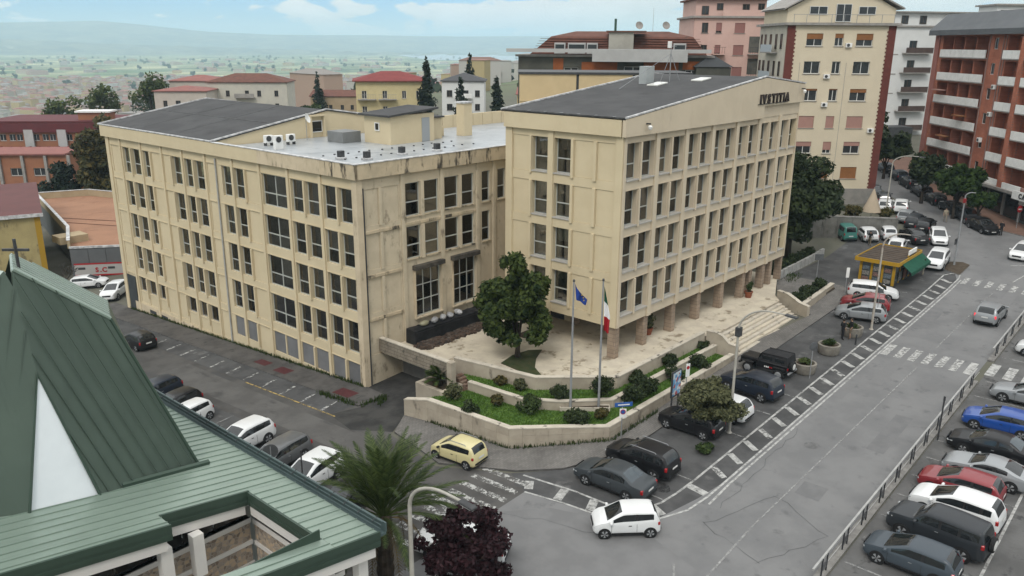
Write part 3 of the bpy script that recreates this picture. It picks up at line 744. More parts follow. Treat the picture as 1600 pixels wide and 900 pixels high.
def roof_sheet(name, parent, prof, y0, y1, m, thick=.08, org=(0, 0, 0)):
    v = []; n = len(prof)
    for (x, z) in prof: v += [(x, y0, z), (x, y1, z), (x, y0, z - thick), (x, y1, z - thick)]
    f = []
    for i in range(n - 1):
        a = 4 * i; b = a + 4
        f += [(a, b, b + 1, a + 1), (a + 2, a + 3, b + 3, b + 2), (a, a + 2, b + 2, b), (a + 1, b + 1, b + 3, a + 3)]
    f += [(0, 1, 3, 2), (4 * n - 4, 4 * n - 2, 4 * n - 1, 4 * n - 3)]
    return put(name, new_mesh(name, v, f, m), parent, org)
BD = BYE - BY
roof = roof_sheet('roof', court, [(-OV, rz(-OV) + .05), (67 - BX, rz(67 - BX) + .05), (LEN + OV, rz(LEN + OV) + .05)], -OV + .05, BD + OV, m_roof, .10)
for (y0, y1) in ((-OV - .03, -OV + .13), (BD + OV - .12, BD + OV + .04)):
    roof_sheet('roof_edge', roof, [(-OV, rz(-OV) + .16), (67 - BX, rz(67 - BX) + .16), (LEN + OV + .1, rz(LEN + OV) + .16)], y0, y1, m_flash, .105)
v0 = rz(-OV) + .12
box('roof_edge', roof, -OV - .05, -OV + .18, -OV + .14, BD + OV - .13, v0 - .10, v0, m_roof_seam)
for i in range(7): box('gutter_bracket', roof, -OV - .08, -OV + .25, 0.7 + i * 1.5, 0.78 + i * 1.5, v0 + .002, v0 + .035, m_metal_grey)
for (x, y) in ((14.2, 6.4), (17.6, 4.2)):
    z = rz(x) + .055
    put('skylight', boxmesh(1.7, 1.0, .12, mat('skylight_glass', (0.66, 0.66, 0.62), None, 1, 0.15, spec=0.6), .02), roof, (x, y, z + .06), rot=(0, -math.atan(.1043), 0))
# lettering
def letter_mesh(ch, size, ext, m):
    cu = bpy.data.curves.new('txt', 'FONT'); cu.body = ch; cu.size = size; cu.extrude = ext; cu.offset = 0.04 * size; cu.align_x = 'CENTER'
    cu.resolution_u = 3
    o = bpy.data.objects.new('tmp', cu); COL.objects.link(o)
    dg = bpy.context.evaluated_depsgraph_get(); me = bpy.data.meshes.new_from_object(o.evaluated_get(dg))
    bpy.data.objects.remove(o); me.materials.clear(); me.materials.append(m); me.name = 'letter'
    return me
def lettering(parent, text, fr_loc, ang, size, ext, m, pitch, name='letter'):
    LC = {}; u = 0.0
    wid = {'I': .55, ' ': .5, '.': .4, '1': .7}
    d = Vector((math.cos(R_(ang)), math.sin(R_(ang)), 0))
    for ch in text:
        w = wid.get(ch, 1.0) * pitch
        if ch != ' ':
            if ch not in LC: LC[ch] = letter_mesh(ch, size, ext, m)
            put(name, LC[ch], parent, Vector(fr_loc) + d * (u + w / 2), rot=(R_(90), 0, R_(ang)))
        u += w
m_letter = mat('letter_iron', (0.045, 0.035, 0.032), None, 1, 0.5)
lettering(court, 'IVSTITIA', (19.45, -OV - .07, 19.30 - PZ), 0, 1.04, .06, m_letter, .90)
box('letter_rail', court, 19.3, 25.0, -OV - .09, -OV - .002, 19.22 - PZ, 19.27 - PZ, m_metal_dark)
# columns of the portico
for i in range(8):
    u = i * bay
    box('column', court, u - (0 if i == 0 else .26) + (.02 if i == 0 else 0), u + (.55 if i == 0 else .28) - (.25 if i == 7 else 0), 0.05, 0.72, 0.002, ZB - .004, m_col, .015)
for X in (68.3, 72.6): box('column', court, X - BX - .25, X - BX + .25, 0.08, .9, 0.002, ZB - .004, m_col, .015)
for i in range(1, 7, 2): box('column', court, i * bay * 1.0, i * bay + .5, 6.6, 7.1, 0.002, ZB - .004, m_col)
# set-back ground floor behind the columns
box('rear_wall', court, 4.6, LEN - .4, 7.6, BD - .35, 0.002, ZB - .004, m_wall)
box('entrance_door', court, 4.55, 4.6 - .002, 8.2, 9.6, 0.01, 2.1, m_metal_dark)
for x in range(5):
    add_window(court, Frame((6.5 + x * 4.2, 7.6, 0), 0), 0, 2.6, .3, 2.1, -.09, 'two', m_metal_dark, mat('dark_pane', (0.012, 0.014, 0.016), None, 1, .08, spec=.6))
# cameras on the fascia
def camera_unit(x, y, z, nm='security_camera'):
    t = put(nm, boxmesh(.10, .32, .10, m_metal_dark), court, (x, y - .16, z + .25))
    put('camera_dome', lathe_mesh([(0.0, -.18), (.09, -.16), (.15, -.05), (.16, .06), (.08, .14), (.03, .16)], 12, m_white), t, (0, -.14, -.24))
camera_unit(2.2, -OV, 18.55 - PZ); camera_unit(LEN - .5, -OV, 20.0 - PZ)
# roof mast with stays and a cabinet
mast = thing('antenna_mast', 'thin grey lattice antenna mast with stays on the courthouse roof', 'antenna', (62.6, 37.2, rz(62.6 - BX) + PZ + .05))
put('pole', tube_mesh([(0, 0, 0), (0, 0, 3.3)], [.05, .035], 8, m_metal_grey), mast)
for (x, y) in ((.75, -.5), (-.6, .55), (-5.2, 1.6)): put('stay', tube_mesh([(x, y, .03 + x * .104), (0, 0, 2.3)], [.028, .02], 5, m_metal_grey), mast)
put('antenna_arm', tube_mesh([(-.1, 0, 2.85), (.5, -.2, 2.9)], [.02, .02], 5, m_metal_grey), mast)
put('aerial_panel', boxmesh(.25, .3, .55, m_white, .03), mast, (-.12, .1, 3.0))
cab = box('roof_cabinet', None, 60.6, 61.9, 38.3, 39.0, rz(61.2 - BX) + PZ - .02, rz(61.2 - BX) + PZ + 1.45, mat('pale_cabinet', (0.50, 0.53, 0.53), (0.44, 0.47, 0.47), 1, .5), .02, label='pale grey metal cabinet on the courthouse roof beside the mast', cat='cabinet')

# ------------------------------------------------------------------ courthouse, side wing
AX, AY, AYE, AXE = 34.79, 44.96, 84.70, 51.5
wing = thing('courthouse_wing', 'long beige courthouse wing with stained parapet facing the side street', 'building', (AX, AY, -0.73))
AZ = -0.73
fA = Frame((0, AYE - AY, 0), -90)      # street face, u = AYE - Y
fR = Frame((0, 0, 0), 0)               # court face, u = X - AX
def uA(Y): return AYE - Y
AROW = [14.15 - AZ - 3.275 * i for i in range(5)]
AH = 2.50
AF0, AF1 = 14.95 - AZ, 16.0 - AZ
AB = -4.2 - AZ
cells = [(45.40, 46.98, 'w'), (47.20, 48.86, 'w'), (49.35, 51.0, 'w'), (51.22, 52.92, 'w'), (53.5, 56.85, 'B'), (57.35, 59.1, 'p'), (59.3, 60.95, 'w'), (61.25, 62.86, 'w'), (63.95, 65.2, 'p'),
         (65.75, 67.35, 'w'), (67.6, 69.15, 'w'), (69.65, 71.35, 'w'), (71.6, 73.05, 'p'), (73.4, 75.3, 'p'), (75.55, 77.05, 'w'), (77.6, 79.35, 'w'), (79.6, 81.3, 'w'), (82.0, 83.75, 'p')]
holes = []; todo = []
for (y0, y1, k) in cells:
    a, b = uA(y1), uA(y0)
    for r, t in enumerate(AROW):
        if r < 4:
            if k == 'p': holes.append((a, b, t - AH - .12, t, .10, False)); todo.append(('p', a, b, t - AH - .12, t))
            else: holes.append((a, b, t - AH, t, 1.6, True)); todo.append((k, a, b, t - AH, t))
        else:
            if k == 'p': holes.append((a, b, t - 2.55, t, .10, False)); todo.append(('p', a, b, t - 2.55, t))
            elif y0 > 63: holes.append((a, b, t - 1.5, t, 1.4, True)); todo.append(('s', a, b, t - 1.5, t)); holes.append((a, b, t - 2.75, t - 1.6, .10, False)); todo.append(('p', a, b, t - 2.75, t - 1.6))
            elif k == 'B':
                for (c, d) in ((a, a + 1.6), (b - 1.6, b)): holes.append((c, d, t - 1.75, t, .12, False)); todo.append(('v', c, d, t - 1.75, t))
            else: holes.append((a, b, t - 1.75, t, .12, False)); todo.append(('v', a, b, t - 1.75, t))
holed('wall', wing, fA, 0, AYE - AY, AB, AF0, holes, m_wall, m_room, .24)
for (k, a, b, c, d) in todo:
    if k == 'p': fbox('wall_panel', wing, fA, a + .012, b - .012, c + .012, d - .012, -.12, -.055, m_wall)
    elif k == 'v': fbox('vent_panel', wing, fA, a + .01, b - .01, c + .01, d - .01, -.14, -.07, m_vent)
    elif k == 'B': add_window(wing, fA, a, b, c, d, .18, 'quad', blind=.2)
    elif k == 's': add_window(wing, fA, a, b, c, d, .22, 'plain', m_metal_grey, blind=.6)
    else:
        add_window(wing, fA, a, b, c, d, .22, 'transom', blind=.5)
for Yp in (49.1, 53.2, 57.1, 61.1, 65.45, 69.4, 73.22, 77.32, 81.65):
    fbox('pilaster', wing, fA, uA(Yp) - .15, uA(Yp) + .15, AB + .6, AF0, .002, .12, m_wall, .01)
fbox('pilaster', wing, fA, 0.0, .65, AB, AF0, .002, .12, m_wall, .01)
fbox('corner_pilaster', wing, fA, uA(45.36), uA(44.95), AB + 2.5, AF0, .002, .14, m_stain2, .02)
for (y, yy) in ((47.0, 47.18), (51.02, 51.2), (67.37, 67.58), (71.37, 71.58), (79.37, 79.58), (59.12, 59.28), (75.32, 75.53)):
    for r, t in enumerate(AROW): fbox('mullion', wing, fA, uA(yy), uA(y), t - (AH + .16 if r < 4 else 2.0), t + .02, .002, .14, m_wall, .01)
for r, t in enumerate(AROW):
    for (s, e) in ((0.7, 20.6), (21.3, 39.2)): fbox('ledge', wing, fA, s, e, t + .05, t + .10, .002, .05, m_wall)
fbox('plinth', wing, fA, 2.0, 19.8, AB, AROW[4] - 2.9, .003, .06, m_stain2)
fbox('side_door', wing, fA, .7, 2.55, AB + .2, AROW[4] - .25, .004, .05, mat('door_grey', (0.05, 0.058, 0.062), (0.07, 0.08, 0.085), 1, .6))
for (y0, y1) in ((78.2, 79.6), (75.8, 77.1)): fbox('cellar_grille', wing, fA, uA(y1), uA(y0), AROW[4] - 3.55, AROW[4] - 3.2, .004, .065, m_metal_dark)
# downpipe
put('downpipe', tube_mesh([(0, 0, 0), (0, 0, 16.6)], [.075, .075], 8, mat('pale_pipe', (0.50, 0.50, 0.48), (0.42, 0.42, 0.40), 2, .5)), wing, fA.p(uA(63.62), .10, -1.2))
# fascia of the wing
for i in range(10):
    a, b = -.5 + i * 4.06 + .006, -.5 + (i + 1) * 4.06
    a2, b2 = a, min(b, AYE - AY + .32)
    fbox('fascia_panel', wing, fA, a2, b2, AF0, AF1, 0.06, .32, m_stain2 if i in (7, 8) else (m_stain if i == 9 else m_wall))
# court face of the wing
rh = []; rt = []
for (x0, x1, k) in ((35.32, 36.68, 'p'), (36.97, 38.6, 'p'), (39.25, 40.68, 'w'), (41.05, 42.6, 'w'), (43.24, 44.75, 'w'), (45.06, 46.5, 'w'), (47.42, 48.4, 'w'), (49.3, 50.3, 'w')):
    a, b = x0 - AX, x1 - AX
    for r, t in enumerate(AROW):
        if k == 'p': 
            if r < 4: rh.append((a, b, t - AH - .12, t, .10, False)); rt.append(('p', a, b, t - AH - .12, t))
        elif r < 2 and not (r == 1 and x0 > 49): rh.append((a, b, t - AH, t, 1.5, True)); rt.append(('w', a, b, t - AH, t))
for (x0, x1) in ((39.95, 42.6), (44.0, 46.58)):
    rh.append((x0 - AX, x1 - AX, 3.65 - AZ, 7.40 - AZ, 1.5, True)); rt.append(('g', x0 - AX, x1 - AX, 3.65 - AZ, 7.40 - AZ))
m_wall_c = mat('court_plaster', (0.79, 0.68, 0.50), (0.69, 0.59, 0.43), 0.6, 0.9, .15, 14, c3=(0.36, 0.30, 0.22), s3=1.3, lo3=.57, hi3=.72, st3=(1, 1, .5))
holed('wall', wing, fR, 0, 18.0, AB + 2.0, AF0, rh, m_wall_c, m_room, .15)
for (k, a, b, c, d) in rt:
    if k == 'p': fbox('wall_panel', wing, fR, a + .012, b - .012, c + .012, d - .012, -.12, -.055, m_wall_c)
    elif k == 'w':
        add_window(wing, fR, a, b, c, d, .14, 'transom', blind=.9)
        fbox('sill', wing, fR, a - .05, b + .05, c - .08, c + .01, -.1, .10, m_stain)
    else:
        add_window(wing, fR, a, b, c, d, .10, 'grid')
        fbox('window_hood', wing, fR, a - .25, b + .25, d + .06, d + .42, .003, .42, m_darkstain, .03)
        fbox('sill', wing, fR, a - .15, b + .15, c - .16, c - .005, .003, .2, m_stain2, .02)
        for s in (a - .12, b + .02): fbox('window_jamb', wing, fR, s, s + .10, c - .004, d + .055, .003, .16, m_stain2)
fbox('corner_pilaster', wing, fR, -.138, .42, AB + 2.5, AF0, .002, .14, m_stain2, .02)
for x in (38.92, 42.9, 46.9, 48.85): fbox('pilaster', wing, fR, x - AX - .17, x - AX + .17, 2.4, AF0, .002, .12, m_wall_c, .01)
for r in range(4):
    t = AROW[r]; fbox('mullion', wing, fR, 36.7 - AX, 36.95 - AX, t - AH - .2, t + .02, .002, .11, m_wall_c, .01)
    for (xa, xb) in ((40.70, 41.02), (44.78, 45.03)):
        if r < 2: fbox('mullion', wing, fR, xa - AX, xb - AX, t - AH - .12, t + .02, .002, .12, m_wall_c, .01)
for r in (1, 2, 3): fbox('ledge', wing, fR, .45, 3.85, AROW[r] + .06, AROW[r] + .30, .002, .10, m_stain, .02)
for r in (1,): fbox('ledge', wing, fR, 4.3, 11.9, AROW[r] + .10, AROW[r] + .34, .002, .07, m_stain, .02)
for i in range(5):
    a, b = -.32 + i * 3.66 + .006, -.32 + (i + 1) * 3.66
    fbox('fascia_panel', wing, fR, a, b, AF0, AF1, .06, .32, m_stain)
put('downpipe', tube_mesh([(0, 0, 0), (0, 0, 14.8)], [.06, .06], 8, m_metal_dark), wing, fR.p(.50, .09, .2))
# roofs: flat part behind the parapet, sloping part to the left
RZ0 = 15.62 - AZ
box('flat_roof', wing, -.05, 34.0, -.05, 21.0 - 2.34, RZ0 - .2, RZ0, m_flat)
fbox('parapet_cap', wing, fR, -.36, 18.0, AF1 + .002, AF1 + .06, -.02, .36, m_flash)
fbox('parapet_cap', wing, fA, 21.1, AYE - AY + .015, AF1 + .002, AF1 + .06, -.02, .36, m_flash)
box('rear_body', wing, .4, 34.0, 1.7, AYE - AY - .01, 3.0, RZ0 - .21, m_wall)
y63 = 63.65 - AY
aroof = roof_sheet('roof', wing, [(-.30, AF1 + .05), (11.6, 18.05 - AZ), (17.0, 17.2 - AZ)], y63, AYE - AY + .75, m_roof, .10)
for (a, b) in ((y63 - .02, y63 + .12), (AYE - AY + .62, AYE - AY + .78)):
    roof_sheet('roof_edge', aroof, [(-.36, AF1 + .17), (11.6, 18.17 - AZ), (17.05, 17.32 - AZ)], a, b, m_flash, .115)
box('roof_edge', aroof, -.36, -.20, y63 + .122, AYE - AY + .618, AF1 + .052, AF1 + .15, m_flash)
for s in (.35, .68):
    for q in (0,): 
        yy = y63 + (AYE - AY - y63) * s
        roof_sheet('roof_seam', aroof, [(-.2, AF1 + .075), (11.6, 18.075 - AZ)], yy, yy + .12, m_roof_seam, .02)
roof_sheet('roof_seam', aroof, [(6.0, 17.13 - AZ), (6.12, 17.15 - AZ)], y63 + .3, AYE - AY + .5, m_roof_seam, .02)
# gable wall under the sloping roof, with a window niche
v = [(-.02, y63 + .1, AF0), (17, y63 + .1, AF0), (17, y63 + .1, 17.1 - AZ), (11.6, y63 + .1, 17.95 - AZ), (-.02, y63 + .1, AF1 - .02)]
v += [(x, y + .3, z) for x, y, z in v]
put('gable_wall', new_mesh('gable', v, [(0, 1, 2, 3, 4), (9, 8, 7, 6, 5), (0, 5, 6, 1), (1, 6, 7, 2), (2, 7, 8, 3), (3, 8, 9, 4), (4, 9, 5, 0)], m_wall), wing)
gw = Frame((9.7, y63 + .1, RZ0), 0)
add_window(wing, gw, 0, 1.25, .45, 1.5, -.09, 'plain', m_white, mat('dark_pane', (0.012, 0.014, 0.016), None, 1, .08, spec=.6))
for (u, d) in ((-.18, 0), (1.28, 0)): fbox('niche_jamb', wing, gw, u, u + .15, 0, 1.9, .004, .35, m_wall)
fbox('niche_head', wing, gw, -.18, 1.43, 1.902, 2.05, .004, .4, m_wall)
# roof house, water box, chimney, vents
pent = (45.6 - AX, 54.2 - AY)
hx0, hx1, hy0, hy1 = 45.6 - AX, 50.9 - AX, 55.2 - AY, 57.6 - AY
house = box('roof_house', wing, hx0 + .2, hx1, hy0 - 1.1, hy1, RZ0 + .002, RZ0 + 2.45, m_wall)
roof_sheet('house_roof', wing, [(hx0 - .2, RZ0 + 2.5), (hx1 + .3, RZ0 + 2.95)], hy0 - 1.4, hy1 + .3, m_roof, .16)
fh = Frame((hx0 + .2, hy0 - 1.1, RZ0), 0)
fbox('roof_door', wing, fh, 3.6, 4.5, 0.02, 2.1, .004, .05, mat('pale_door', (0.42, 0.45, 0.47), None, 1, .5))
fh2 = Frame((hx0 + .2, hy1, RZ0), -90)
add_window(wing, fh2, 1.5, 2.1, 1.1, 1.8, -.09, 'plain', m_white, MATS['dark_pane'])
box('roof_annex', wing, hx1 + .002, hx1 + 1.6, hy0 - .4, hy1, RZ0 + .002, RZ0 + 1.9, m_wall)
box('annex_roof', wing, hx1 - .0, hx1 + 1.8, hy0 - .6, hy1 + .1, RZ0 + 1.905, RZ0 + 2.05, m_roof)
box('water_box', wing, hx0 - 1.9, hx0 + .1, hy1 + .4, hy1 + 2.6, RZ0 + .002, RZ0 + .95, mat('grey_box', (0.27, 0.28, 0.28), (0.22, 0.23, 0.23), 1, .6), .02)
box('chimney', wing, 55.2 - AX, 56.3 - AX, 54.6 - AY, 55.6 - AY, RZ0 + .002, RZ0 + 3.0, m_wall, .01)
box('chimney_cap', wing, 55.1 - AX, 56.4 - AX, 54.5 - AY, 55.7 - AY, RZ0 + 3.003, RZ0 + 3.15, m_flash)
box('roof_block', wing, 53.2 - AX, 54.2 - AX, 56.3 - AY, 57.4 - AY, RZ0 + .002, RZ0 + .9, m_wall)
for (x, y) in ((37.5, 50.1), (38.6, 48.4), (42.3, 48.7), (45.8, 48.4)):
    q = box('roof_vent', wing, x - AX - .34, x - AX + .34, y - AY - .3, y - AY + .3, RZ0 + .002, RZ0 + .16, m_flash, .02)
    put('vent_grille', boxmesh(.44, .4, .5, m_metal_dark, .02), q, (0, 0, .30))
for (x, y) in ((38.4, 61.2), (37.6, 58.5), (40.2, 60.6)):
    ac = put('air_conditioner', boxmesh(.75, .35, .65 if x != 37.6 else 1.15, m_white, .03), wing, (x - AX, y - AY, RZ0 + .55))
    put('fan_grille', lathe_mesh([(.24, 0), (.24, .03), (.05, .035)], 14, m_metal_dark), ac, (-.05, -.18, .05 if x != 37.6 else .25), rot=(R_(90), 0, 0))
    for s in (-.3, .3): put('foot', boxmesh(.06, .4, .28, m_metal_dark), ac, (s, 0, -.42 if x != 37.6 else -.67))
dish = put('satellite_dish', lathe_mesh([(.02, .0), (.25, .05), (.42, .16), (.44, .17), (.25, .08), (.02, .03)], 16, m_white), wing, (43.0 - AX, 62.2 - AY, RZ0 + 1.9), rot=(R_(70), 0, R_(30)))
put('dish_pole', tube_mesh([(0, 0, 0), (0, 0, 1.9)], [.03, .03], 6, m_metal_grey), wing, (43.0 - AX, 62.25 - AY, RZ0))
for i in range(26):
    x = 37.5 + (i % 13) * 1.15; y = 49.6 + (i // 13) * 2.6 + 0.12 * (i % 3)
    box('roof_fixing', wing, x - AX - .06, x - AX + .06, y - AY - .06, y - AY + .06, RZ0 + .002, RZ0 + .08, m_metal_dark)
for i in range(9): box('rear_parapet', wing, 57.5 - AX + i * 1.5, 57.5 - AX + i * 1.5 + 1.44, 61.4 - AY, 61.7 - AY, RZ0 - .3, RZ0 + 1.25, m_wall)
# rear block in yellow plaster beyond the main roof
rear = thing('courthouse_rear_block', 'plain yellow plaster block rising behind the courthouse roof', 'building', (72.0, 62.2, 0.5), R_(-48.7))
m_yel = mat('yellow_plaster', (0.74, 0.58, 0.34), (0.68, 0.53, 0.31), .5, .9, .1, 12)
for i in range(3): box('wall', rear, i * 6.4 + (.3 if i else 0), (i + 1) * 6.4, .002 if i else 0.0, 9, 0, 20.2, m_yel)
for i in range(2): box('joint', rear, (i + 1) * 6.4 + .005, (i + 1) * 6.4 + .295, .12, .5, 0, 20.15, m_metal_dark)
box('parapet', rear, -.2, 19.6, -.15, 9.1, 20.205, 20.45, m_metal_dark)
box('band', rear, -.05, 6.3, -.08, -.003, 17.2, 17.35, m_yel)
# ------------------------------------------------------------------ podium, terraces, steps
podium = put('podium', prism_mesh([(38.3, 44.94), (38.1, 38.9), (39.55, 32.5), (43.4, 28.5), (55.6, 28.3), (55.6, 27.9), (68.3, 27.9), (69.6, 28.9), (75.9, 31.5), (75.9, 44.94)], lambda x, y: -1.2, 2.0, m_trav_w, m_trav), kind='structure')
flight = thing('entrance_steps', 'broad flight of pale stone steps up to the courthouse portico', 'steps', (62, 27.2, 0.8))
for k in range(7):
    box('step', flight, -5.9, 6.2, .7 - .30 * (k + 1), .698 - .30 * k, -1.0, 1.2 - .165 * (k + 1), m_trav if k % 2 else m_trav_cap, .01)
# terrace walls
def stone_wall(name, label, path, thick, zb, ztops, slabs=False):
    w, c = wall_mesh(path, thick, zb, ztops, m_trav_w, .07, m_trav_cap)
    root = thing(name, label, 'wall', (path[0][0], path[0][1], 0))
    o = (-path[0][0], -path[0][1], 0)
    put('wall_body', w, root, o); put('coping', c, root, o)
    if slabs:
        for i in range(len(path) - 1):
            a, b = Vector(path[i]), Vector(path[i + 1]); L = (b - a).length; d = (b - a).normalized(); ang = math.atan2(d.y, d.x)
            n = max(1, round(L / .92)); w_ = L / n
            for k in range(n):
                t = (k + .5) / n; p = a + d * (L * t); zt = ztops[i] + (ztops[i + 1] - ztops[i]) * t; z0 = g(p.x, p.y) - .02
                hgt = zt - z0 - .01; rows = 3 if hgt > .8 else (2 if hgt > .45 else 1)
                off = (.5 if False else 0)
                for r in range(rows):
                    h = hgt / rows
                    nrm = Vector((d.y, -d.x))
                    put('stone_slab', boxmesh(w_ - .012, .03, round(h, 2) - .012, m_trav_w), root, (p.x + nrm.x * .012 + o[0], p.y + nrm.y * .012 + o[1], z0 + h * (r + .5)), ang)
    return root
W1 = [(33.0, 38.6), (33.28, 36.6), (33.92, 29.95), (36.4, 27.75), (38.75, 25.85), (55.3, 25.7)]
W2 = [(37.1, 36.6), (37.4, 31.7), (38.9, 29.7), (41.5, 27.45), (55.2, 27.15)]
W3 = [(37.95, 38.8), (39.4, 32.45), (43.3, 28.4), (55.0, 28.15)]
stone_wall('terrace_wall', 'lowest travertine planter wall along the corner pavement', W1, .35, lambda x, y: g(x, y) - .4, [.95, 1.42, 1.32, 1.22, 1.02, 1.12], True)
stone_wall('terrace_wall', 'middle travertine terrace wall between the two lawns', W2, .3, .3, [1.5, 1.55, 1.5, 1.45, 1.55])
stone_wall('terrace_wall', 'upper travertine parapet wall edging the paved podium', W3, .32, .6, [2.45, 2.28, 2.22, 2.42])
m_trav_side = m_trav_w
lawn1 = put('lawn', prism_mesh([(33.5, 38.2), (33.62, 36.6), (34.25, 30.1), (36.6, 28.1), (38.9, 26.2), (55.1, 26.0), (55.1, 27.14), (41.45, 27.44), (38.85, 29.68), (37.38, 31.7), (37.08, 36.55), (35.5, 37.1)], -.6, .93, m_soil, m_grass), kind='structure')
lawn2 = put('lawn', prism_mesh([(37.4, 36.6), (37.7, 31.85), (39.1, 29.95), (41.6, 27.75), (55.0, 27.46), (55.0, 28.14), (43.25, 28.38), (39.38, 32.42), (38.1, 38.2)], -.6, 1.42, m_soil, m_grass), kind='structure')
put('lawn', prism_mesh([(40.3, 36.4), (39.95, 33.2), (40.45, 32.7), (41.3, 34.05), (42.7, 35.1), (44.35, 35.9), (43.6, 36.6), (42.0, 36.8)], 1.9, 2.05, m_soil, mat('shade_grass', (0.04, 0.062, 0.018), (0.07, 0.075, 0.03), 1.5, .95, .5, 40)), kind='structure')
def flank(name, label, a, b, zt, mirror):
    d = Vector((b[0] - a[0], b[1] - a[1])); L = d.length; ang = math.atan2(d.y, d.x)
    prof = [(0, zt[0]), (L * .3, zt[0] - .02), (L * .5, zt[0] - .22), (L * .72, zt[1] + .10), (L, zt[1])]
    th = .32; v = []
    for (u, z) in prof: v += [(u, 0, 0), (u, 0, z), (u, th, z), (u, th, 0)]
    f = []; n = len(prof)
    for i in range(n - 1):
        p = 4 * i; q = p + 4
        f += [(p, q, q + 1, p + 1), (p + 1, q + 1, q + 2, p + 2), (p + 2, q + 2, q + 3, p + 3)]
    f += [(0, 1, 2, 3), (4 * n - 1, 4 * n - 2, 4 * n - 3, 4 * n - 4)]
    t = thing(name, label, 'wall', (a[0], a[1], .3), ang)
    put('wall_body', new_mesh('flank', v, f, m_trav_w), t)
    v2 = []
    for (u, z) in prof: v2 += [(u - (.04 if u == 0 else -.04 if u == L else 0), -.04, z + .004), (u, -.04, z + .07), (u, th + .04, z + .07), (u, th + .04, z + .004)]
    f2 = []
    for i in range(n - 1):
        p = 4 * i; q = p + 4
        f2 += [(p, q, q + 1, p + 1), (p + 1, q + 1, q + 2, p + 2), (p + 2, q + 2, q + 3, p + 3), (p + 3, q + 3, q, p)]
    f2 += [(0, 1, 2, 3), (4 * n - 1, 4 * n - 2, 4 * n - 3, 4 * n - 4)]
    put('coping', new_mesh('coping', v2, f2, m_trav_cap), t)
flank('step_flank_wall', 'curved travertine cheek wall at the left end of the entrance steps', (55.35, 28.2), (55.8, 25.7), (2.15, 1.30), False)
flank('step_flank_wall', 'curved travertine cheek wall at the right end of the entrance steps', (69.3, 28.6), (68.3, 25.3), (2.25, 1.65), False)
stone_wall('terrace_wall', 'long low pale planter wall right of the entrance steps', [(69.0, 25.9), (77.6, 26.45)], .35, .4, [1.85, 1.85])
# ramp-side planter with a palm, bridge parapet, small brick stair
pl = thing('palm_planter', 'square travertine planter box beside the ramp holding a small palm', 'planter', (36.2, 38.6, -.3))
for (a, b, c, d) in ((-1.0, 1.2, -1.45, -1.15), (-1.0, 1.2, 1.0, 1.3), (-1.0, -.7, -1.148, .998), (.9, 1.2, -1.148, .998)): box('planter_side', pl, a, b, c, d, -.6, 1.5, m_trav_w, .02)
box('planter_soil', pl, -.698, .898, -1.146, .996, -.6, 1.3, m_soil)
br = thing('footbridge', 'stone parapet footbridge from the wing wall across the garage ramp', 'bridge', (36.5, 41.2, 1.9))
box('parapet', br, -.3, 0, -3.5, 3.72, -.02, 1.02, brickmat('bridge_stone', (.36, .31, .245), (.30, .26, .20), (.17, .15, .12), .7, .26, .02, .9, 'side', .5, dirt=(.10, .09, .075)))
box('coping', br, -.34, .04, -3.5, 3.70, 1.024, 1.10, m_trav_cap)
box('deck', br, .002, 1.78, -2.4, 3.72, -.25, .02, m_trav)
box('end_pillar', br, -.36, .12, -3.96, -3.505, -.9, 1.12, m_trav_w, .02)
st = thing('brick_stair', 'narrow brick garden stair between the terrace walls', 'steps', (37.4, 37.4, .9))
for k in range(5): box('step', st, -.25, .5, -.8 + k * .28, -.522 + k * .28, -.3, .14 * (k + 1), mat('brick_step', (.20, .115, .08), (.26, .2, .15), 3, .9), .01)
gr = put('garage_door', boxmesh(.12, 3.9, 2.2, mat('garage_grey', (.24, .235, .22), (.19, .185, .175), 1, .8)), None, (38.2, 42.6, .8), label='grey roller door at the end of the garage ramp below the footbridge', cat='door')
# tarpaulined stack with bags, rubble
m_tarp = mat('black_tarp', (.012, .013, .015), (.03, .03, .034), 1.5, .55, .3, 5)
tb = put('tarpaulin_stack', None, None, (42.9, 44.15, 2.0), label='long low stack wrapped in black tarpaulin against the wing wall', cat='stack')
def tarp():
    bm = bmesh.new(); nx = 26
    rnd = random.Random(3)
    v = [[bm.verts.new((-4.3 + 8.6 * i / nx, y, z + (rnd.uniform(-.03, .03) if z > 0.1 else 0))) for (y, z) in ((-.62, 0), (-.56, .5), (-.5, 1.08), (-.1, 1.16), (.45, 1.14), (.5, 0))] for i in range(nx + 1)]
    for i in range(nx):
        for j in range(5): bm.faces.new((v[i][j], v[i + 1][j], v[i + 1][j + 1], v[i][j + 1]))
    bm.faces.new(v[0][::-1]); bm.faces.new(v[nx])
    me = bpy.data.meshes.new('tarp'); bm.to_mesh(me); bm.free(); me.materials.append(m_tarp); return me
put('tarpaulin', tarp(), tb)
put('edge_batten', boxmesh(8.5, .05, .06, m_tarp), tb, (0, -.64, .95))
def bag_mesh(seed):
    bm = bmesh.new(); bmesh.ops.create_icosphere(bm, subdivisions=2, radius=.35); rnd = random.Random(seed)
    for v in bm.verts: v.co = Vector((v.co.x * 1.3, v.co.y * .8, v.co.z * .62)) * rnd.uniform(.86, 1.12)
    me = bpy.data.meshes.new('bag'); bm.to_mesh(me); bm.free(); me.polygons.foreach_set('use_smooth', [True] * len(me.polygons)); return me
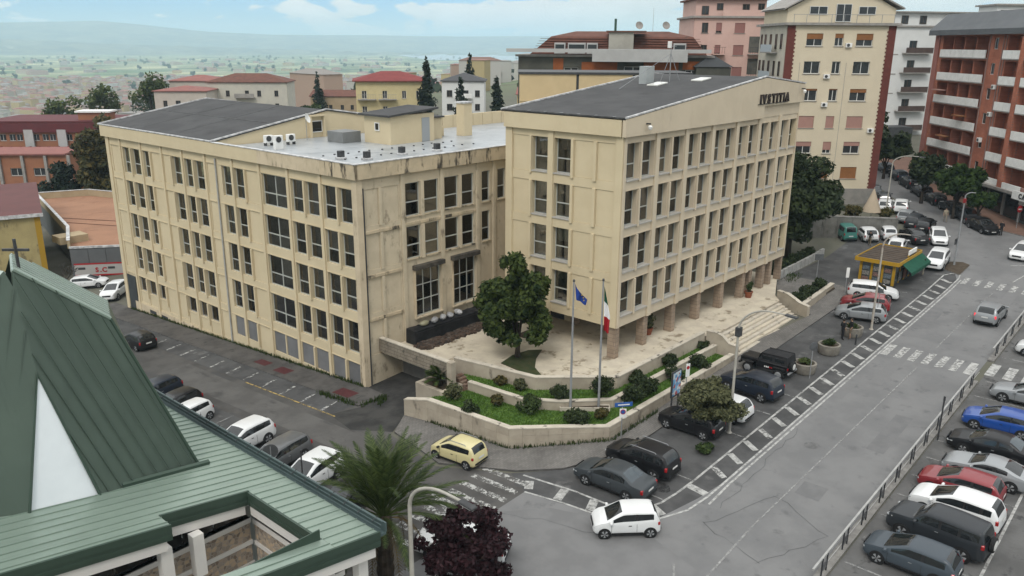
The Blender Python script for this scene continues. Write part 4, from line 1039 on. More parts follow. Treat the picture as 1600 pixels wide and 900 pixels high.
for i, (x, c, lab) in enumerate(((40.0, (.42, .40, .26), 'small yellowish bag at the left end on the black tarpaulin stack'), (41.1, (.46, .47, .48), 'second bag from the left on the black tarpaulin stack'), (42.0, (.52, .53, .54), 'third bag from the left on the black tarpaulin stack'), (42.8, (.50, .51, .53), 'fourth bag from the left on the black tarpaulin stack'), (43.7, (.58, .59, .61), 'rightmost pale plastic bag on the black tarpaulin stack'))):
    me = bag_mesh(i); me.materials.append(mat('bag_plastic%d' % i, c, tuple(q * .7 for q in c), 4, .35, .4, 8, spec=.5)); put('plastic_bag', me, None, (x, 44.1, 3.34), R_(20 * i), label=lab, cat='bag')
def rubble(n, x0, x1, y0, y1, z, seed):
    rnd = random.Random(seed); v = []; f = []
    for i in range(n):
        u = rnd.random(); x = x0 + (x1 - x0) * u; y = y0 + (y1 - y0) * rnd.random(); s = rnd.uniform(.08, .22); h = rnd.uniform(.05, .22)
        a = rnd.uniform(0, 3.1); c, s_ = math.cos(a), math.sin(a); k = len(v); L = s * rnd.uniform(1, 2.4)
        for (dx, dy, dz) in ((-L, -s, 0), (L, -s, 0), (L, s, 0), (-L, s, 0), (-L, -s * .7, h), (L, -s * .7, h), (L, s * .7, h), (-L, s * .7, h)):
            v.append((x + dx * c - dy * s_, y + dx * s_ + dy * c, z + dz * rnd.uniform(.8, 1.2)))
        f += [(k + 4, k + 5, k + 6, k + 7), (k, k + 1, k + 5, k + 4), (k + 1, k + 2, k + 6, k + 5), (k + 2, k + 3, k + 7, k + 6), (k + 3, k, k + 4, k + 7)]
    return new_mesh('rubble', v, f, mat('rubble', (.13, .085, .06), (.05, .04, .033), 3, .95, c3=(.23, .21, .18), s3=4))
put('rubble_strip', rubble(420, 38.5, 46.4, 42.4, 43.5, 2.0, 4), None, label='strip of brown broken bricks and debris along the podium', cat='rubble', kind='stuff')

# ------------------------------------------------------------------ flags
stand = thing('flag_trough', 'white marble trough on the lawn carrying two flagpoles', 'trough', (39.95, 28.65, .93), -48.4 * math.pi / 180)
for s in (-.28, .22): box('trough_side', stand, -1.65, 1.65, s, s + .06, 0, .30, m_trav_cap, .01)
for s in (-1.65, 1.59): box('trough_end', stand, s, s + .06, -.218, .218, 0, .30, m_trav_cap, .01)
box('trough_soil', stand, -1.588, 1.588, -.216, .216, 0, .22, m_soil)
def flagpole(x, y, label):
    t = thing('flagpole', label, 'flagpole', (x, y, 1.15))
    put('pole', tube_mesh([(0, 0, 0), (0, 0, 4), (0, 0, 8.6)], [.085, .07, .05], 12, m_metal_grey), t)
    put('finial', lathe_mesh([(.06, 0), (.09, .06), (.06, .14), (.01, .17)], 10, m_metal_dark), t, (0, 0, 8.6))
    return t
flagpole(39.24, 29.29, 'grey metal pole flying the blue flag')
flagpole(40.64, 28.03, 'grey metal pole flying the green white and red flag')
def hang_flag(name, label, x, y, ztop, H, W, bands, seed):
    rnd = random.Random(seed); nu, nv = 10, 24; v = []; f = []; mi = []
    R = Vector((.66, -.751, 0)); Fw = Vector((.751, .66, 0))
    for j in range(nv + 1):
        t = j / nv
        for i in range(nu + 1):
            s = i / nu
            wdt = W * (.18 + .82 * min(1, t * 1.6)) * (1 - .35 * max(0, t - .55))
            drop = H * t + s * W * .75
            p = R * (s * wdt + t * .12 * W) + Fw * (.10 * math.sin(s * 9 + t * 3 + seed) * (0.3 + t)) + Vector((0, 0, -drop * H / (H + W * .75)))
            v.append(p)
    for j in range(nv):
        for i in range(nu):
            a = j * (nu + 1) + i; f.append((a, a + 1, a + nu + 2, a + nu + 1)); mi.append(min(len(bands) - 1, int((j + .5) / nv * len(bands))))
    me = new_mesh('flag', v, f, bands, mi, True)
    return put(name, me, None, (x + .05, y - .06, ztop), label=label, cat='flag')
m_fb = mat('flag_blue', (.02, .07, .36), (.015, .05, .27), 3, .8)
fl = hang_flag('flag', 'blue flag with small yellow stars hanging from its pole', 39.24, 29.29, 9.65, 1.45, .75, [m_fb], 1)
def star(r):
    v = [(0, 0, 0)] + [(math.sin(i * math.pi / 5) * (r if i % 2 == 0 else r * .42), 0, math.cos(i * math.pi / 5) * (r if i % 2 == 0 else r * .42)) for i in range(10)]
    return new_mesh('star', v, [(0, i + 1, (i + 1) % 10 + 1) for i in range(10)], mat('flag_gold', (.55, .40, .05), None, 1, .8))
sm = star(.07)
for (u, z) in ((.42, -.75), (.52, -.92), (.56, -1.10)): put('star', sm, fl, (u * .66 - .04, -u * .751 - .06, z), -48.7 * math.pi / 180)
hang_flag('flag', 'green white and red vertical-striped flag hanging from its pole', 40.64, 28.03, 9.4, 3.2, .42, [mat('flag_green', (.01, .11, .06), None, 1, .8), mat('flag_white', (.72, .72, .72), None, 1, .8), mat('flag_red', (.46, .012, .022), None, 1, .8)], 2)

# ------------------------------------------------------------------ street lamps
def lamp(label, x, y, h, out, rise, col, head=True, az=-90, r=.10, extra=None):
    z = g(x, y)
    t = thing('street_lamp', label, 'street lamp', (x, y, z), R_(az), 'curved street lamps')
    put('pole', tube_mesh([(0, 0, 0), (0, 0, h * .5), (0, 0, h)], [r, r * .85, r * .7], 10, col), t)
    pts = []; n = 8
    for i in range(n + 1):
        a = i / n * math.pi / 2; pts.append((out * .72 * (1 - math.cos(a)), 0, h + rise * math.sin(a)))
    pts.append((out, 0, h + rise * 1.0))
    put('arm', tube_mesh(pts, [r * .7 - .003 * i for i in range(len(pts))], 8, col), t)
    if head:
        hd = put('lamp_head', boxmesh(.75, .30, .11, m_metal_dark, .03), t, (out + .3, 0, h + rise - .02), rot=(0, R_(4), 0))
        put('lamp_glass', boxmesh(.5, .22, .02, m_white), hd, (0, 0, -.067))
    put('base_plate', lathe_mesh([(r * 1.9, 0), (r * 1.9, .03), (r * 1.2, .12)], 10, col), t)
    if extra: extra(t)
    return t
m_lamp = mat('cream_lamp_paint', (.55, .53, .47), (.46, .44, .39), 2, .5)
m_lamp2 = mat('rusty_white_paint', (.52, .48, .42), (.34, .23, .16), 2.5, .6, lo=.5, hi=.7)
def bin_on(t): put('control_box', boxmesh(.35, .35, .6, m_metal_dark, .03), t, (0, .05, 6.85))
lamp('white curved street lamp behind the round bush tree', 44.6, 20.6, 7.0, 2.9, 1.6, m_lamp, extra=bin_on)
lamp('rust-streaked curved street lamp beside the last round planter', 68.9, 19.96, 7.2, 2.1, 1.3, m_lamp2)
lamp('cream curved street lamp standing by the church palm', 18.59, 21.63, 7.0, 2.9, 1.4, m_lamp, r=.12)
lamp('curved street lamp before the tall beige apartment block', 107.8, 31.46, 6.9, 3.0, 1.1, m_lamp)
def sig(t):
    put('signal_board', boxmesh(.12, .95, .62, m_metal_dark, .02), t, (-.15, .05, 2.6)); put('signal_head', boxmesh(.28, .3, .45, mat('signal_red', (.28, .02, .02), None, 1, .6), .03), t, (0, 0, 6.9))
lamp('tall traffic island post with dark board and small red head', 92.4, 19.5, 7.3, .9, .5, m_metal_grey, False, extra=sig)
isl = slab('traffic_island', [(89.4, 18.2), (93.2, 18.2), (93.8, 19.0), (93.2, 20.2), (90.4, 19.9)], .12, m_soil, None, m_kerb, 'structure')

# ------------------------------------------------------------------ signs
def post(t, h, r=.035, m=None): put('post', tube_mesh([(0, 0, 0), (0, 0, h)], [r, r], 8, m or m_metal_grey), t)
def disc(t, z, r, m, d=(0, 0), face=-120, name='sign_disc', th=.03):
    return put(name, lathe_mesh([(r, 0), (r, th), (r * .97, th + .004)], 20, m), t, (d[0], d[1], z), rot=(R_(90), 0, R_(face + 90)))
m_sign_back = mat('sign_back', (.13, .135, .14), (.10, .105, .11), 2, .5)
m_blue = mat('sign_blue', (.03, .12, .42), None, 1, .5); m_red = mat('sign_red', (.46, .02, .025), None, 1, .5)
s1 = thing('street_sign', 'long blue direction board above a no-parking plate by the corner pavement', 'sign', (39.2, 25.24, g(39.2, 25.24) + .12)); post(s1, 2.6)
b = put('direction_board', boxmesh(1.15, .05, .28, m_blue, .01), s1, (.05, -.05, 2.42), R_(-38)); put('arrow', boxmesh(.75, .008, .07, m_white), b, (.0, -.03, 0))
q = put('sign_plate', boxmesh(.42, .03, .62, m_white, .01), s1, (.0, -.06, 1.85), R_(-48)); put('roundel', lathe_mesh([(.17, 0), (.17, .01)], 18, m_red), q, (0, -.017, .1), rot=(R_(90), 0, 0)); put('roundel_centre', lathe_mesh([(.12, 0), (.12, .01)], 18, m_blue), q, (0, -.022, .1), rot=(R_(90), 0, 0))
s2 = thing('street_sign', 'narrow white parking plate on a thin post behind the billboard', 'sign', (46.2, 24.75, g(46.2, 24.75) + .12)); post(s2, 3.0)
q = put('sign_plate', boxmesh(.34, .03, .95, m_white, .01), s2, (0, -.06, 2.5), R_(-20)); put('roundel', lathe_mesh([(.13, 0), (.13, .01)], 16, m_red), q, (0, -.017, .2), rot=(R_(90), 0, 0))
bb = thing('poster_board', 'upright poster board with blue and red print on dark posts', 'billboard', (44.8, 24.75, g(44.8, 24.75) + .12))
for x in (-.42, .42): put('post', boxmesh(.09, .09, 1.1, m_metal_dark), bb, (x, 0, .55))
put('board_frame', boxmesh(1.15, .12, 1.85, m_metal_dark, .02), bb, (0, 0, 2.03))
def poster_mat():
    m, nt, p, o = _nodes('poster_print'); N = nt.nodes; L = nt.links
    tc = N.new('ShaderNodeTexCoord'); n = N.new('ShaderNodeTexVoronoi'); n.inputs['Scale'].default_value = 4.0; L.new(tc.outputs['Object'], n.inputs['Vector'])
    cr = N.new('ShaderNodeValToRGB'); L.new(n.outputs['Color'], cr.inputs[0]); e = cr.color_ramp.elements; cr.color_ramp.interpolation = 'CONSTANT'
    e[0].color = (.10, .28, .50, 1); e[1].position = .42; e[1].color = (.55, .60, .62, 1)
    k = e.new(.62); k.color = (.36, .03, .04, 1); k = e.new(.75); k.color = (.14, .36, .58, 1)
    L.new(cr.outputs[0], p.inputs['Base Color']); p.inputs['Roughness'].default_value = .3; return m
put('poster', boxmesh(.98, .01, 1.62, poster_mat()), bb, (0, -.067, 2.05))
s3 = thing('street_sign', 'round sign seen from behind, standing at the first round planter', 'sign', (55.95, 20.0, g(55.95, 20) + .02)); post(s3, 2.8); disc(s3, 2.5, .33, m_sign_back, (0, -.02))
s4 = thing('street_sign', 'dark square sign seen from behind on the far pavement', 'sign', (78.6, 28.6, g(78.6, 28.6) + .12)); post(s4, 2.9)
for z in (2.55,): put('sign_plate', boxmesh(.85, .03, .62, m_sign_back, .01), s4, (0, -.05, z), R_(-48))
s5 = thing('street_sign', 'slim post with white plate next to the kiosk', 'sign', (75.3, 24.6, g(75.3, 24.6) + .12)); post(s5, 3.0); put('sign_plate', boxmesh(.30, .03, .95, m_white, .01), s5, (0, -.05, 2.5), R_(-48))
s6 = thing('no_entry_sign', 'red no-entry disc with white bar before the brick building', 'sign', (110.5, 17.4, g(110.5, 17.4) + .13)); post(s6, 2.6); d_ = disc(s6, 2.3, .42, m_red, (-.03, -.03)); put('bar', boxmesh(.56, .12, .012, m_white), d_, (0, 0, .042))
s7 = thing('street_sign', 'thin dark post rising above the lot fence', 'sign', (52.0, 10.25, g(52, 10.25) + .02)); post(s7, 2.9, .05, m_metal_dark); put('sign_plate', boxmesh(.05, .12, .28, m_metal_dark), s7, (0, 0, 2.8))
s8 = thing('street_sign', 'thin sign post at the rear of the silver parked hatchback', 'sign', (70.7, 20.2, g(70.7, 20.2) + .02)); post(s8, 3.2, .03); put('sign_plate', boxmesh(.5, .03, .35, m_sign_back, .01), s8, (0, -.05, 2.9), R_(-48))
s9 = thing('bollard', 'short dark bollard beside the round planters', 'bollard', (64.6, 19.75, g(64.6, 19.75) + .02)); put('bollard_body', lathe_mesh([(.07, 0), (.06, .75), (.08, .8), (.03, .9)], 10, m_metal_dark), s9)
s10 = thing('street_sign', 'round grey sign back standing behind the church gutter', 'sign', (21.2, 36.0, g(21.2, 36) + .12)); post(s10, 3.4); disc(s10, 3.1, .42, m_sign_back, (0, .02)); put('sign_plate', boxmesh(.6, .03, .35, m_sign_back), s10, (0, .02, 2.5), R_(-48))
s11 = thing('street_sign', 'slim dark pole standing before the white parked van of the side street', 'sign', (20.7, 32.3, g(20.7, 32.3) + .12)); post(s11, 4.6, .04, m_metal_dark); put('pole_cap', lathe_mesh([(.05, 0), (.05, .04)], 8, m_metal_dark), s11, (0, 0, 4.6))

# ------------------------------------------------------------------ round planters (plants added further down)
m_conc = mat('planter_concrete', (.32, .295, .25), (.23, .21, .18), 2.5, .95, .4, 12)
PLANTERS = [(56.75, 20.75, 'round concrete planter with a sign post standing in front'), (61.5, 20.75, 'round concrete planter with a taller leafy plant, middle of three'), (66.5, 20.75, 'round concrete planter next to the silver hatchback')]
for (x, y, lab) in PLANTERS:
    t = thing('round_planter', lab, 'planter', (x, y, g(x, y) + .02), group='round concrete planters')
    put('planter_bowl', lathe_mesh([(.72, 0), (.80, .10), (.84, .55), (.86, .78), (.70, .80), (.66, .62)], 24, m_conc), t)
    put('planter_soil', lathe_mesh([(.66, .60), (.66, .64), (.05, .68)], 18, m_soil), t)
for (x, y, lab) in ((52.7, 31.9, 'terracotta pot with a bushy plant between the first portico columns'), (67.3, 30.45, 'terracotta pot beside the far portico columns')):
    t = thing('flower_pot', lab, 'flower pot', (x, y, PZ + .002))
    put('pot', lathe_mesh([(.26, 0), (.36, .48), (.40, .50), (.40, .58), (.33, .58), (.32, .50)], 16, mat('terracotta', (.34, .11, .055), (.26, .085, .045), 4, .85)), t)
    put('pot_soil', lathe_mesh([(.32, .48), (.32, .51), (.03, .53)], 12, m_soil), t)
pl2 = thing('low_planter', 'low pale stone plinth under the magnolia at the podium', 'planter', (45.6, 38.5, PZ)); box('plinth', pl2, -.9, .9, -.6, .6, .002, .28, m_trav, .02); box('plinth_top', pl2, -.8, .8, -.5, .5, .283, .33, m_soil)

# ------------------------------------------------------------------ fence along the car park
m_rail = mat('fence_rail', (.50, .50, .48), (.40, .40, .39), 2, .6)
m_fpost = mat('fence_post', (.035, .037, .042), None, 1, .5)
m_panelf = mat('fence_plate', (.11, .115, .12), (.16, .16, .165), 2, .5)
def fence(label, x0, x1):
    t = thing('railing', label, 'fence', (x0, 10.66, 0))
    n = int((x1 - x0) / 2.6); w = (x1 - x0) / n; sl = math.atan(.03)
    pa = boxmesh(w, .10, .10, m_rail); pb = boxmesh(.05, .06, .98, m_fpost); pc = boxmesh(.52, .03, .40, m_panelf); pd = boxmesh(w - .75, .025, .03, m_rail)
    for i in range(n):
        xc = x0 + (i + .5) * w; z = g(xc, 10.66) + .13
        put('rail', pa, t, (xc - x0, 0, z + .92), rot=(0, -sl, 0))
        for s in (-.30, .30): put('post', pb, t, (xc - x0 + s, -.055, z + .46), 0)
        put('infill_plate', pc, t, (xc - x0, -.055, z + .42), rot=(0, -sl, 0))
        put('lower_rail', pd, t, (xc - x0 + w / 2, -.02, g(xc + w / 2, 10.66) + .13 + .35), rot=(0, -sl, 0))
fence('pale railing with dark post pairs along the car park, nearer stretch', 33.2, 62.8)
fence('pale railing with dark post pairs along the car park, stretch beyond the crossing', 67.7, 92.0)

# ------------------------------------------------------------------ kiosk
kz = g(81.4, 22.2)
kio = thing('kiosk', 'yellow framed glass newspaper kiosk with green awning and brown flat roof', 'kiosk', (81.4, 22.15, kz))
m_ky = mat('kiosk_yellow', (.56, .33, .025), (.50, .29, .02), 2, .5); m_kroof = mat('kiosk_roof', (.125, .095, .072), (.085, .066, .052), .9, .85, .2, 10)
KW, KD, KH = 6.6, 3.35, 2.45
m_kglass = mat('kiosk_glass', (.09, .11, .11), (.17, .19, .18), 1.2, .12, spec=.6)
box('base', kio, 0, KW, 0, KD, 0, .25, m_metal_dark)
for i in range(5): 
    for y in (.05, KD - .05): put('post', boxmesh(.16, .12, KH - .25, m_ky), kio, (.08 + i * (KW - .16) / 4, y, .25 + (KH - .25) / 2))
for j in range(4): put('post', boxmesh(.12, .20, KH - .252, m_ky), kio, (.058, .14 + j * (KD - .28) / 3, .25 + (KH - .25) / 2))
for j in range(3): 
    w = (KD - .28) / 3; put('pane', boxmesh(.03, w - .22, KH - .5, m_kglass), kio, (.08, .14 + (j + .5) * w, .25 + (KH - .25) / 2))
for i in range(4):
    w = (KW - .16) / 4
    for y in (.06, KD - .06): put('pane', boxmesh(w - .18, .03, KH - .5, m_kglass), kio, (.08 + (i + .5) * w, y, .25 + (KH - .25) / 2))
for j in range(3):
    for k in range(3): put('newspaper_rack', boxmesh(.05, .62, .42, mat('magazines%d' % ((j + k) % 3), ((.42, .40, .36), (.20, .26, .30), (.36, .18, .14))[(j + k) % 3], (.10, .10, .10), 9, .6), .01), kio, (-.035, .65 + j * 1.03, .6 + k * .55))
box('inner_core', kio, .4, KW - .3, .4, KD - .4, .252, KH - .05, m_metal_dark)
ro = box('roof', kio, -.35, KW + .3, -.35, KD + .35, KH + .002, KH + .16, m_kroof)
for (a, b, c, d) in ((-.42, -.352, -.42, KD + .42), (KW + .302, KW + .37, -.42, KD + .42), (-.352, KW + .302, -.42, -.352), (-.352, KW + .302, KD + .352, KD + .42)): box('roof_trim', kio, a, b, c, d, KH - .12, KH + .26, m_ky)
for i in range(9): box('roof_batten', kio, -.3 + i * .78, -.26 + i * .78, -.3, KD + .3, KH + .162, KH + .20, m_kroof)
v = [(.6, -.43, KH - .05), (KW + .35, -.43, KH - .05), (KW + .35, -1.35, KH - .75), (.6, -1.35, KH - .75)]; v += [(x, y, z - .04) for x, y, z in v]
m_awn = mat('green_awning', (.012, .105, .062), (.01, .085, .05), 2, .8)
aw = put('awning', new_mesh('awning', v, [(0, 3, 2, 1), (4, 5, 6, 7), (0, 1, 5, 4), (1, 2, 6, 5), (2, 3, 7, 6), (3, 0, 4, 7)], m_awn), kio); put('valance', boxmesh(KW - .26, .02, .28, m_awn), aw, ((.6 + KW + .35) / 2, -1.37, KH - .92))
put('roof_sign', boxmesh(2.4, .12, .55, m_white, .01), kio, (4.3, -.2, KH + .52)); put('roof_sign_trim', boxmesh(3.0, .08, .10, m_ky), kio, (4.3, -.22, KH + .31))
for i in range(3): put('display_panel', boxmesh(.9, .04, .9, mat('display%d' % i, ((.30, .30, .28), (.40, .12, .05), (.08, .12, .16))[i], (.08, .08, .08), 6, .5)), kio, (1.6 + i * 1.5, -.08, 1.0))
# white low wall with hedge beside the dark tree, retaining wall further up
stone = thing('low_white_wall', 'low white rendered wall in sections under the dark tree', 'wall', (76.3, 32.0, 0))
for i in range(12):
    x = 76.3 + i * 1.02; z = g(x, 31.8)
    put('wall_section', boxmesh(.98, .25, 1.0, mat('whitewash', (.55, .55, .53), (.40, .40, .38), 1.5, .85)), stone, (i * 1.02 + .5, -.02 * i, z + .35))
ret = thing('retaining_wall', 'streaked concrete retaining wall behind the parked cars', 'wall', (99.6, 27.6, 0))
d = Vector((96.4 - 99.6, 32.6 - 27.6)); L = d.length; ang = math.atan2(d.y, d.x)
for i in range(6):
    w = L * 1.7 / 6; put('wall_panel', boxmesh(w - .03, .4, 3.0, mat('streaked_concrete', (.23, .225, .205), (.16, .155, .14), .8, .95, .3, 6, c3=(.085, .085, .075), s3=1.3, st3=(1, 1, .25))), ret, (d.x / L * w * (i + .5), d.y / L * w * (i + .5), 3.2), ang)
put('coping', boxmesh(L * 1.7, .5, .12, m_kerb), ret, (d.x * .85, d.y * .85, 4.763), ang)
# ------------------------------------------------------------------ vegetation
def quad_cloud(V, m, name='foliage'):
    n = V.shape[0]
    me = bpy.data.meshes.new(name)
    me.vertices.add(n * 4); me.vertices.foreach_set('co', V.reshape(-1).astype(np.float32))
    me.loops.add(n * 4); me.loops.foreach_set('vertex_index', np.arange(n * 4, dtype=np.int32))
    me.polygons.add(n); me.polygons.foreach_set('loop_start', np.arange(0, n * 4, 4, dtype=np.int32))
    try: me.polygons.foreach_set('loop_total', np.full(n, 4, dtype=np.int32))
    except Exception: pass
    me.materials.append(m); me.update(calc_edges=True); me.validate()
    return me
def leaf_quads(clumps, n, size, rng, aspect=1.7, shell=0.35, droop=0.0):
    c = np.array(clumps, float); w = (c[:, 3] * c[:, 4] * c[:, 5]) ** (0.72); w /= w.sum()
    k = rng.choice(len(c), n, p=w)
    d = rng.normal(size=(n, 3)); d /= np.linalg.norm(d, axis=1)[:, None]
    r = rng.random(n) ** shell
    p = c[k, :3] + d * c[k, 3:6] * r[:, None]
    nrm = d + rng.normal(size=(n, 3)) * .75 + np.array([0, 0, .35]); nrm /= np.linalg.norm(nrm, axis=1)[:, None]
    t = np.cross(nrm, rng.normal(size=(n, 3))); t /= np.linalg.norm(t, axis=1)[:, None] + 1e-9
    t[:, 2] -= droop; t /= np.linalg.norm(t, axis=1)[:, None]
    b = np.cross(nrm, t); b /= np.linalg.norm(b, axis=1)[:, None] + 1e-9
    s = size * (.6 + .8 * rng.random(n)); a = t * (s * aspect / 2)[:, None]; q = b * (s / 2)[:, None]
    V = np.stack([p - a, p + q * .9, p + a, p - q * .9], axis=1)
    return V
def crown_clumps(rx, ry, rz, cz, n, rng, cs=(.32, .5), fill=.75, cone=0.0):
    out = []
    for _ in range(n):
        d = rng.normal(size=3); d /= np.linalg.norm(d); r = (rng.random() ** .45) * fill
        s = rng.uniform(*cs)
        q = 1 - cone * (d[2] * r + .55)
        out.append((d[0] * rx * r * q, d[1] * ry * r * q, cz + d[2] * rz * r, rx * s * q, ry * s * q, rz * s * .85))
    return out
def limb_mesh(h, r0, crown, rng, m, n=6, split=.55):
    """trunk and limbs in one branching mesh"""
    V = []; F = []
    def add(pts, rad, seg=7):
        me = tube_mesh(pts, rad, seg, m, True)
        k = len(V); V.extend([v.co.copy() for v in me.vertices]); F.extend([tuple(i + k for i in p.vertices) for p in me.polygons]); bpy.data.meshes.remove(me)
    top = h * 1.05
    add([(0, 0, -.1), (rng.uniform(-.05, .05), rng.uniform(-.05, .05), h * .5), (rng.uniform(-.1, .1), rng.uniform(-.1, .1), top)], [r0 * 1.25, r0 * .9, r0 * .7], 9)
    for i in range(n):
        c = crown[i % len(crown)]; z0 = h * rng.uniform(split, 1.0)
        mid = (c[0] * .4, c[1] * .4, z0 + (c[2] - z0) * .55)
        add([(0, 0, z0), mid, (c[0] * .9, c[1] * .9, c[2])], [r0 * .55, r0 * .35, r0 * .12], 6)
    return new_mesh('limbs', V, F, m, None, True)
m_bark = mat('bark', (.085, .065, .048), (.045, .036, .028), 3, .95, .6, 10, stretch=(1, 1, .3))
m_bark_g = mat('grey_bark', (.12, .11, .095), (.07, .064, .056), 3, .95, .6, 10, stretch=(1, 1, .3))
def tree(name, label, x, y, z, h, rx, ry, rz, n, size, m, seed, nclump=16, cs=(.32, .5), bark=None, r0=.2, cz=None, group=None, cat='tree', fill=.75, droop=0., shell=.35, limbs=6, cone=0.):
    rng = np.random.default_rng(seed)
    t = thing(name, label, cat, (x, y, z), 0, group)
    cl = crown_clumps(rx, ry, rz, cz if cz is not None else h + rz * .75, nclump, rng, cs, fill, cone)
    put('trunk', limb_mesh(h, r0, cl, rng, bark or m_bark, limbs), t)
    put('crown', quad_cloud(leaf_quads(cl, n, size, rng, droop=droop, shell=shell), m), t)
    return t
lf_mag = leafmat('magnolia_leaf', (.014, .034, .009), (.110, .150, .036))
lf_dark = leafmat('dark_leaf', (.016, .030, .011), (.068, .095, .034))
lf_mid = leafmat('mid_leaf', (.022, .045, .012), (.085, .125, .035))
lf_olive = leafmat('olive_leaf', (.040, .050, .020), (.200, .205, .100))
lf_autumn = leafmat('autumn_leaf', (.040, .048, .016), (.150, .120, .036))
lf_plum = leafmat('plum_leaf', (.012, .005, .007), (.060, .022, .028))
lf_con = leafmat('conifer_leaf', (.008, .018, .010), (.028, .045, .022))
lf_light = leafmat('light_leaf', (.045, .075, .020), (.150, .185, .060))
lf_palm = leafmat('palm_leaf', (.035, .062, .018), (.120, .165, .048), .5)
tree('magnolia_tree', 'broad dark green magnolia growing on the courthouse podium', 42.0, 36.3, 2.0, 1.2, 3.1, 3.3, 3.5, 15000, .25, lf_mag, 11, 80, (.14, .28), r0=.20, cz=4.45, fill=.95, cone=.26)
tree('evergreen_tree', 'tall dark evergreen tree at the right end of the courthouse', 85.5, 34.6, g(85.5, 34.6), 2.6, 5.7, 5.7, 5.4, 21000, .30, lf_dark, 12, 80, (.14, .27), r0=.35, cz=7.0, fill=.8)
tree('olive_tree', 'rounded olive-green bush tree in front of the parked dark cars', 43.6, 21.5, g(43.6, 21.5), 1.1, 2.25, 2.25, 1.8, 19000, .125, lf_olive, 13, 44, (.18, .34), r0=.10, cz=2.25, fill=.75)
tree('plum_tree', 'dark purple-leaved plum tree in front of the cream lamp', 22.4, 22.3, g(22.4, 22.3), 1.5, 2.5, 2.5, 2.0, 9500, .15, lf_plum, 14, 50, (.14, .27), r0=.12, cz=2.6, fill=.85)
lf_conspread = [(100.2, 27.6)]
tree('street_tree', 'bright green street tree before the brick building, nearest its corner', 111.6, 24.6, g(111.6, 24.6), 2.0, 3.3, 3.3, 2.6, 3800, .36, leafmat('street_leaf', (.012, .034, .006), (.060, .105, .018)), 15, 20, (.28, .45), cz=4.6, group='street trees by the brick building')
tree('street_tree', 'second dark green street tree before the brick building', 117.5, 30.0, g(117.5, 30), 2.0, 3.0, 3.0, 2.5, 2600, .4, lf_dark, 16, 18, (.28, .45), cz=4.6, group='street trees by the brick building')
tree('street_tree', 'dark street tree crossed by the tip of the curved lamp arm', 130.0, 39.0, g(130, 39), 2.2, 3.6, 3.6, 3.0, 2600, .45, lf_dark, 17, 18, (.28, .45), cz=5.0, group='street trees by the brick building')
tree('street_tree', 'farthest street tree before the grey apartment block', 143.0, 47.5, g(143, 47.5), 2.4, 4.5, 4.5, 3.4, 2600, .5, lf_dark, 18, 18, (.28, .45), cz=6.0, group='street trees by the brick building')
tree('street_tree', 'low street tree in front of the bank shopfront corner', 110.4, 21.6, g(110.4, 21.6), 1.6, 1.9, 1.9, 1.6, 1600, .34, MATS['street_leaf'], 19, 14, (.28, .45), cz=3.2, group='street trees by the brick building')
tree('autumn_tree', 'tall tree turning yellow-brown behind the left end of the wing', 59.5, 146.0, g(59.5, 146), 4.0, 6.2, 6.2, 8.0, 9000, .50, lf_autumn, 20, 50, (.16, .30), r0=.4, cz=10.0, fill=.85)
tree('autumn_tree', 'lower olive tree beside the yellowing tree at the school', 54.0, 152.0, g(54, 152), 3.5, 4.0, 4.0, 5.0, 3000, .5, lf_con, 21, 20, (.26, .4), r0=.3, cz=6.0)
# bare tree by the banner wall
def bare_tree(label, x, y, z, h, seed):
    rng = random.Random(seed); V = []; F = []
    def add(pts, rad):
        me = tube_mesh(pts, rad, 5, m_bark_g, False); k = len(V)
        V.extend([v.co.copy() for v in me.vertices]); F.extend([tuple(i + k for i in p.vertices) for p in me.polygons]); bpy.data.meshes.remove(me)
    def grow(p, d, L, r, depth):
        q = p + d * L; add([p, p + d * L * .5 + Vector((rng.uniform(-.1, .1), rng.uniform(-.1, .1), 0)) * L * .3, q], [r, r * .8, r * .6])
        if depth == 0: return
        for _ in range(3):
            e = (d + Vector((rng.uniform(-.8, .8), rng.uniform(-.8, .8), rng.uniform(-.2, .5)))).normalized(); grow(q, e, L * rng.uniform(.6, .85), r * .58, depth - 1)
    grow(Vector((0, 0, -.1)), Vector((0, 0, 1)), h * .28, .16, 4)
    t = thing('bare_tree', label, 'tree', (x, y, z)); put('branches', new_mesh('branches', V, F, m_bark_g, None, True), t)
bare_tree('bare leafless tree in front of the stained yellow building', 34.4, 100.2, g(34.4, 100.2), 4.6, 3)
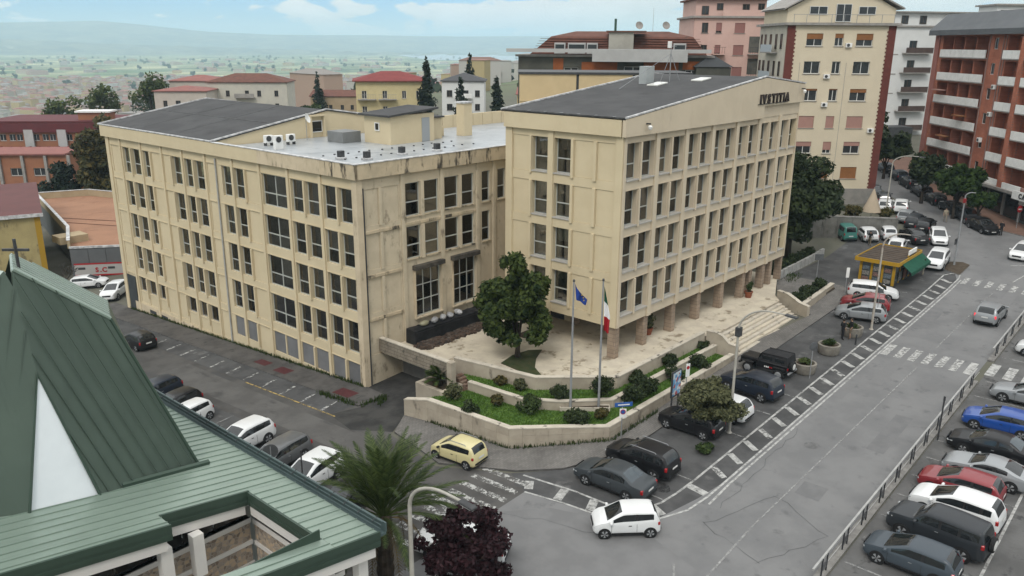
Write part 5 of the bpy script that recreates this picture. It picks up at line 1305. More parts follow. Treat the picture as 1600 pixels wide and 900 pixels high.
# conifers
def conifer(label, x, y, z, h, r, n, seed, m=None, size=.5, group=None):
    rng = np.random.default_rng(seed); t = thing('conifer_tree', label, 'tree', (x, y, z), 0, group)
    put('trunk', tube_mesh([(0, 0, -.2), (0, 0, h)], [r * .10, .03], 7, m_bark), t)
    cl = []
    for i in range(26):
        u = (i + .5) / 26; zz = h * (.12 + .86 * u); rr = r * (1 - u) ** .8
        a = rng.uniform(0, 6.28); cl.append((math.cos(a) * rr * .4, math.sin(a) * rr * .4, zz, rr * .8 + .25, rr * .8 + .25, h * .06))
    put('crown', quad_cloud(leaf_quads(cl, n, size, rng, 2.0, .4, .25), m or lf_con), t)
for (lab, x, y, h, r, n, s) in (('slim dark conifer beside the school wall', 71.0, 168.0, 12, 3.2, 1200, 31), ('dark cypress to the right of the yellow apartment house', 118.5, 128.0, 20.5, 2.6, 1500, 32), ('small pine at the white house, left one', 127.5, 127.0, 15.5, 2.2, 900, 33), ('small pine at the white house, right one', 133.5, 122.0, 15.0, 2.0, 900, 34), ('lone cypress beyond the tan houses', 150.0, 210.0, 17.0, 2.6, 700, 35), ('dark pine at the far right of the middle houses', 150.0, 124.0, 14, 2.4, 900, 36), ('dark tall fir right of the white villa', 156.0, 152.0, 19, 2.5, 700, 37)):
    conifer(lab, x, y, g(x, y), h, r * 1.15, n * 2, s)
# round trees in the near town, left
for i, (px, lab, x, y, h, r, m) in enumerate(((0, 'dark round tree left of the school corner', 60.0, 190.0, 4, 4.6, lf_dark), (0, 'light green tree over the school roof, left one', 88.0, 236.0, 14, 6.0, lf_light), (0, 'light green tree over the school roof, middle one', 96.0, 232.0, 15, 6.0, lf_light), (0, 'light green tree over the school roof, right one', 106.0, 226.0, 16, 6.5, lf_light), (0, 'mid green tree beside the pink roofed house', 105.0, 215.0, 7, 4.5, lf_mid), (0, 'dark tree by the container yard', 68.5, 172.0, 4, 3.8, lf_dark), (0, 'green garden tree left of the tan houses', 127.0, 182.0, 6, 4.0, lf_mid), (0, 'green garden tree behind the flat roof', 122.0, 190.0, 6, 4.2, lf_mid), (0, 'dark leafy tree before the white villa', 127.0, 140.0, 8, 3.6, lf_dark), (0, 'dark leafy tree left of the white villa', 120.0, 146.0, 8, 3.2, lf_dark), (0, 'dark rounded tree over the distant town, far left', 120.0, 330.0, 8, 8.0, lf_dark), (0, 'dark rounded tree over the distant town, second from left', 165.0, 350.0, 10, 9.0, lf_dark))):
    tree('leafy_tree', lab, x, y, g(x, y), h, r, r, r * .85, 1300, .62, m, 40 + i, 14, (.3, .48), cz=h + r * .5, r0=.25)
# shrubs
def shrub(label, x, y, z, rx, rz, n, m, seed, size=.12, stem=.25):
    rng = np.random.default_rng(seed); t = thing('shrub', label, 'shrub', (x, y, z))
    cl = crown_clumps(rx, rx, rz, rz * .85, 9, rng, (.4, .62), .6)
    put('stems', limb_mesh(max(.12, rz * .5), .035, cl, rng, m_bark, 4), t)
    put('foliage', quad_cloud(leaf_quads(cl, n, size, rng), m), t)
for i, (lab, x, y, z, rx, rz, m) in enumerate((
    ('loose grey-green shrub on the lawn below the small palm', 35.2, 36.1, .93, .75, .75, lf_olive), ('tight dark round shrub leaning over the low wall above the yellow car', 34.2, 33.5, .93, .68, .70, lf_dark),
    ('twiggy brownish shrub along the left lawn', 36.6, 33.3, .93, .55, .5, lf_autumn), ('bushy green shrub on the middle wall left of the flagpoles', 37.2, 31.2, .93, .85, .75, lf_mid),
    ('large dark shrub behind the tricolour flagpole', 41.4, 28.35, 1.42, .95, .85, lf_dark), ('dark shrub behind the blue flag pole', 39.4, 30.3, 1.42, .7, .6, lf_dark), ('wide low dark shrub in front of the marble trough', 37.9, 27.7, .93, .95, .62, lf_dark),
    ('small twiggy shrub right of the marble trough', 39.5, 27.0, .93, .5, .5, lf_autumn), ('big dark shrub on the lower lawn behind the street sign', 43.0, 26.8, .93, .95, .75, lf_dark), ('second big dark shrub on the lower lawn', 44.6, 26.75, .93, .8, .75, lf_dark),
    ('dark shrub above the poster board on the lower lawn', 48.2, 26.75, .93, .8, .65, lf_dark), ('dark shrub near the right end of the lower lawn', 51.4, 26.6, .93, .85, .7, lf_dark), ('dark shrub on the upper lawn over the middle wall', 45.0, 27.85, 1.42, .75, .55, lf_dark),
    ('dark shrub further along the upper lawn', 49.3, 27.75, 1.42, .8, .6, lf_dark), ('small shrub at the right end of the upper lawn', 54.2, 27.8, 1.42, .45, .45, lf_dark), ('twiggy shrub at the left end of the upper lawn', 38.4, 34.8, 1.42, .5, .45, lf_autumn), ('round shrub on the upper lawn below the podium wall', 38.6, 33.2, 1.42, .6, .5, lf_olive),
    ('low round bush on the asphalt below the olive tree', 41.3, 20.5, g(41.3, 20.5), .62, .42, lf_mid))):
    shrub(lab, x, y, z, rx * 1.02, rz * 1.0, int(1200 * rx * rx + 600), m, 70 + i)
for i in range(5): shrub('dense dark shrub, number %s from the steps, in the long low planter' % ('one', 'two', 'three', 'four', 'five')[i], 70.4 + i * 1.45, 26.9 + .06 * i, 1.5, .8, .75, 900, lf_dark, 90 + i, .14)
box('planter_bed', None, 69.4, 77.5, 26.3, 27.6, .5, 1.5, m_soil, kind='structure')
for i in range(8): shrub('dark hedge bush, number %s along the low white wall' % ('one', 'two', 'three', 'four', 'five', 'six', 'seven', 'eight')[i], 77.2 + i * 1.35, 32.8 - .03 * i, g(77 + i * 1.35, 33), .85, .85, 700, lf_dark, 100 + i, .16)
for i, (x, y, lab) in enumerate(PLANTERS): shrub('low green plant growing in the %s planter from the jeep' % ('first', 'second', 'third')[i], x, y, g(x, y) + .68, .55, .28 if i != 1 else .42, 420, lf_light if i == 0 else lf_mid, 120 + i, .12)
shrub('bushy plant in the terracotta pot by the first columns', 52.7, 31.9, PZ + .55, .75, .62, 700, lf_olive, 130, .13)
shrub('small plant in the terracotta pot by the far columns', 67.3, 30.45, PZ + .55, .42, .55, 350, lf_mid, 131, .12)
# sprawling shrubs by the beige block and weeds along the kerbs
shrub('overgrown bush on top of the retaining wall', 99.0, 32.5, 4.2, 1.5, 1.0, 1200, lf_autumn, 132, .2)
shrub('overgrown bush right of the cream parasol on the retaining wall', 101.2, 29.6, 4.2, 1.0, .9, 800, lf_autumn, 133, .2)
def grass_tufts(pts, n, h, seed, m):
    rng = np.random.default_rng(seed); P_ = []
    for (a, b, w) in pts:
        a = np.array(a); b = np.array(b); k = int(n * np.linalg.norm(b - a))
        t = rng.random(k)[:, None]; p = a + (b - a) * t + rng.normal(size=(k, 2)) * w
        P_.append(p)
    p = np.vstack(P_); k = len(p); z = np.array([g(x, y) for x, y in p])
    a = rng.random(k) * 6.28; hh = h * (.5 + rng.random(k)); w = .02 + .03 * rng.random(k)
    d = np.stack([np.cos(a), np.sin(a)], 1) * w[:, None]; lean = rng.normal(size=(k, 2)) * .05
    V = np.zeros((k, 4, 3)); zb = z + .02
    V[:, 0, :2] = p - d; V[:, 1, :2] = p + d; V[:, 2, :2] = p + d * .3 + lean; V[:, 3, :2] = p - d * .3 + lean
    V[:, 0, 2] = zb; V[:, 1, 2] = zb; V[:, 2, 2] = zb + hh; V[:, 3, 2] = zb + hh
    return quad_cloud(V, m, 'weeds')
put('weeds', grass_tufts([((34.0, 29.75), (38.7, 25.68), .08), ((33.2, 36.5), (33.86, 29.9), .07), ((38.8, 25.6), (44, 25.55), .06), ((32.2, 43), (32.1, 47), .12), ((34.3, 42.3), (32.3, 42.4), .1), ((34.6, 45), (34.68, 84), .07), ((33.2, 41.5), (34.4, 42.2), .15), ((77, 30.8), (80, 31.3), .3)], 60, .26, 7, leafmat('weed', (.03, .055, .012), (.08, .12, .03))), kind='stuff', label='weeds growing along the wall feet and kerbs', cat='weeds')
def lawn_grass(poly, z, n, seed):
    rng = np.random.default_rng(seed); xs = [p[0] for p in poly]; ys = [p[1] for p in poly]
    q = np.stack([rng.uniform(min(xs), max(xs), n), rng.uniform(min(ys), max(ys), n)], 1)
    ins = np.zeros(n, bool); m = len(poly)
    for i in range(m):
        x1, y1 = poly[i]; x2, y2 = poly[(i + 1) % m]
        c = ((y1 > q[:, 1]) != (y2 > q[:, 1])) & (q[:, 0] < (x2 - x1) * (q[:, 1] - y1) / (y2 - y1 + 1e-12) + x1)
        ins ^= c
    q = q[ins]; k = len(q); a = rng.random(k) * 6.28; w = .015 + .02 * rng.random(k); h = .05 + .09 * rng.random(k)
    d = np.stack([np.cos(a), np.sin(a)], 1) * w[:, None]; ln = rng.normal(size=(k, 2)) * .04
    V = np.zeros((k, 4, 3)); V[:, 0, :2] = q - d; V[:, 1, :2] = q + d; V[:, 2, :2] = q + d * .3 + ln; V[:, 3, :2] = q - d * .3 + ln
    V[:, :2, 2] = z; V[:, 2:, 2] = (z + h)[:, None] if False else z + h[:, None]
    return quad_cloud(V, leafmat('grass_blade', (.065, .150, .020), (.165, .290, .048)), 'grass')
put('lawn_grass', lawn_grass([(33.6, 38.0), (33.7, 36.6), (34.3, 30.1), (36.6, 28.2), (38.9, 26.3), (55.0, 26.1), (55.0, 27.1), (41.4, 27.4), (38.8, 29.6), (37.3, 31.7), (37.0, 36.5), (35.5, 37.0)], .93, 60000, 1), kind='stuff', label='short green grass on the lower corner lawn', cat='grass')
put('lawn_grass', lawn_grass([(37.45, 36.6), (37.75, 31.9), (39.15, 30), (41.65, 27.8), (54.9, 27.5), (54.9, 28.1), (43.2, 28.35), (39.3, 32.4), (38.1, 38.0)], 1.42, 40000, 2), kind='stuff', label='short green grass on the upper corner lawn', cat='grass')
# palms
def frond_mesh(L, nl, m, seed, width=.55, sag=.5):
    rng = random.Random(seed); v = []; f = []
    pts = []
    for i in range(13):
        t = i / 12; pts.append(Vector((L * t * (1 - .12 * t), 0, L * (.62 * t - sag * t * t * 1.25))))
    for i in range(12):
        a, b = pts[i], pts[i + 1]; r = .035 * (1 - i / 13); k = len(v)
        v += [a + Vector((0, r, 0)), a - Vector((0, r, 0)), b - Vector((0, r * .9, 0)), b + Vector((0, r * .9, 0))]; f.append((k, k + 1, k + 2, k + 3))
        v += [a + Vector((0, 0, r)), a - Vector((0, 0, r)), b - Vector((0, 0, r)), b + Vector((0, 0, r))]; f.append((k + 4, k + 5, k + 6, k + 7))
    for j in range(nl):
        t = .12 + .88 * (j / nl); x = t * 12; i = min(11, int(x)); p = pts[i].lerp(pts[i + 1], x - i); d = (pts[i + 1] - pts[i]).normalized()
        ll = width * math.sin(math.pi * (.15 + .8 * t)) * rng.uniform(.85, 1.1)
        for s in (-1, 1):
            e = (d * .85 + Vector((0, s * .75, .22 - .2 * t)) + Vector((rng.uniform(-.1, .1), 0, rng.uniform(-.12, .12)))).normalized() * ll
            w = d * .030; k = len(v); v += [p - w, p + w, p + e * .6 + w * .8 + Vector((0, 0, -.01)), p + e + Vector((0, 0, -.10 * ll))]; f.append((k, k + 1, k + 2, k + 3))
    return new_mesh('frond', v, f, m)
def palm(label, x, y, z, h, n, L, seed, r0=.28, width=.55, base=0.):
    rng = random.Random(seed); t = thing('palm_tree', label, 'palm', (x, y, z))
    prof = []; pr = 14
    for i in range(pr + 1): prof += [(r0 * (1.12 if i % 2 else .95) * (1.1 - .1 * i / pr), h * i / pr)]
    put('trunk', lathe_mesh(prof, 12, m_bark, False), t)
    meshes = [frond_mesh(L * k, 46, lf_palm, seed + i, width, sg) for i, (k, sg) in enumerate(((1, .30), (.95, .42), (.85, .22), (1.02, .55)))]
    for i in range(n):
        el = rng.uniform(-.2, .8) if i > n * .45 else rng.uniform(.45, 1.1)
        put('frond', meshes[i % 4], t, (0, 0, h - .1), rot=(0, -el, i * 2.399 + rng.uniform(-.2, .2)))
    dry = frond_mesh(L * .75, 30, mat('dry_frond', (.16, .12, .05), (.10, .07, .03), 3, .9), seed + 9, width * .8, 1.2)
    for i in range(max(3, n // 6)): put('dry_frond', dry, t, (0, 0, h - .15), rot=(0, rng.uniform(.2, .7), i * 1.1))
palm('tall date palm with arching fronds beside the green church roof', 20.1, 25.2, -.48, 4.3, 64, 4.6, 5, .36)
palm('small fan palm in the square planter by the ramp', 36.3, 38.5, 1.0, .5, 26, 1.5, 8, .14, .45)
# ------------------------------------------------------------------ cars
m_cglass = mat('car_glass', (.014, .017, .019), (.022, .026, .028), 2, .06, spec=.7)
m_cglass_b = mat('car_glass_sky', (.03, .05, .065), (.045, .07, .085), 2, .05, spec=.9)
m_black_trim = mat('black_trim', (.02, .02, .021), None, 1, .6)
m_rim = mat('alloy_rim', (.36, .37, .38), (.27, .28, .29), 3, .35, spec=.6)
m_tail = mat('tail_light', (.42, .012, .015), None, 1, .2, spec=.6)
m_tail_on = mat('tail_light_lit', (.6, .02, .03), None, 1, .2)
_p = m_tail_on.node_tree.nodes['Principled BSDF']; _p.inputs['Emission Color'].default_value = (1, .08, .10, 1); _p.inputs['Emission Strength'].default_value = .8
m_head = mat('head_light', (.55, .57, .58), (.40, .42, .43), 4, .12, spec=.7)
m_plate = mat('number_plate', (.60, .60, .58), None, 1, .5)
def paint(name, c, coat=.6, rough=.35, metal=0.0):
    dk = max(c) < .12
    return mat('paint_' + name, c, tuple(q * .93 for q in c), .5, rough, coat=.22 if dk else coat, spec=.25 if dk else .5, metal=metal)
PA = dict(white=paint('white', (.66, .67, .67)), black=paint('black', (.013, .013, .015)), dgrey=paint('dark_grey', (.060, .070, .078)), grey=paint('grey', (.13, .135, .14)), silver=paint('silver', (.38, .40, .415), metal=.2),
          red=paint('red', (.28, .014, .022)), blue=paint('blue', (.014, .085, .40)), cream=paint('cream', (.86, .77, .42)), teal=paint('teal', (.055, .24, .20)), slate=paint('slate', (.075, .095, .115)), navy=paint('navy', (.02, .028, .045)), anth=paint('anthracite', (.035, .040, .046)))
# kind: length, width, height, wheelbase, wheel radius, top profile, belt profile, windscreen t range, rear glass t range, side windows
KINDS = {
 'small': (3.47, 1.62, 1.46, 2.34, .29, [(0, .55), (.012, .80), (.03, 1.0), (.075, 1.34), (.13, 1.43), (.35, 1.46), (.54, 1.44), (.60, 1.36), (.79, .96), (.88, .89), (.95, .77), (.985, .66), (1, .5)], [(0, .52), (.02, .78), (.06, .98), (.15, 1.0), (.4, .93), (.74, .90), (.86, .84), (.95, .70), (1, .50)], (.57, .79), (.03, .105), ((.11, .35), (.375, .73))),
 'hatch': (4.2, 1.78, 1.47, 2.6, .32, [(0, .55), (.012, .82), (.03, 1.0), (.09, 1.36), (.14, 1.44), (.35, 1.47), (.49, 1.45), (.55, 1.38), (.765, .97), (.87, .91), (.95, .80), (.985, .68), (1, .50)], [(0, .52), (.02, .80), (.06, .97), (.15, .98), (.4, .94), (.71, .92), (.84, .86), (.95, .72), (1, .50)], (.52, .765), (.03, .13), ((.12, .33), (.355, .70))),
 'suv': (4.4, 1.86, 1.66, 2.66, .36, [(0, .65), (.012, .95), (.03, 1.15), (.08, 1.54), (.12, 1.62), (.35, 1.66), (.50, 1.63), (.56, 1.55), (.76, 1.13), (.87, 1.06), (.95, .95), (.985, .82), (1, .60)], [(0, .60), (.02, .95), (.06, 1.12), (.15, 1.13), (.4, 1.09), (.71, 1.07), (.84, 1.02), (.95, .88), (1, .58)], (.53, .76), (.03, .12), ((.10, .19), (.21, .375), (.395, .70))),
 'sedan': (4.77, 1.82, 1.47, 2.71, .32, [(0, .60), (.01, .85), (.03, .97), (.14, 1.02), (.18, 1.08), (.29, 1.40), (.34, 1.45), (.45, 1.47), (.55, 1.44), (.60, 1.37), (.745, 1.0), (.86, .92), (.96, .76), (1, .55)], [(0, .55), (.02, .88), (.14, .96), (.3, .97), (.71, .93), (.85, .86), (.96, .70), (1, .5)], (.57, .745), (.18, .305), ((.26, .415), (.44, .69))),
 'wagon': (4.5, 1.78, 1.5, 2.65, .32, [(0, .58), (.012, .85), (.03, 1.02), (.07, 1.38), (.11, 1.46), (.35, 1.5), (.56, 1.46), (.61, 1.38), (.73, 1.01), (.85, .92), (.95, .78), (1, .55)], [(0, .52), (.02, .82), (.06, .98), (.15, .98), (.4, .95), (.72, .93), (.85, .86), (.95, .72), (1, .5)], (.59, .73), (.03, .09), ((.09, .22), (.24, .42), (.45, .69))),
 'coupe': (4.5, 1.84, 1.36, 2.7, .34, [(0, .62), (.012, .88), (.05, .98), (.16, 1.10), (.28, 1.30), (.38, 1.36), (.48, 1.35), (.54, 1.30), (.68, .98), (.82, .90), (.94, .76), (1, .52)], [(0, .55), (.02, .86), (.1, .95), (.3, .96), (.66, .92), (.82, .84), (.94, .70), (1, .48)], (.52, .68), (.12, .30), ((.26, .38), (.41, .64))),
 'offroad': (4.7, 1.88, 1.86, 2.79, .39, [(0, .75), (.012, 1.05), (.02, 1.28), (.045, 1.72), (.075, 1.82), (.35, 1.86), (.57, 1.83), (.62, 1.74), (.71, 1.32), (.84, 1.26), (.95, 1.16), (1, .75)], [(0, .70), (.015, 1.05), (.03, 1.25), (.4, 1.23), (.70, 1.22), (.84, 1.18), (.95, 1.08), (1, .70)], (.60, .71), (.02, .065), ((.07, .24), (.27, .43), (.455, .68))),
 'van': (4.0, 1.72, 1.8, 2.6, .31, [(0, .55), (.012, .9), (.02, 1.1), (.04, 1.7), (.08, 1.78), (.4, 1.8), (.64, 1.74), (.69, 1.64), (.84, 1.10), (.92, .96), (.97, .80), (1, .55)], [(0, .52), (.02, .9), (.05, 1.08), (.4, 1.04), (.82, 1.0), (.92, .9), (.97, .72), (1, .5)], (.67, .84), (.02, .06), ((.08, .34), (.38, .54), (.57, .78))),
}
def lerp_prof(P, t):
    for i in range(len(P) - 1):
        if P[i][0] <= t <= P[i + 1][0]:
            a, b = P[i], P[i + 1]; return a[1] + (b[1] - a[1]) * ((t - a[0]) / (b[0] - a[0] + 1e-9))
    return P[-1][1]
CARC = {}
def car_meshes(kind):
    if kind in CARC: return CARC[kind]
    L, W, H, wb, wr, top, belt, ws, rw, sw = KINDS[kind]
    ts = {0, 1, .985, .97, .2, .3, .5, .9} | {p[0] for p in top} | {p[0] for p in belt} | set(ws) | set(rw)
    for a, b in sw: ts |= {a, b, (a + b) / 2}
    ts = sorted(ts); out = []
    for t in ts:
        if not out or t - out[-1] > .004: out.append(t)
    ts = out; hw = W / 2; rows = []
    wprof = [(0, .76), (.02, .88), (.08, .97), (.25, 1), (.75, 1), (.88, .97), (.95, .90), (.985, .78), (1, .62)]
    for t in ts:
        x = (t - .5) * L; zt = lerp_prof(top, t); zb = min(lerp_prof(belt, t) - (.035 if .1 < t < .75 else 0), zt - .015); w = hw * lerp_prof(wprof, t)
        hgt = zt - zb; k = min(1, hgt / .42)
        wr_ = w * (.95 - .165 * k); lo = .20 if kind not in ('suv', 'offroad') else .27
        if t < .03 or t > .97: lo += .06
        rows.append([(x, 0, lo), (x, w * .88, lo), (x, w * .985, lo + .10), (x, w, lo + (zb - lo) * .55), (x, w * .975, zb - .03), (x, w * .945, zb), (x, wr_ + .03, zt - .075 * k - .004), (x, wr_ - .03, zt - .012), (x, 0, zt + .045 * min(1, k + .4))])
    NP = 9; n = len(ts)
    V = []
    for side in (1, -1):
        for r in rows: V += [(p[0], p[1] * side, p[2]) for p in r]
    def vid(s, i, j): return s * n * NP + i * NP + j
    groups = {}
    for s in (0, 1):
        for i in range(n - 1):
            tm = (ts[i] + ts[i + 1]) / 2
            for j in range(NP - 1):
                f = (vid(s, i, j), vid(s, i + 1, j), vid(s, i + 1, j + 1), vid(s, i, j + 1))
                if s == 0: f = f[::-1]
                key = 'body'
                if j == 5:
                    for q, (a, b) in enumerate(sw):
                        if a < tm < b: key = 'side%d_%d' % (s, q)
                    if key == 'body' and sw[0][0] < tm < sw[-1][1]: key = 'pillar'
                elif j == 7 and ws[0] < tm < ws[1]: key = 'windscreen'
                elif j == 7 and rw[0] < tm < rw[1]: key = 'rear_window'
                elif j in (0,): key = 'under'
                groups.setdefault(key, []).append(f)
        for i, flip in ((0, 0), (n - 1, 1)):
            f = tuple(vid(s, i, j) for j in range(NP))
            if (s == 0) == bool(flip): f = f[::-1]
            groups.setdefault('body', []).append(f)
    res = {}
    keys = sorted(groups); bm = bmesh.new(); bv = [bm.verts.new(p) for p in V]
    for ki, key in enumerate(keys):
        for q in groups[key]:
            try: fc = bm.faces.new([bv[i] for i in q]); fc.material_index = ki
            except ValueError: pass
    bmesh.ops.remove_doubles(bm, verts=bm.verts[:], dist=.0005); bmesh.ops.recalc_face_normals(bm, faces=bm.faces[:])
    me = bpy.data.meshes.new('whole'); bm.to_mesh(me); bm.free()
    for key in keys: me.materials.append(m_black_trim)
    ob = bpy.data.objects.new('tmp', me); COL.objects.link(ob); md = ob.modifiers.new('s', 'SUBSURF'); md.levels = 2; md.render_levels = 2
    dg = bpy.context.evaluated_depsgraph_get(); full = bpy.data.meshes.new_from_object(ob.evaluated_get(dg)); bpy.data.objects.remove(ob)
    co = [tuple(v.co) for v in full.vertices]; byk = {}
    zmin = min(c[2] for c in co)
    for p in full.polygons: byk.setdefault(keys[p.material_index], []).append(tuple(p.vertices))
    for key, fs in byk.items():
        ids = sorted({i for f in fs for i in f}); mp = {a: k for k, a in enumerate(ids)}
        res[key] = new_mesh(key, [co[i] for i in ids], [tuple(mp[i] for i in f) for f in fs], m_black_trim if key in ('pillar', 'under') else (PA['white'] if key == 'body' else m_cglass), None, True)
    ww = .20
    res['wheel'] = lathe_mesh([(wr * .62, -ww / 2), (wr * .93, -ww / 2), (wr, -ww / 2 + .03), (wr, ww / 2 - .03), (wr * .93, ww / 2), (wr * .62, ww / 2)], 20, m_rubber)
    v = [(0, 0, .012)]; f = []; k = 10
    for i in range(20):
        a = i * math.pi / 10; v.append((math.cos(a) * wr * .68, math.sin(a) * wr * .68, 0))
    for i in range(20):
        a = i * math.pi / 10; rr = wr * (.60 if i % 4 < 2 else .34); v.append((math.cos(a) * rr, math.sin(a) * rr, .018))
    fm = []
    for i in range(20):
        j = (i + 1) % 20; f += [(1 + i, 1 + j, 21 + j, 21 + i), (0, 21 + i, 21 + j)]; fm += [0, 0 if i % 4 < 2 else 1]
        if i % 4 >= 2: fm[-2] = 1
    res['rim'] = new_mesh('rim', v, f, [m_rim, m_black_trim], fm)
    zl = lerp_prof(belt, .95); zr = lerp_prof(belt, .04)
    res['dims'] = (L, W, H, wb, wr, zl, zr, lerp_prof(wprof, .965) * hw, lerp_prof(wprof, .02) * hw)
    # wheel-arch rings
    res['arch'] = lathe_mesh([(wr * 1.02, 0), (wr * 1.16, 0), (wr * 1.16, .012), (wr * 1.02, .012)], 20, m_black_trim)
    CARC[kind] = res
    return res
CAR_N = 0
def car(label, kind, col, x, y, head, z=None, lit=False, rear_sky=False, rack=False, spare=False, glass=None, soft=False, group=None, cat='car', name='parked_car', pitch=None):
    R = car_meshes(kind); L, W, H, wb, wr, zl, zr, wf, wrr = R['dims']
    h = R_(head); c, s = math.cos(h), math.sin(h)
    zf = g(x + c * wb / 2, y + s * wb / 2) + .03; zk = g(x - c * wb / 2, y - s * wb / 2) + .03
    t = thing(name, label, cat, (x, y, (zf + zk) / 2 if z is None else z), 0, group)
    zs1 = g(x - s * .7, y + c * .7); zs2 = g(x + s * .7, y - c * .7)
    t.rotation_euler = (math.atan2(zs2 - zs1, 1.4) * -1, -math.atan2(zf - zk, wb), h)
    def part(nm, me, loc=(0, 0, 0), rot=(0, 0, 0), m=None, par=None):
        o = put(nm, me, par or t, loc, rot=rot)
        if m is not None:
            o.material_slots[0].link = 'OBJECT'; o.material_slots[0].material = m
        return o
    body = part('body', R['body'], m=PA[col])
    part('underbody', R['under'])
    if 'pillar' in R: part('door_pillar', R['pillar'])
    part('windscreen', R['windscreen'], m=glass); part('rear_window', R['rear_window'], m=m_cglass_b if rear_sky else glass)
    for k in R:
        if k.startswith('side'): part('side_window', R[k])
    for sx in (-1, 1):
        for sy in (-1, 1):
            w = part('wheel', R['wheel'], (sx * wb / 2, sy * (W / 2 - .088), wr), (R_(90), 0, 0))
            part('rim', R['rim'], (0, 0, .103 if sy < 0 else -.103), (0 if sy < 0 else math.pi, 0, 0), par=w)
            part('wheel_arch', R['arch'], (sx * wb / 2, sy * (W / 2 + .001) - (.006 if sy > 0 else -.006), wr), (R_(90), 0, 0))
    for sy in (-1, 1):
        part('headlight', boxmesh(.42, .30, .15, m_head, .05), (L / 2 - .285, sy * (wf - .13), zl - .12), (0, R_(10), sy * R_(-20)))
        tl = part('tail_light', boxmesh(.16, .22, .26 if kind != 'small' else .2, m_tail_on if lit else m_tail, .03), (-L / 2 + .155, sy * (wrr - .085), zr - .10), (0, 0, sy * R_(18)))
        part('wing_mirror', boxmesh(.14, .20, .13, PA[col] if col not in ('cream',) else m_black_trim, .03), ((KINDS[kind][7][1] - .5) * L - .15, sy * (W / 2 + .08), lerp_prof(KINDS[kind][6], .7) + .06))
        part('door_handle', boxmesh(.16, .02, .03, m_black_trim if col in ('white', 'silver', 'cream', 'red', 'blue') else m_rim), (-.15 * L / 4, sy * (W / 2 + .003), zr - .14))
        for tq in (KINDS[kind][9][-1][0] - .012, KINDS[kind][9][-1][1] + .005): part('door_seam', boxmesh(.014, .012, zr - .42, m_black_trim), ((tq - .5) * L, sy * (W / 2 - .006), .36 + (zr - .42) / 2))
        part('side_sill', boxmesh(wb - wr * 2.5, .03, .08, m_black_trim), (0, sy * (W / 2 * .99), .30))
    part('number_plate', boxmesh(.012, .50, .11, m_plate), (-L / 2 - .004, 0, .72 if kind not in ('suv', 'offroad') else .85))
    part('number_plate', boxmesh(.012, .50, .11, m_plate), (L / 2 + .004, 0, .45))
    part('grille', boxmesh(.05, W * .48, .16, m_black_trim), (L / 2 - .012, 0, .58 if kind not in ('suv', 'offroad') else .72))
    part('rear_bumper_strip', boxmesh(.06, W * .72, .12, m_black_trim), (-L / 2 + .008, 0, .42))
    if rack:
        for sy in (-1, 1): part('roof_rail', tube_mesh([(-L * .30, sy * W * .36, H - .02), (-L * .28, sy * W * .36, H + .04), (L * .08, sy * W * .36, H + .03), (L * .10, sy * W * .36, H - .03)], [.022] * 4, 6, m_rim))
    if spare:
        sp = part('spare_wheel', R['wheel'], (-L / 2 - .10, 0, 1.05), (0, R_(90), 0)); part('spare_cover', lathe_mesh([(wr * .68, -.02), (wr * .68, .02), (wr * .2, .05)], 16, m_plate), (0, 0, -.09), (math.pi, 0, 0), par=sp)
    return t
car('small white city car turning at the junction', 'small', 'white', 31.55, 19.8, 133, name='moving_car')
car('dark grey saloon parked at the street corner with sky in its rear window', 'sedan', 'dgrey', 34.6, 22.6, 92, rear_sky=True)
car('black crossover with silver roof rails beside the dark grey saloon', 'suv', 'black', 37.35, 22.5, 90, rack=True)
car('black hatchback half hidden behind the olive tree', 'hatch', 'black', 43.4, 22.7, 91)
car('white hatchback mostly hidden behind the olive tree', 'hatch', 'white', 46.6, 22.3, 90)
car('black coupe-like crossover parked right of the olive tree', 'suv', 'navy', 50.9, 22.2, 84)
car('silver hatchback parked beside the last round planter', 'hatch', 'silver', 70.95, 21.6, 105)
car('red hatchback next to the silver hatchback', 'hatch', 'red', 73.8, 22.2, 104)
car('white estate parked in front of the kiosk', 'wagon', 'white', 77.6, 22.8, -72)
car('silver crossover with brake lights lit driving up the road', 'suv', 'silver', 77.6, 12.9, -1, lit=True, name='moving_car')
car('large white suv with dark grille beside the traffic island', 'suv', 'white', 91.3, 20.9, 184)
car('white hatchback facing the road behind the kiosk', 'hatch', 'white', 100.3, 23.2, 200)
car('black saloon between two white cars behind the kiosk', 'sedan', 'black', 99.3, 25.6, 40)
car('small white city car in front of the retaining wall', 'small', 'white', 99.0, 28.4, 30)
car('white car whose roof shows right behind the kiosk', 'hatch', 'white', 94.6, 25.9, 10)
car('white compact with black roof by the retaining wall', 'hatch', 'white', 97.4, 30.2, 35)
car('teal van under the edge of the dark evergreen', 'van', 'teal', 96.4, 32.3, 38, cat='van')
SL = 'cars along the uphill side street'
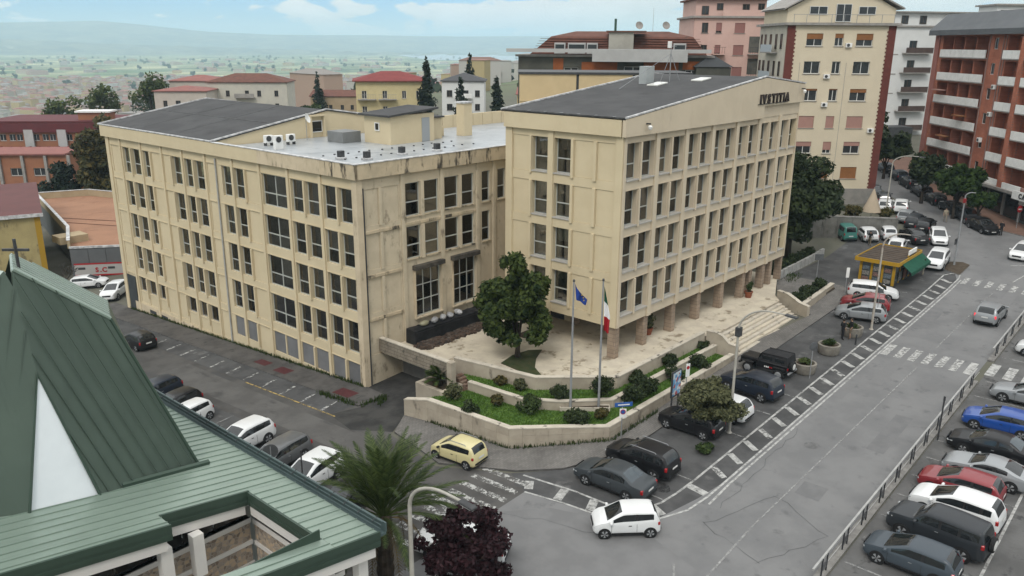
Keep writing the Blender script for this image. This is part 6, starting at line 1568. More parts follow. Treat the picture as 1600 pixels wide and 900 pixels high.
for (lab, k, c, x, y, h) in (('silver hatchback first in the slanted row by the retaining wall', 'hatch', 'silver', 107.7, 28.9, 5), ('grey estate second in the slanted row by the retaining wall', 'wagon', 'anth', 106.0, 27.4, 5), ('black estate third in the slanted row, nearest the junction', 'wagon', 'black', 104.6, 25.8, 5),
    ('white suv at the foot of the beige apartment block', 'suv', 'white', 111.0, 32.6, 15), ('second white suv beside the curved lamp', 'suv', 'white', 112.0, 30.9, 15), ('dark car just beyond the two white suvs', 'hatch', 'black', 115.6, 34.2, 20), ('dark saloon near the red brick corner strip', 'sedan', 'anth', 119.2, 36.8, 25),
    ('pale blue car at the far end of the street row', 'hatch', 'slate', 135.5, 40.6, 37), ('dark car second from the far end of the street row', 'hatch', 'navy', 131.0, 37.2, 37), ('dark suv third from the far end of the street row', 'suv', 'black', 126.6, 34.2, 37), ('dark hatchback in the middle of the street row', 'hatch', 'anth', 122.4, 31.4, 37),
    ('black hatchback opposite the slanted row', 'hatch', 'black', 118.6, 28.6, 37), ('black saloon opposite the slanted row', 'sedan', 'black', 115.0, 25.6, 40), ('grey suv waiting near the corner of the brick building', 'suv', 'anth', 111.3, 22.9, 218), ('black saloon at the corner of the brick building', 'sedan', 'black', 107.8, 20.4, 222)):
    car(lab, k, c, x, y, h, group=SL)
car('white car cut by the right picture edge at the junction', 'hatch', 'white', 99.2, 14.6, 175)
LOT = 'cars in the fenced car park'
for (lab, k, c, x, y, h, kw) in (('silver sports car in the car park, nose to the railing', 'coupe', 'silver', 61.3, 7.1, 90, {}), ('bright blue hatchback in the car park', 'hatch', 'blue', 55.9, 7.7, 94, {}), ('black saloon in the car park beside the blue hatchback', 'sedan', 'black', 52.0, 7.3, 90, {'rear_sky': True}),
    ('silver coupe in the car park', 'coupe', 'silver', 48.9, 6.9, 90, {}), ('red hatchback wedged between silver and white cars', 'hatch', 'red', 46.2, 7.6, 90, {}), ('white crossover in the car park', 'suv', 'white', 43.6, 7.2, 88, {}), ('dark off-road car with spare wheel in the car park', 'offroad', 'anth', 40.75, 7.3, 85, {'spare': True}), ('slate blue hatchback at the bottom of the car park', 'hatch', 'slate', 37.9, 7.7, 89, {}), ('white car at the right edge past the crossing', 'hatch', 'white', 71.2, 7.6, 90, {})):
    car(lab, k, c, x, y, h, group=LOT, **kw)
SS = 'cars on the sloping side street'
for (lab, k, c, x, y, h, kw) in (('cream yellow city car parked beside the corner planter wall', 'small', 'cream', 31.1, 31.5, 96, {'rack': True}), ('white suv parked along the church side', 'suv', 'white', 23.7, 43.5, 188, {}), ('dark grey car in the middle of the row by the church', 'wagon', 'grey', 23.8, 39.6, 190, {}), ('white van-like car nearest the palm by the church', 'suv', 'white', 23.6, 36.0, 192, {}), ('black car under the palm fronds', 'hatch', 'black', 23.3, 32.4, 190, {}),
    ('small black and white car at the edge of the church roof', 'small', 'white', 23.6, 50.3, 190, {}), ('black hatchback with red lights behind the church roof', 'hatch', 'black', 23.9, 53.0, 190, {}), ('black car farthest in the church row', 'hatch', 'navy', 24.3, 56.8, 190, {}), ('black and white car parked on the wing side of the street', 'hatch', 'black', 29.4, 70.6, 92, {}), ('white suv rounding the left end of the wing', 'suv', 'white', 35.9, 90.6, 225, {}), ('white hatchback under the red and white banner', 'hatch', 'white', 36.3, 98.4, -42, {}), ('white saloon seen through the purple tree', 'sedan', 'white', 24.7, 24.9, 118, {'rear_sky': True}), ('grey car far off in the container yard', 'hatch', 'slate', 66, 190, 30, {})):
    car(lab, k, c, x, y, h, group=SS, **kw)
# open jeep with soft top
def jeep(x, y, head):
    z = g(x, y) + .03; t = thing('off_road_jeep', 'black soft-top off-road jeep with spare wheel and white side decal', 'car', (x, y, z), R_(head))
    B = PA['black']; soft = mat('soft_top', (.022, .022, .024), (.035, .035, .037), 4, .85)
    def part(nm, me, loc, rot=(0, 0, 0), par=None): return put(nm, me, par or t, loc, rot=rot)
    part('body', boxmesh(2.35, 1.56, .58, B, .06), (-.55, 0, .86)); part('bonnet', boxmesh(1.25, 1.34, .30, B, .08), (1.22, 0, 1.02)); part('front_panel', boxmesh(.14, 1.40, .52, B, .04), (1.86, 0, .86))
    part('windscreen', boxmesh(.05, 1.40, .50, m_cglass, .02), (.48, 0, 1.40), (0, R_(-14), 0))
    v = [(-1.68, -.74, 1.16), (.38, -.74, 1.16), (.28, -.66, 1.72), (-1.62, -.66, 1.74)]; v += [(a, -b, c) for a, b, c in v]
    part('soft_top', new_mesh('soft', v, [(3, 2, 6, 7), (0, 3, 7, 4), (2, 1, 5, 6), (0, 1, 2, 3), (7, 6, 5, 4)], soft), (0, 0, 0))
    for sy in (-1, 1):
        part('side_window', boxmesh(.78, .02, .36, m_cglass, .02), (-.15, sy * .735, 1.42), (R_(-sy * 9), 0, 0)); part('side_window', boxmesh(.72, .02, .34, m_cglass, .02), (-1.1, sy * .735, 1.42), (R_(-sy * 9), 0, 0))
        part('mudguard', boxmesh(.95, .26, .08, m_black_trim, .03), (1.3, sy * .78, .86)); part('mudguard', boxmesh(.9, .18, .08, m_black_trim, .03), (-1.15, sy * .82, .90))
        part('headlight', lathe_mesh([(.11, 0), (.11, .04), (.04, .06)], 12, m_head), (1.93, sy * .48, .98), (0, R_(90), 0)); part('tail_light', boxmesh(.06, .12, .18, m_tail, .02), (-1.74, sy * .68, .92)); part('wing_mirror', boxmesh(.1, .18, .15, m_black_trim, .02), (.35, sy * .90, 1.28))
        part('roof_bar', tube_mesh([(.40, sy * .68, 1.18), (.28, sy * .67, 1.75), (-1.62, sy * .67, 1.77), (-1.70, sy * .75, 1.18)], [.03] * 4, 6, m_black_trim), (0, 0, 0))
        for sx in (-1.13, 1.25):
            w = part('wheel', lathe_mesh([(.24, -.13), (.37, -.13), (.40, -.09), (.40, .09), (.37, .13), (.24, .13)], 20, m_rubber), (sx, sy * .76, .40), (R_(90), 0, 0)); part('rim', lathe_mesh([(.25, 0), (.22, .02), (.08, .03)], 12, m_rim), (0, 0, .11 if sy < 0 else -.13), (0 if sy < 0 else math.pi, 0, 0), w)
    sp = part('spare_wheel', lathe_mesh([(.24, -.11), (.37, -.11), (.38, -.07), (.38, .07), (.37, .11), (.24, .11)], 20, m_rubber), (-1.86, .1, 1.02), (0, R_(90), 0)); part('spare_cover', lathe_mesh([(.24, 0), (.22, .03), (.05, .04)], 14, m_plate), (0, 0, -.10), (math.pi, 0, 0), sp)
    part('bumper', boxmesh(.16, 1.5, .16, m_black_trim, .03), (1.98, 0, .60)); part('bumper', boxmesh(.14, 1.5, .14, m_rim, .03), (-1.82, 0, .58))
    for i in range(5): part('decal_letter', boxmesh(.09, .004, .11, m_white if i < 3 else m_red), (-.05 - .13 * i, .784, .78))
jeep(54.9, 22.75, 90)

# ------------------------------------------------------------------ people
def person(label, x, y, z, head, shirt, trousers, skin=(.42, .26, .18), hair=(.03, .022, .016), pose='stand', h=1.74, shorts=False):
    t = thing('person', label, 'person', (x, y, z), R_(head)); k = h / 1.74
    step = .20 if pose == 'walk' else .03
    J = dict(pel=(0, 0, .95), sp=(0, 0, 1.15), ch=(.01, 0, 1.36), nk=(.01, 0, 1.50), hd=(.03, 0, 1.60), ht=(.03, 0, 1.70))
    for s, n in ((1, 'l'), (-1, 'r')):
        st = step * s
        J['hip' + n] = (0, .10 * s, .90); J['kn' + n] = (.05 + st * .6, .11 * s, .50); J['an' + n] = (st, .11 * s, .09); J['to' + n] = (st + .15, .13 * s, .04)
        J['sh' + n] = (0, .19 * s, 1.41); J['el' + n] = (-.03 - st * .5, .26 * s, 1.13); J['wr' + n] = (.10 - st * .6, .26 * s, .90); J['ha' + n] = (.13 - st * .6, .255 * s, .80)
    if pose == 'talk': J['elr'] = (.10, -.25, 1.15); J['wrr'] = (.28, -.14, 1.22); J['har'] = (.34, -.10, 1.30)
    rad = dict(pel=.155, sp=.135, ch=.165, nk=.058, hd=.092, ht=.075, hip=.10, kn=.068, an=.045, to=.042, sh=.078, el=.048, wr=.034, ha=.042)
    names = list(J); V = [tuple(c * k for c in J[n]) for n in names]; ix = {n: i for i, n in enumerate(names)}
    E = [('pel', 'sp'), ('sp', 'ch'), ('ch', 'nk'), ('nk', 'hd'), ('hd', 'ht')]
    for n in 'lr': E += [('pel', 'hip' + n), ('hip' + n, 'kn' + n), ('kn' + n, 'an' + n), ('an' + n, 'to' + n), ('ch', 'sh' + n), ('sh' + n, 'el' + n), ('el' + n, 'wr' + n), ('wr' + n, 'ha' + n)]
    me = bpy.data.meshes.new('sk'); me.from_pydata(V, [(ix[a], ix[b]) for a, b in E], [])
    o = bpy.data.objects.new('tmp', me); COL.objects.link(o)
    md = o.modifiers.new('skin', 'SKIN'); sd = o.modifiers.new('sub', 'SUBSURF'); sd.levels = 1; sd.render_levels = 1
    for i, n in enumerate(names):
        r = rad.get(n, rad.get(n[:-1], .05)) * k; me.skin_vertices[0].data[i].radius = (r, r * (1.15 if n in ('ch', 'pel') else 1))
        me.skin_vertices[0].data[i].use_root = (n == 'pel')
    dg = bpy.context.evaluated_depsgraph_get(); bme = bpy.data.meshes.new_from_object(o.evaluated_get(dg)); bpy.data.objects.remove(o)
    key = label[:12]
    ms = [mat('cloth_%s_a' % key, shirt, None, 1, .9), mat('cloth_%s_b' % key, trousers, None, 1, .9), mat('skin_tone', skin, None, 1, .6), mat('shoe_dark', (.02, .018, .016), None, 1, .6)]
    bme.materials.clear()
    for m in ms: bme.materials.append(m)
    for p in bme.polygons:
        c = p.center / k; i = 0
        if c.z < .09: i = 3
        elif c.z < .96 and abs(c.y) < .20: i = 1 if (not shorts or c.z > .52) else 2
        if c.z > 1.50: i = 2
        if abs(c.y) > .215 and c.z < 1.10: i = 2
        if pose == 'talk' and c.x > .2 and c.z > 1.0: i = 2
        p.material_index = i; p.use_smooth = True
    bd = put('body', bme, t)
    bm = bmesh.new(); bmesh.ops.create_uvsphere(bm, u_segments=12, v_segments=8, radius=.105 * k)
    bmesh.ops.delete(bm, geom=[v for v in bm.verts if v.co.x > .055 and v.co.z < .045], context='VERTS')
    hm = bpy.data.meshes.new('hair'); bm.to_mesh(hm); bm.free(); hm.materials.append(mat('hair_%s' % key, hair, None, 1, .8)); hm.polygons.foreach_set('use_smooth', [True] * len(hm.polygons))
    put('hair', hm, t, (.012 * k, 0, 1.645 * k))
    for s in (-1, 1): put('eye', boxmesh(.008, .022, .012, m_metal_dark), t, (.118 * k, s * .034, 1.635 * k))
    put('nose', boxmesh(.03, .025, .04, ms[2], .008), t, (.125 * k, 0, 1.60 * k))
person('person in black top and khaki shorts standing by the round planter', 65.6, 20.55, g(65.6, 20.6) + .02, 120, (.018, .018, .02), (.20, .16, .11), shorts=True, pose='talk', h=1.80)
person('person in dark clothes facing the one in shorts by the planter', 65.0, 21.0, g(65, 21) + .02, -40, (.02, .02, .024), (.022, .022, .026), h=1.78)
person('person in a pale coat crossing near the grey suv', 109.4, 24.9, g(109.4, 24.9) + .03, 200, (.42, .36, .27), (.30, .26, .20), pose='walk')
person('person in dark clothes at the brick pavement corner', 106.6, 18.2, g(106.6, 18.2) + .03, 160, (.025, .025, .03), (.02, .02, .022))
person('person in light trousers standing at the kiosk awning', 87.4, 21.1, g(87.4, 21.1) + .03, 100, (.34, .29, .23), (.38, .34, .27))
person('person in black walking behind the kiosk', 94.6, 28.9, g(94.6, 28.9) + .03, 10, (.015, .015, .016), (.015, .015, .016), pose='walk')
# ------------------------------------------------------------------ church with green metal roofs
m_green_lit = mat('green_metal', (.36, .455, .385), (.32, .41, .345), .35, .36, .05, 3, spec=.5, metal=.3, c3=(.29, .37, .315), s3=1.4, lo3=.5, hi3=.75, st3=(.25, 2, 1))  # low roof: sky reflection is put into this lighter base green
m_green_dim = mat('green_metal_tower', (.108, .150, .118), (.094, .132, .104), .3, .5, .06, 3, spec=.4, metal=.2, c3=(.085, .118, .095), s3=1.6, lo3=.52, hi3=.75, st3=(2, 1, .25))  # same metal in a darker green: steep faces' weaker light painted in
m_green_e = mat('green_edge', (.065, .105, .078), (.058, .094, .07), 1, .45, spec=.4, metal=.2)
m_gutter = mat('gutter_blue', (.10, .145, .145), (.085, .125, .125), 1, .45, spec=.4)
m_render = mat('white_render', (.62, .60, .56), (.60, .58, .555), 1, .85, .1, 10)
def stonemat():
    m, nt, p, o = _nodes('rubble_stone'); N = nt.nodes; L = nt.links
    geo = N.new('ShaderNodeNewGeometry'); v = N.new('ShaderNodeTexVoronoi'); v.inputs['Scale'].default_value = 5.5; L.new(geo.outputs['Position'], v.inputs['Vector'])
    v2 = N.new('ShaderNodeTexVoronoi'); v2.feature = 'DISTANCE_TO_EDGE'; v2.inputs['Scale'].default_value = 5.5; L.new(geo.outputs['Position'], v2.inputs['Vector'])
    cr = N.new('ShaderNodeValToRGB'); L.new(v.outputs['Color'], cr.inputs[0]); e = cr.color_ramp.elements; e[0].position = .2; e[0].color = (.20, .155, .115, 1); e[1].position = .8; e[1].color = (.46, .35, .24, 1)
    k = e.new(.5); k.color = (.32, .27, .22, 1)
    r = N.new('ShaderNodeMapRange'); L.new(v2.outputs['Distance'], r.inputs[0]); r.inputs[1].default_value = .02; r.inputs[2].default_value = .09
    mx = N.new('ShaderNodeMix'); mx.data_type = 'RGBA'; L.new(r.outputs[0], mx.inputs[0]); mx.inputs[6].default_value = (.34, .31, .27, 1); L.new(cr.outputs[0], mx.inputs[7]); L.new(mx.outputs[2], p.inputs['Base Color'])
    b = N.new('ShaderNodeBump'); b.inputs['Strength'].default_value = .6; b.inputs['Distance'].default_value = .05; L.new(r.outputs[0], b.inputs['Height']); L.new(b.outputs[0], p.inputs['Normal']); p.inputs['Roughness'].default_value = .9
    return m
m_rubblestone = stonemat()
CHX, CHY = 13.0, 30.0
church = thing('church', 'church with folded dark green metal spire and low green metal roof', 'church', (CHX, CHY, -.6))
def CH(p): return Vector((p[0] - CHX, p[1] - CHY, p[2] + .6))
def facet(name, pts, m, th=.10, seam_dir=None, spacing=.55, parent=None, sh=.05, sw=.022, seam_m=None, phase=.5):
    P = [CH(p) for p in pts]; n = Vector((0, 0, 0))
    for i in range(len(P)): n += P[i].cross(P[(i + 1) % len(P)])
    n.normalize()
    if n.z < 0 and abs(n.z) > .05: n = -n; P = P[::-1]
    k = len(P); v = P + [p - n * th for p in P]
    f = [tuple(range(k)), tuple(range(2 * k - 1, k - 1, -1))] + [(i, k + i, k + (i + 1) % k, (i + 1) % k) for i in range(k)]
    o = put(name, new_mesh(name, v, f, m), parent or church)
    if seam_dir is not None:
        d = Vector(seam_dir).normalized(); d = (d - n * d.dot(n)).normalized(); e = n.cross(d).normalized()
        a2 = [(p.dot(e), p.dot(d)) for p in P]; lo = min(a[0] for a in a2); hi = max(a[0] for a in a2)
        h0 = P[0].dot(n); s = lo + spacing * phase
        while s < hi - .03:
            xs = []
            for i in range(k):
                (u0, w0), (u1, w1) = a2[i], a2[(i + 1) % k]
                if (u0 - s) * (u1 - s) < 0: xs.append(w0 + (w1 - w0) * (s - u0) / (u1 - u0))
            xs.sort()
            for q in range(0, len(xs) - 1, 2):
                L = xs[q + 1] - xs[q]
                if L > .15:
                    c = e * s + d * ((xs[q] + xs[q + 1]) / 2) + n * (h0 + sh / 2 - .005)
                    sb = put('seam', boxmesh(round(L, 2), sw, sh, seam_m or m), o, c)
                    sb.rotation_euler = Matrix((d, e.cross(d) * 0 + n.cross(d), n)).transposed().to_euler()
            s += spacing
    return o
def lz(x): return 6.0 + .157 * (17.07 - x)
# low roofs
facet('low_roof', [(17.07, 27.65, lz(17.07)), (17.07, 46, lz(17.07)), (3.0, 46, lz(3)), (3.0, 27.65, lz(3))], m_green_lit, .12, (1, 0, 0), .52)
facet('low_roof', [(17.07, 21.75, lz(17.07)), (17.07, 27.64, lz(17.07)), (15.1, 27.64, lz(15.1)), (15.1, 21.75, lz(15.1))], m_green_lit, .12, (1, 0, 0), .52)
facet('low_roof', [(15.09, 21.75, lz(15.09)), (15.09, 22.55, lz(15.09)), (2, 22.55, lz(2)), (2, 21.75, lz(2))], m_green_lit, .12, (1, 0, 0), .52, phase=.7)
facet('low_roof', [(11.4, 26.75, lz(11.4)), (11.4, 27.64, lz(11.4)), (2, 27.64, lz(2)), (2, 26.75, lz(2))], m_green_lit, .12, (1, 0, 0), .45)
def slope_bar(name, x0, x1, y0, y1, dz0, dz1, m, par=None):
    v = []
    for (x, y, dz) in ((x0, y0, dz0), (x1, y0, dz0), (x1, y1, dz0), (x0, y1, dz0), (x0, y0, dz1), (x1, y0, dz1), (x1, y1, dz1), (x0, y1, dz1)): v.append(CH((x, y, lz(x) + dz)))
    return put(name, new_mesh(name, v, [(0, 3, 2, 1), (4, 5, 6, 7), (0, 1, 5, 4), (1, 2, 6, 5), (2, 3, 7, 6), (3, 0, 4, 7)], m), par or church)
# ridged fascias and white beams along the openings
for (y, s, x0, x1) in ((21.75, -1, 2, 17.1), (27.65, -1, 11.4, 15.1), (26.75, -1, 2, 11.4)):
    for k in range(4): slope_bar('fascia_board', x0, x1, y + s * (.10 - .02 * (k % 2)), y + .002 * s, -.13 - .12 * k - .115, -.13 - .12 * k + (.17 if k == 0 else 0), m_green_e)
    slope_bar('white_beam', x0, x1 - .2, y + .0 , y + .35, -1.05, -.63, m_render)
slope_bar('white_beam', 2, 17.0, 22.12, 22.5, -1.04, -.64, m_render)
for k in range(4):
    box('fascia_board', church, 15.1 - CHX - .10 + .02 * (k % 2), 15.1 - CHX - .002, 22.56 - CHY, 27.63 - CHY, lz(15.1) + .6 - .13 - .12 * k - .115, lz(15.1) + .6 - .13 - .12 * k + (.14 if k == 0 else 0), m_green_e)
box('fascia_board', church, 2 - CHX, 15.0 - CHX, 22.552 - CHY, 22.60 - CHY, lz(9) + .6 - 1.0, lz(9) + .6 - .5, m_green_e)
box('white_beam', church, 15.1 - CHX, 15.42 - CHX, 22.6 - CHY, 27.6 - CHY, lz(15.1) + .6 - 1.1, lz(15.1) + .6 - .64, m_render)
# stone walls with white bands inside and below
def banded(x0, x1, y0, y1, ztop, par=church):
    box('stone_wall', par, x0 - CHX, x1 - CHX, y0 - CHY, y1 - CHY, 0, ztop + .6, m_rubblestone)
    for i in range(4):
        z = ztop + .6 - .02 - i * 1.05
        box('band', par, x0 - CHX - .05, x1 - CHX + .05, y0 - CHY - .05, y1 - CHY + .05, z - .20, z + (.02 if i == 0 else 0), m_render)
banded(2.0, 15.5, 28.5, 28.9, 4.5)
banded(15.6, 15.95, 22.6, 28.3, 4.5)
banded(12.2, 15.58, 21.9, 22.2, 3.2)
for i in range(9): box('dark_pane', church, 3.2 - CHX + i * 1.35, 3.2 - CHX + i * 1.35 + 1.27, 28.62 - CHY, 28.7 - CHY, 5.14, 6.2, MATS['dark_pane'])
box('low_ceiling', church, 2 - CHX, 16.9 - CHX, 28.9 - CHY, 45.5 - CHY, 5.4, 5.6, m_render)
box('outer_wall', church, 16.2 - CHX, 16.5 - CHX, 28.31 - CHY, 45.5 - CHY, 0, 6.4, m_render)
for (x, y) in ((16.55, 22.3), (12.6, 27.4), (11.2, 27.1)): box('white_post', church, x - CHX - .22, x - CHX + .22, y - CHY - .2, y - CHY + .2, 0 if y < 25 else 4.4, lz(x) + .6 - 1.06, m_render)
box('white_ledge', church, 13.6 - CHX, 17.0 - CHX, 21.9 - CHY, 22.7 - CHY, 3.82, 4.0, m_render)
box('dark_floor', church, 2 - CHX, 15.6 - CHX, 22.2 - CHY, 28.5 - CHY, -.05, .05, mat('red_floor', (.07, .025, .018), (.05, .02, .015), 2, .6))
# box gutter with guard rail along the street side
box('gutter', church, 17.08 - CHX, 17.42 - CHX, 21.7 - CHY, 46 - CHY, 6.36, 6.46, m_gutter)
box('gutter_lip', church, 17.40 - CHX, 17.46 - CHX, 21.7 - CHY, 46 - CHY, 6.462, 6.86, m_gutter)
for dz in (.10, .22, .34): put('guard_wire', tube_mesh([CH((17.12 + dz * .5, 21.75, 6.0 + dz)), CH((17.12 + dz * .5, 46, 6.0 + dz))], [.018, .018], 5, m_gutter), church)
for i in range(27): put('guard_bracket', boxmesh(.30, .025, .03, m_metal_dark), church, CH((17.28, 22.2 + .9 * i, 6.30)), rot=(0, R_(-25), 0))
# spire
AX_ = 9.4
def mir(p): return (2 * AX_ - p[0], p[1], p[2])
E1 = (14.9, 31.2, 6.2); Kp = (12.6, 32.6, 13.3); Ap = (9.55, 32.95, 15.9); Tip = (9.4, 31.75, 12.1); Wb = (10.55, 30.45, 6.7); Vl = (9.4, 32.75, 15.3)
K2 = (13.9, 36.0, 13.05); E2 = (16.0, 37.0, 6.1); Ap2 = (10.45, 35.9, 15.85)
rsd = CH(Kp) - CH(E1)
facet('spire_face', [Wb, E1, Kp, Ap, Vl, Tip], m_green_dim, .12, rsd, .50)
WbL = (7.85, 30.35, 6.95)
facet('spire_face', [WbL] + [mir(p) for p in (E1, Kp, Ap, Vl, Tip)], m_green_dim, .12, Vector((-rsd.x, rsd.y, rsd.z)), .50)
facet('spire_cap_face', [Ap, Kp, K2, Ap2], mat('green_metal_pale', (.54, .63, .57), (.50, .59, .53), .6, .3, spec=.5, metal=.25), .12, CH(Kp) - CH(Ap), .42)  # sky sheen on the upward facets painted in as a paler green
facet('spire_cap_face', [mir(p) for p in (Ap, Kp, K2, Ap2)], MATS['green_metal_pale'], .12, CH(mir(Kp)) - CH(mir(Ap)), .42)
facet('spire_face', [Kp, E1, E2, K2], m_green_dim, .12, rsd, .5)
facet('spire_face', [mir(p) for p in (Kp, E1, E2, K2)], m_green_dim, .12)
facet('spire_face', [Ap2, K2, E2, (9.5, 44, 6.2)], m_green_dim, .12)
facet('spire_face', [mir(p) for p in (Ap2, K2, E2, (9.5, 44, 6.2))], m_green_dim, .12)
facet('spire_glazing', [(Wb[0] - .05, Wb[1] + .08, Wb[2]), (Tip[0], Tip[1] + .02, Tip[2]), (WbL[0] + .05, WbL[1] + .08, WbL[2])], mat('opal_glazing', (.70, .74, .76), (.64, .68, .70), .4, .25, spec=.5), .06)
for (a, b) in ((Wb, Tip), (WbL, Tip)):
    put('glazing_trim', tube_mesh([CH(a), CH(b)], [.06, .03], 6, m_green_e), church)
put('glazing_sill', tube_mesh([CH((7.6, 30.35, 7.25)), CH((11.4, 30.35, 6.65))], [.16, .16], 6, m_green_e), church)
put('ridge_trim', tube_mesh([CH(Ap), CH(Kp)], [.08, .08], 6, m_green_lit), church)
put('ridge_trim', tube_mesh([CH(E1), CH(Kp)], [.07, .07], 6, m_green_e), church)
put('eave_trim', tube_mesh([CH((11.4, 30.75, 6.95)), CH((15.2, 31.0, 6.35))], [.14, .14], 6, m_green_e), church)
cr = thing('roof_cross', 'black iron cross on top of the green church spire', 'cross', (9.98, 33.7, 15.72))
put('upright', boxmesh(.10, .10, 1.15, m_metal_dark, .01), cr, (0, 0, .57)); put('crossbar', boxmesh(1.0, .09, .10, m_metal_dark, .01), cr, (0, 0, .72), R_(-48))
# ------------------------------------------------------------------ background buildings
m_dpane = MATS['dark_pane']
m_dpane2 = mat('far_pane', (.022, .024, .027), (.05, .052, .055), .35, .15, spec=.5)
m_wframe = mat('white_window', (.60, .60, .58), None, 1, .6)
m_bframe = mat('brown_window', (.10, .07, .05), None, 1, .6)
m_slab = mat('balcony_slab', (.42, .40, .37), (.33, .31, .29), 1.2, .85)
m_tile = mat('roof_tiles', (.20, .085, .060), (.15, .068, .05), 1.0, .9, .4, 5, c3=(.10, .055, .045), s3=.9)
m_tile_r = mat('red_roof', (.27, .055, .050), (.22, .045, .042), .8, .8, .2, 5)
m_tile_p = mat('pink_roof', (.36, .150, .125), (.30, .125, .11), .8, .85, .2, 5)
def block(label, o, ang, w, d, z0, z1, m, wins=(), style='two', name='apartment_block', cat='building', frame=None, pane=None, shutters=None, roof='flat', rm=None, ov=.4, side=None, group=None, rise=1.8):
    """building: front wall with real openings (wins = (u0,u1,zlo,zhi) above z0), plain other sides, roof"""
    t = thing(name, label, cat, (o[0], o[1], z0), R_(ang), group); H = z1 - z0
    fr = Frame((0, 0, 0), 0)
    holed('wall', t, fr, 0, w, 0, H, [(a, b, c, e, .30, True) for (a, b, c, e) in wins], m, m_room)
    box('wall', t, 0.002, .3, .32, d, 0, H, side or m); box('wall', t, w - .3, w - .002, .32, d, 0, H, side or m); box('wall', t, .302, w - .302, d - .3, d - .002, 0, H, m)
    for i, (a, b, c, e) in enumerate(wins):
        add_window(t, fr, a, b, c, e, .16, style, frame or m_wframe, pane or m_dpane2)
        if shutters:
            sh, sm = shutters[i % len(shutters)]
            if sh > 0: fbox('shutter', t, fr, a + .02, b - .02, e - (e - c) * sh, e - .01, -.14, -.08, sm)
        fbox('sill', t, fr, a - .08, b + .08, c - .08, c - .005, .003, .10, m_slab)
    if roof == 'flat':
        box('roof', t, -ov, w + ov, -ov, d + ov, H + .002, H + .3, rm or m_slab)
    elif roof in ('hip', 'gable'):
        k = min(w, d) / 2 if roof == 'hip' else 0
        v = [(-ov, -ov, H), (w + ov, -ov, H), (w + ov, d + ov, H), (-ov, d + ov, H), (k - ov * 0, d / 2, H + rise), (w - k, d / 2, H + rise)]
        v += [(x, y, z - .18) for x, y, z in v[:4]]
        put('roof', new_mesh('roof', v, [(0, 1, 5, 4), (1, 2, 5), (2, 3, 4, 5), (3, 0, 4), (0, 6, 7, 1), (1, 7, 8, 2), (2, 8, 9, 3), (3, 9, 6, 0), (6, 9, 8, 7)], rm or m_tile), t, (0, 0, .19))
    return t, fr
def grid(us, z0, rows, pitch, h): return [(a, b, z0 + r * pitch, z0 + r * pitch + h) for r in range(rows) for (a, b) in us]
def balcony(t, fr, u0, u1, z, dep=1.1, m=None, solid=True, mr=None, nm='balcony'):
    b = fbox(nm, t, fr, u0, u1, z - .16, z, .004, dep, m or m_slab)
    if solid: put('balcony_front', boxmesh(u1 - u0, .08, .95, mr or m or m_slab), b, (0, -dep / 2 + .045, .56))
    else:
        put('handrail', boxmesh(u1 - u0, .05, .05, mr or m_metal_grey), b, (0, -dep / 2 + .045, 1.06))
        n = max(3, int((u1 - u0) / .35))
        for i in range(n): put('baluster', boxmesh(.035, .035, .95, mr or m_metal_grey), b, (-(u1 - u0) / 2 + (i + .5) * (u1 - u0) / n, -dep / 2 + .045, .56))
    return b
# tall cream block with red corner strips
m_cream = mat('cream_render', (.84, .735, .55), (.79, .69, .515), .4, .9, .08, 10)
m_redstrip = mat('red_brick_strip', (.19, .055, .042), (.155, .046, .036), 1.2, .9)
m_or = mat('orange_shutter', (.34, .145, .05), (.29, .12, .042), 1, .7); m_pk = mat('pink_shutter', (.50, .285, .235), (.46, .26, .215), 1, .7)
tops = [25.5, 22.05, 18.6, 15.1, 11.75, 8.4]; U = [(2.55, 4.65), (6.2, 7.3), (8.95, 11.1)]
W_ = []; S_ = []
for r, tp in enumerate(tops):
    for c, (a, b) in enumerate(U):
        W_.append((a, b, tp - 1.55 - 2.9, tp - 2.9)); S_.append((((.45, m_or), (.35, m_or), (.5, m_or)), ((0, m_or),) * 3, ((.14, m_or), (.1, m_or), (.3, m_or)), ((1, m_pk),) * 3, ((.4, m_pk), (.7, m_pk), (.35, m_pk)), ((1, m_or),) * 3)[r][c])
bt, bf = block('tall cream apartment block with red brick corner strips', (105.3, 45.7), -48.7, 13.9, 12, 2.9, 26.5, m_cream, W_, 'two', shutters=S_, roof='flat', ov=.5, side=mat('offwhite', (.70, .66, .55), (.62, .58, .50), .5, .9))
sfr = Frame((0, 12, 0), -90)
for r in range(6):
    for (a, b) in ((.8, 1.5), (2.6, 3.3), (5.0, 5.7), (7.4, 8.1), (9.6, 10.3)): add_window(bt, sfr, a, b, 3.4 + 3.45 * r, 5.3 + 3.45 * r, -.09, 'plain', m_bframe, m_dpane2)
    balcony(bt, sfr, 3.8, 8.6, 3.0 + 3.45 * r, .9, m_slab, True, mat('pale_blue_balcony', (.50, .56, .60), None, 1, .7))
for (u0, u1, fl) in ((-.02, 1.0, 1), (12.95, 13.92, 0)):
    fbox('corner_strip', bt, bf, u0, u1, .0, 23.55, .003, .06, m_redstrip)
    for i in range(46): fbox('quoin', bt, bf, (u1 if fl else u0 - .14) , (u1 + .14 if fl else u0), .2 + i * .5, .42 + i * .5, .003, .055, m_redstrip)
fbox('panel_joint', bt, bf, 1.98, 2.03, 0, 19, .003, .02, m_slab); fbox('panel_joint', bt, bf, 8.0, 8.05, 0, 19, .003, .02, m_slab)
box('ground_floor', bt, -.1, 13.98, -.12, -.004, 0, 2.6, mat('grey_base', (.36, .34, .31), (.28, .27, .25), .8, .9)); box('attic_wall', bt, .1, 14.0, 1.0, 11, 23.95, 25.6, m_cream)
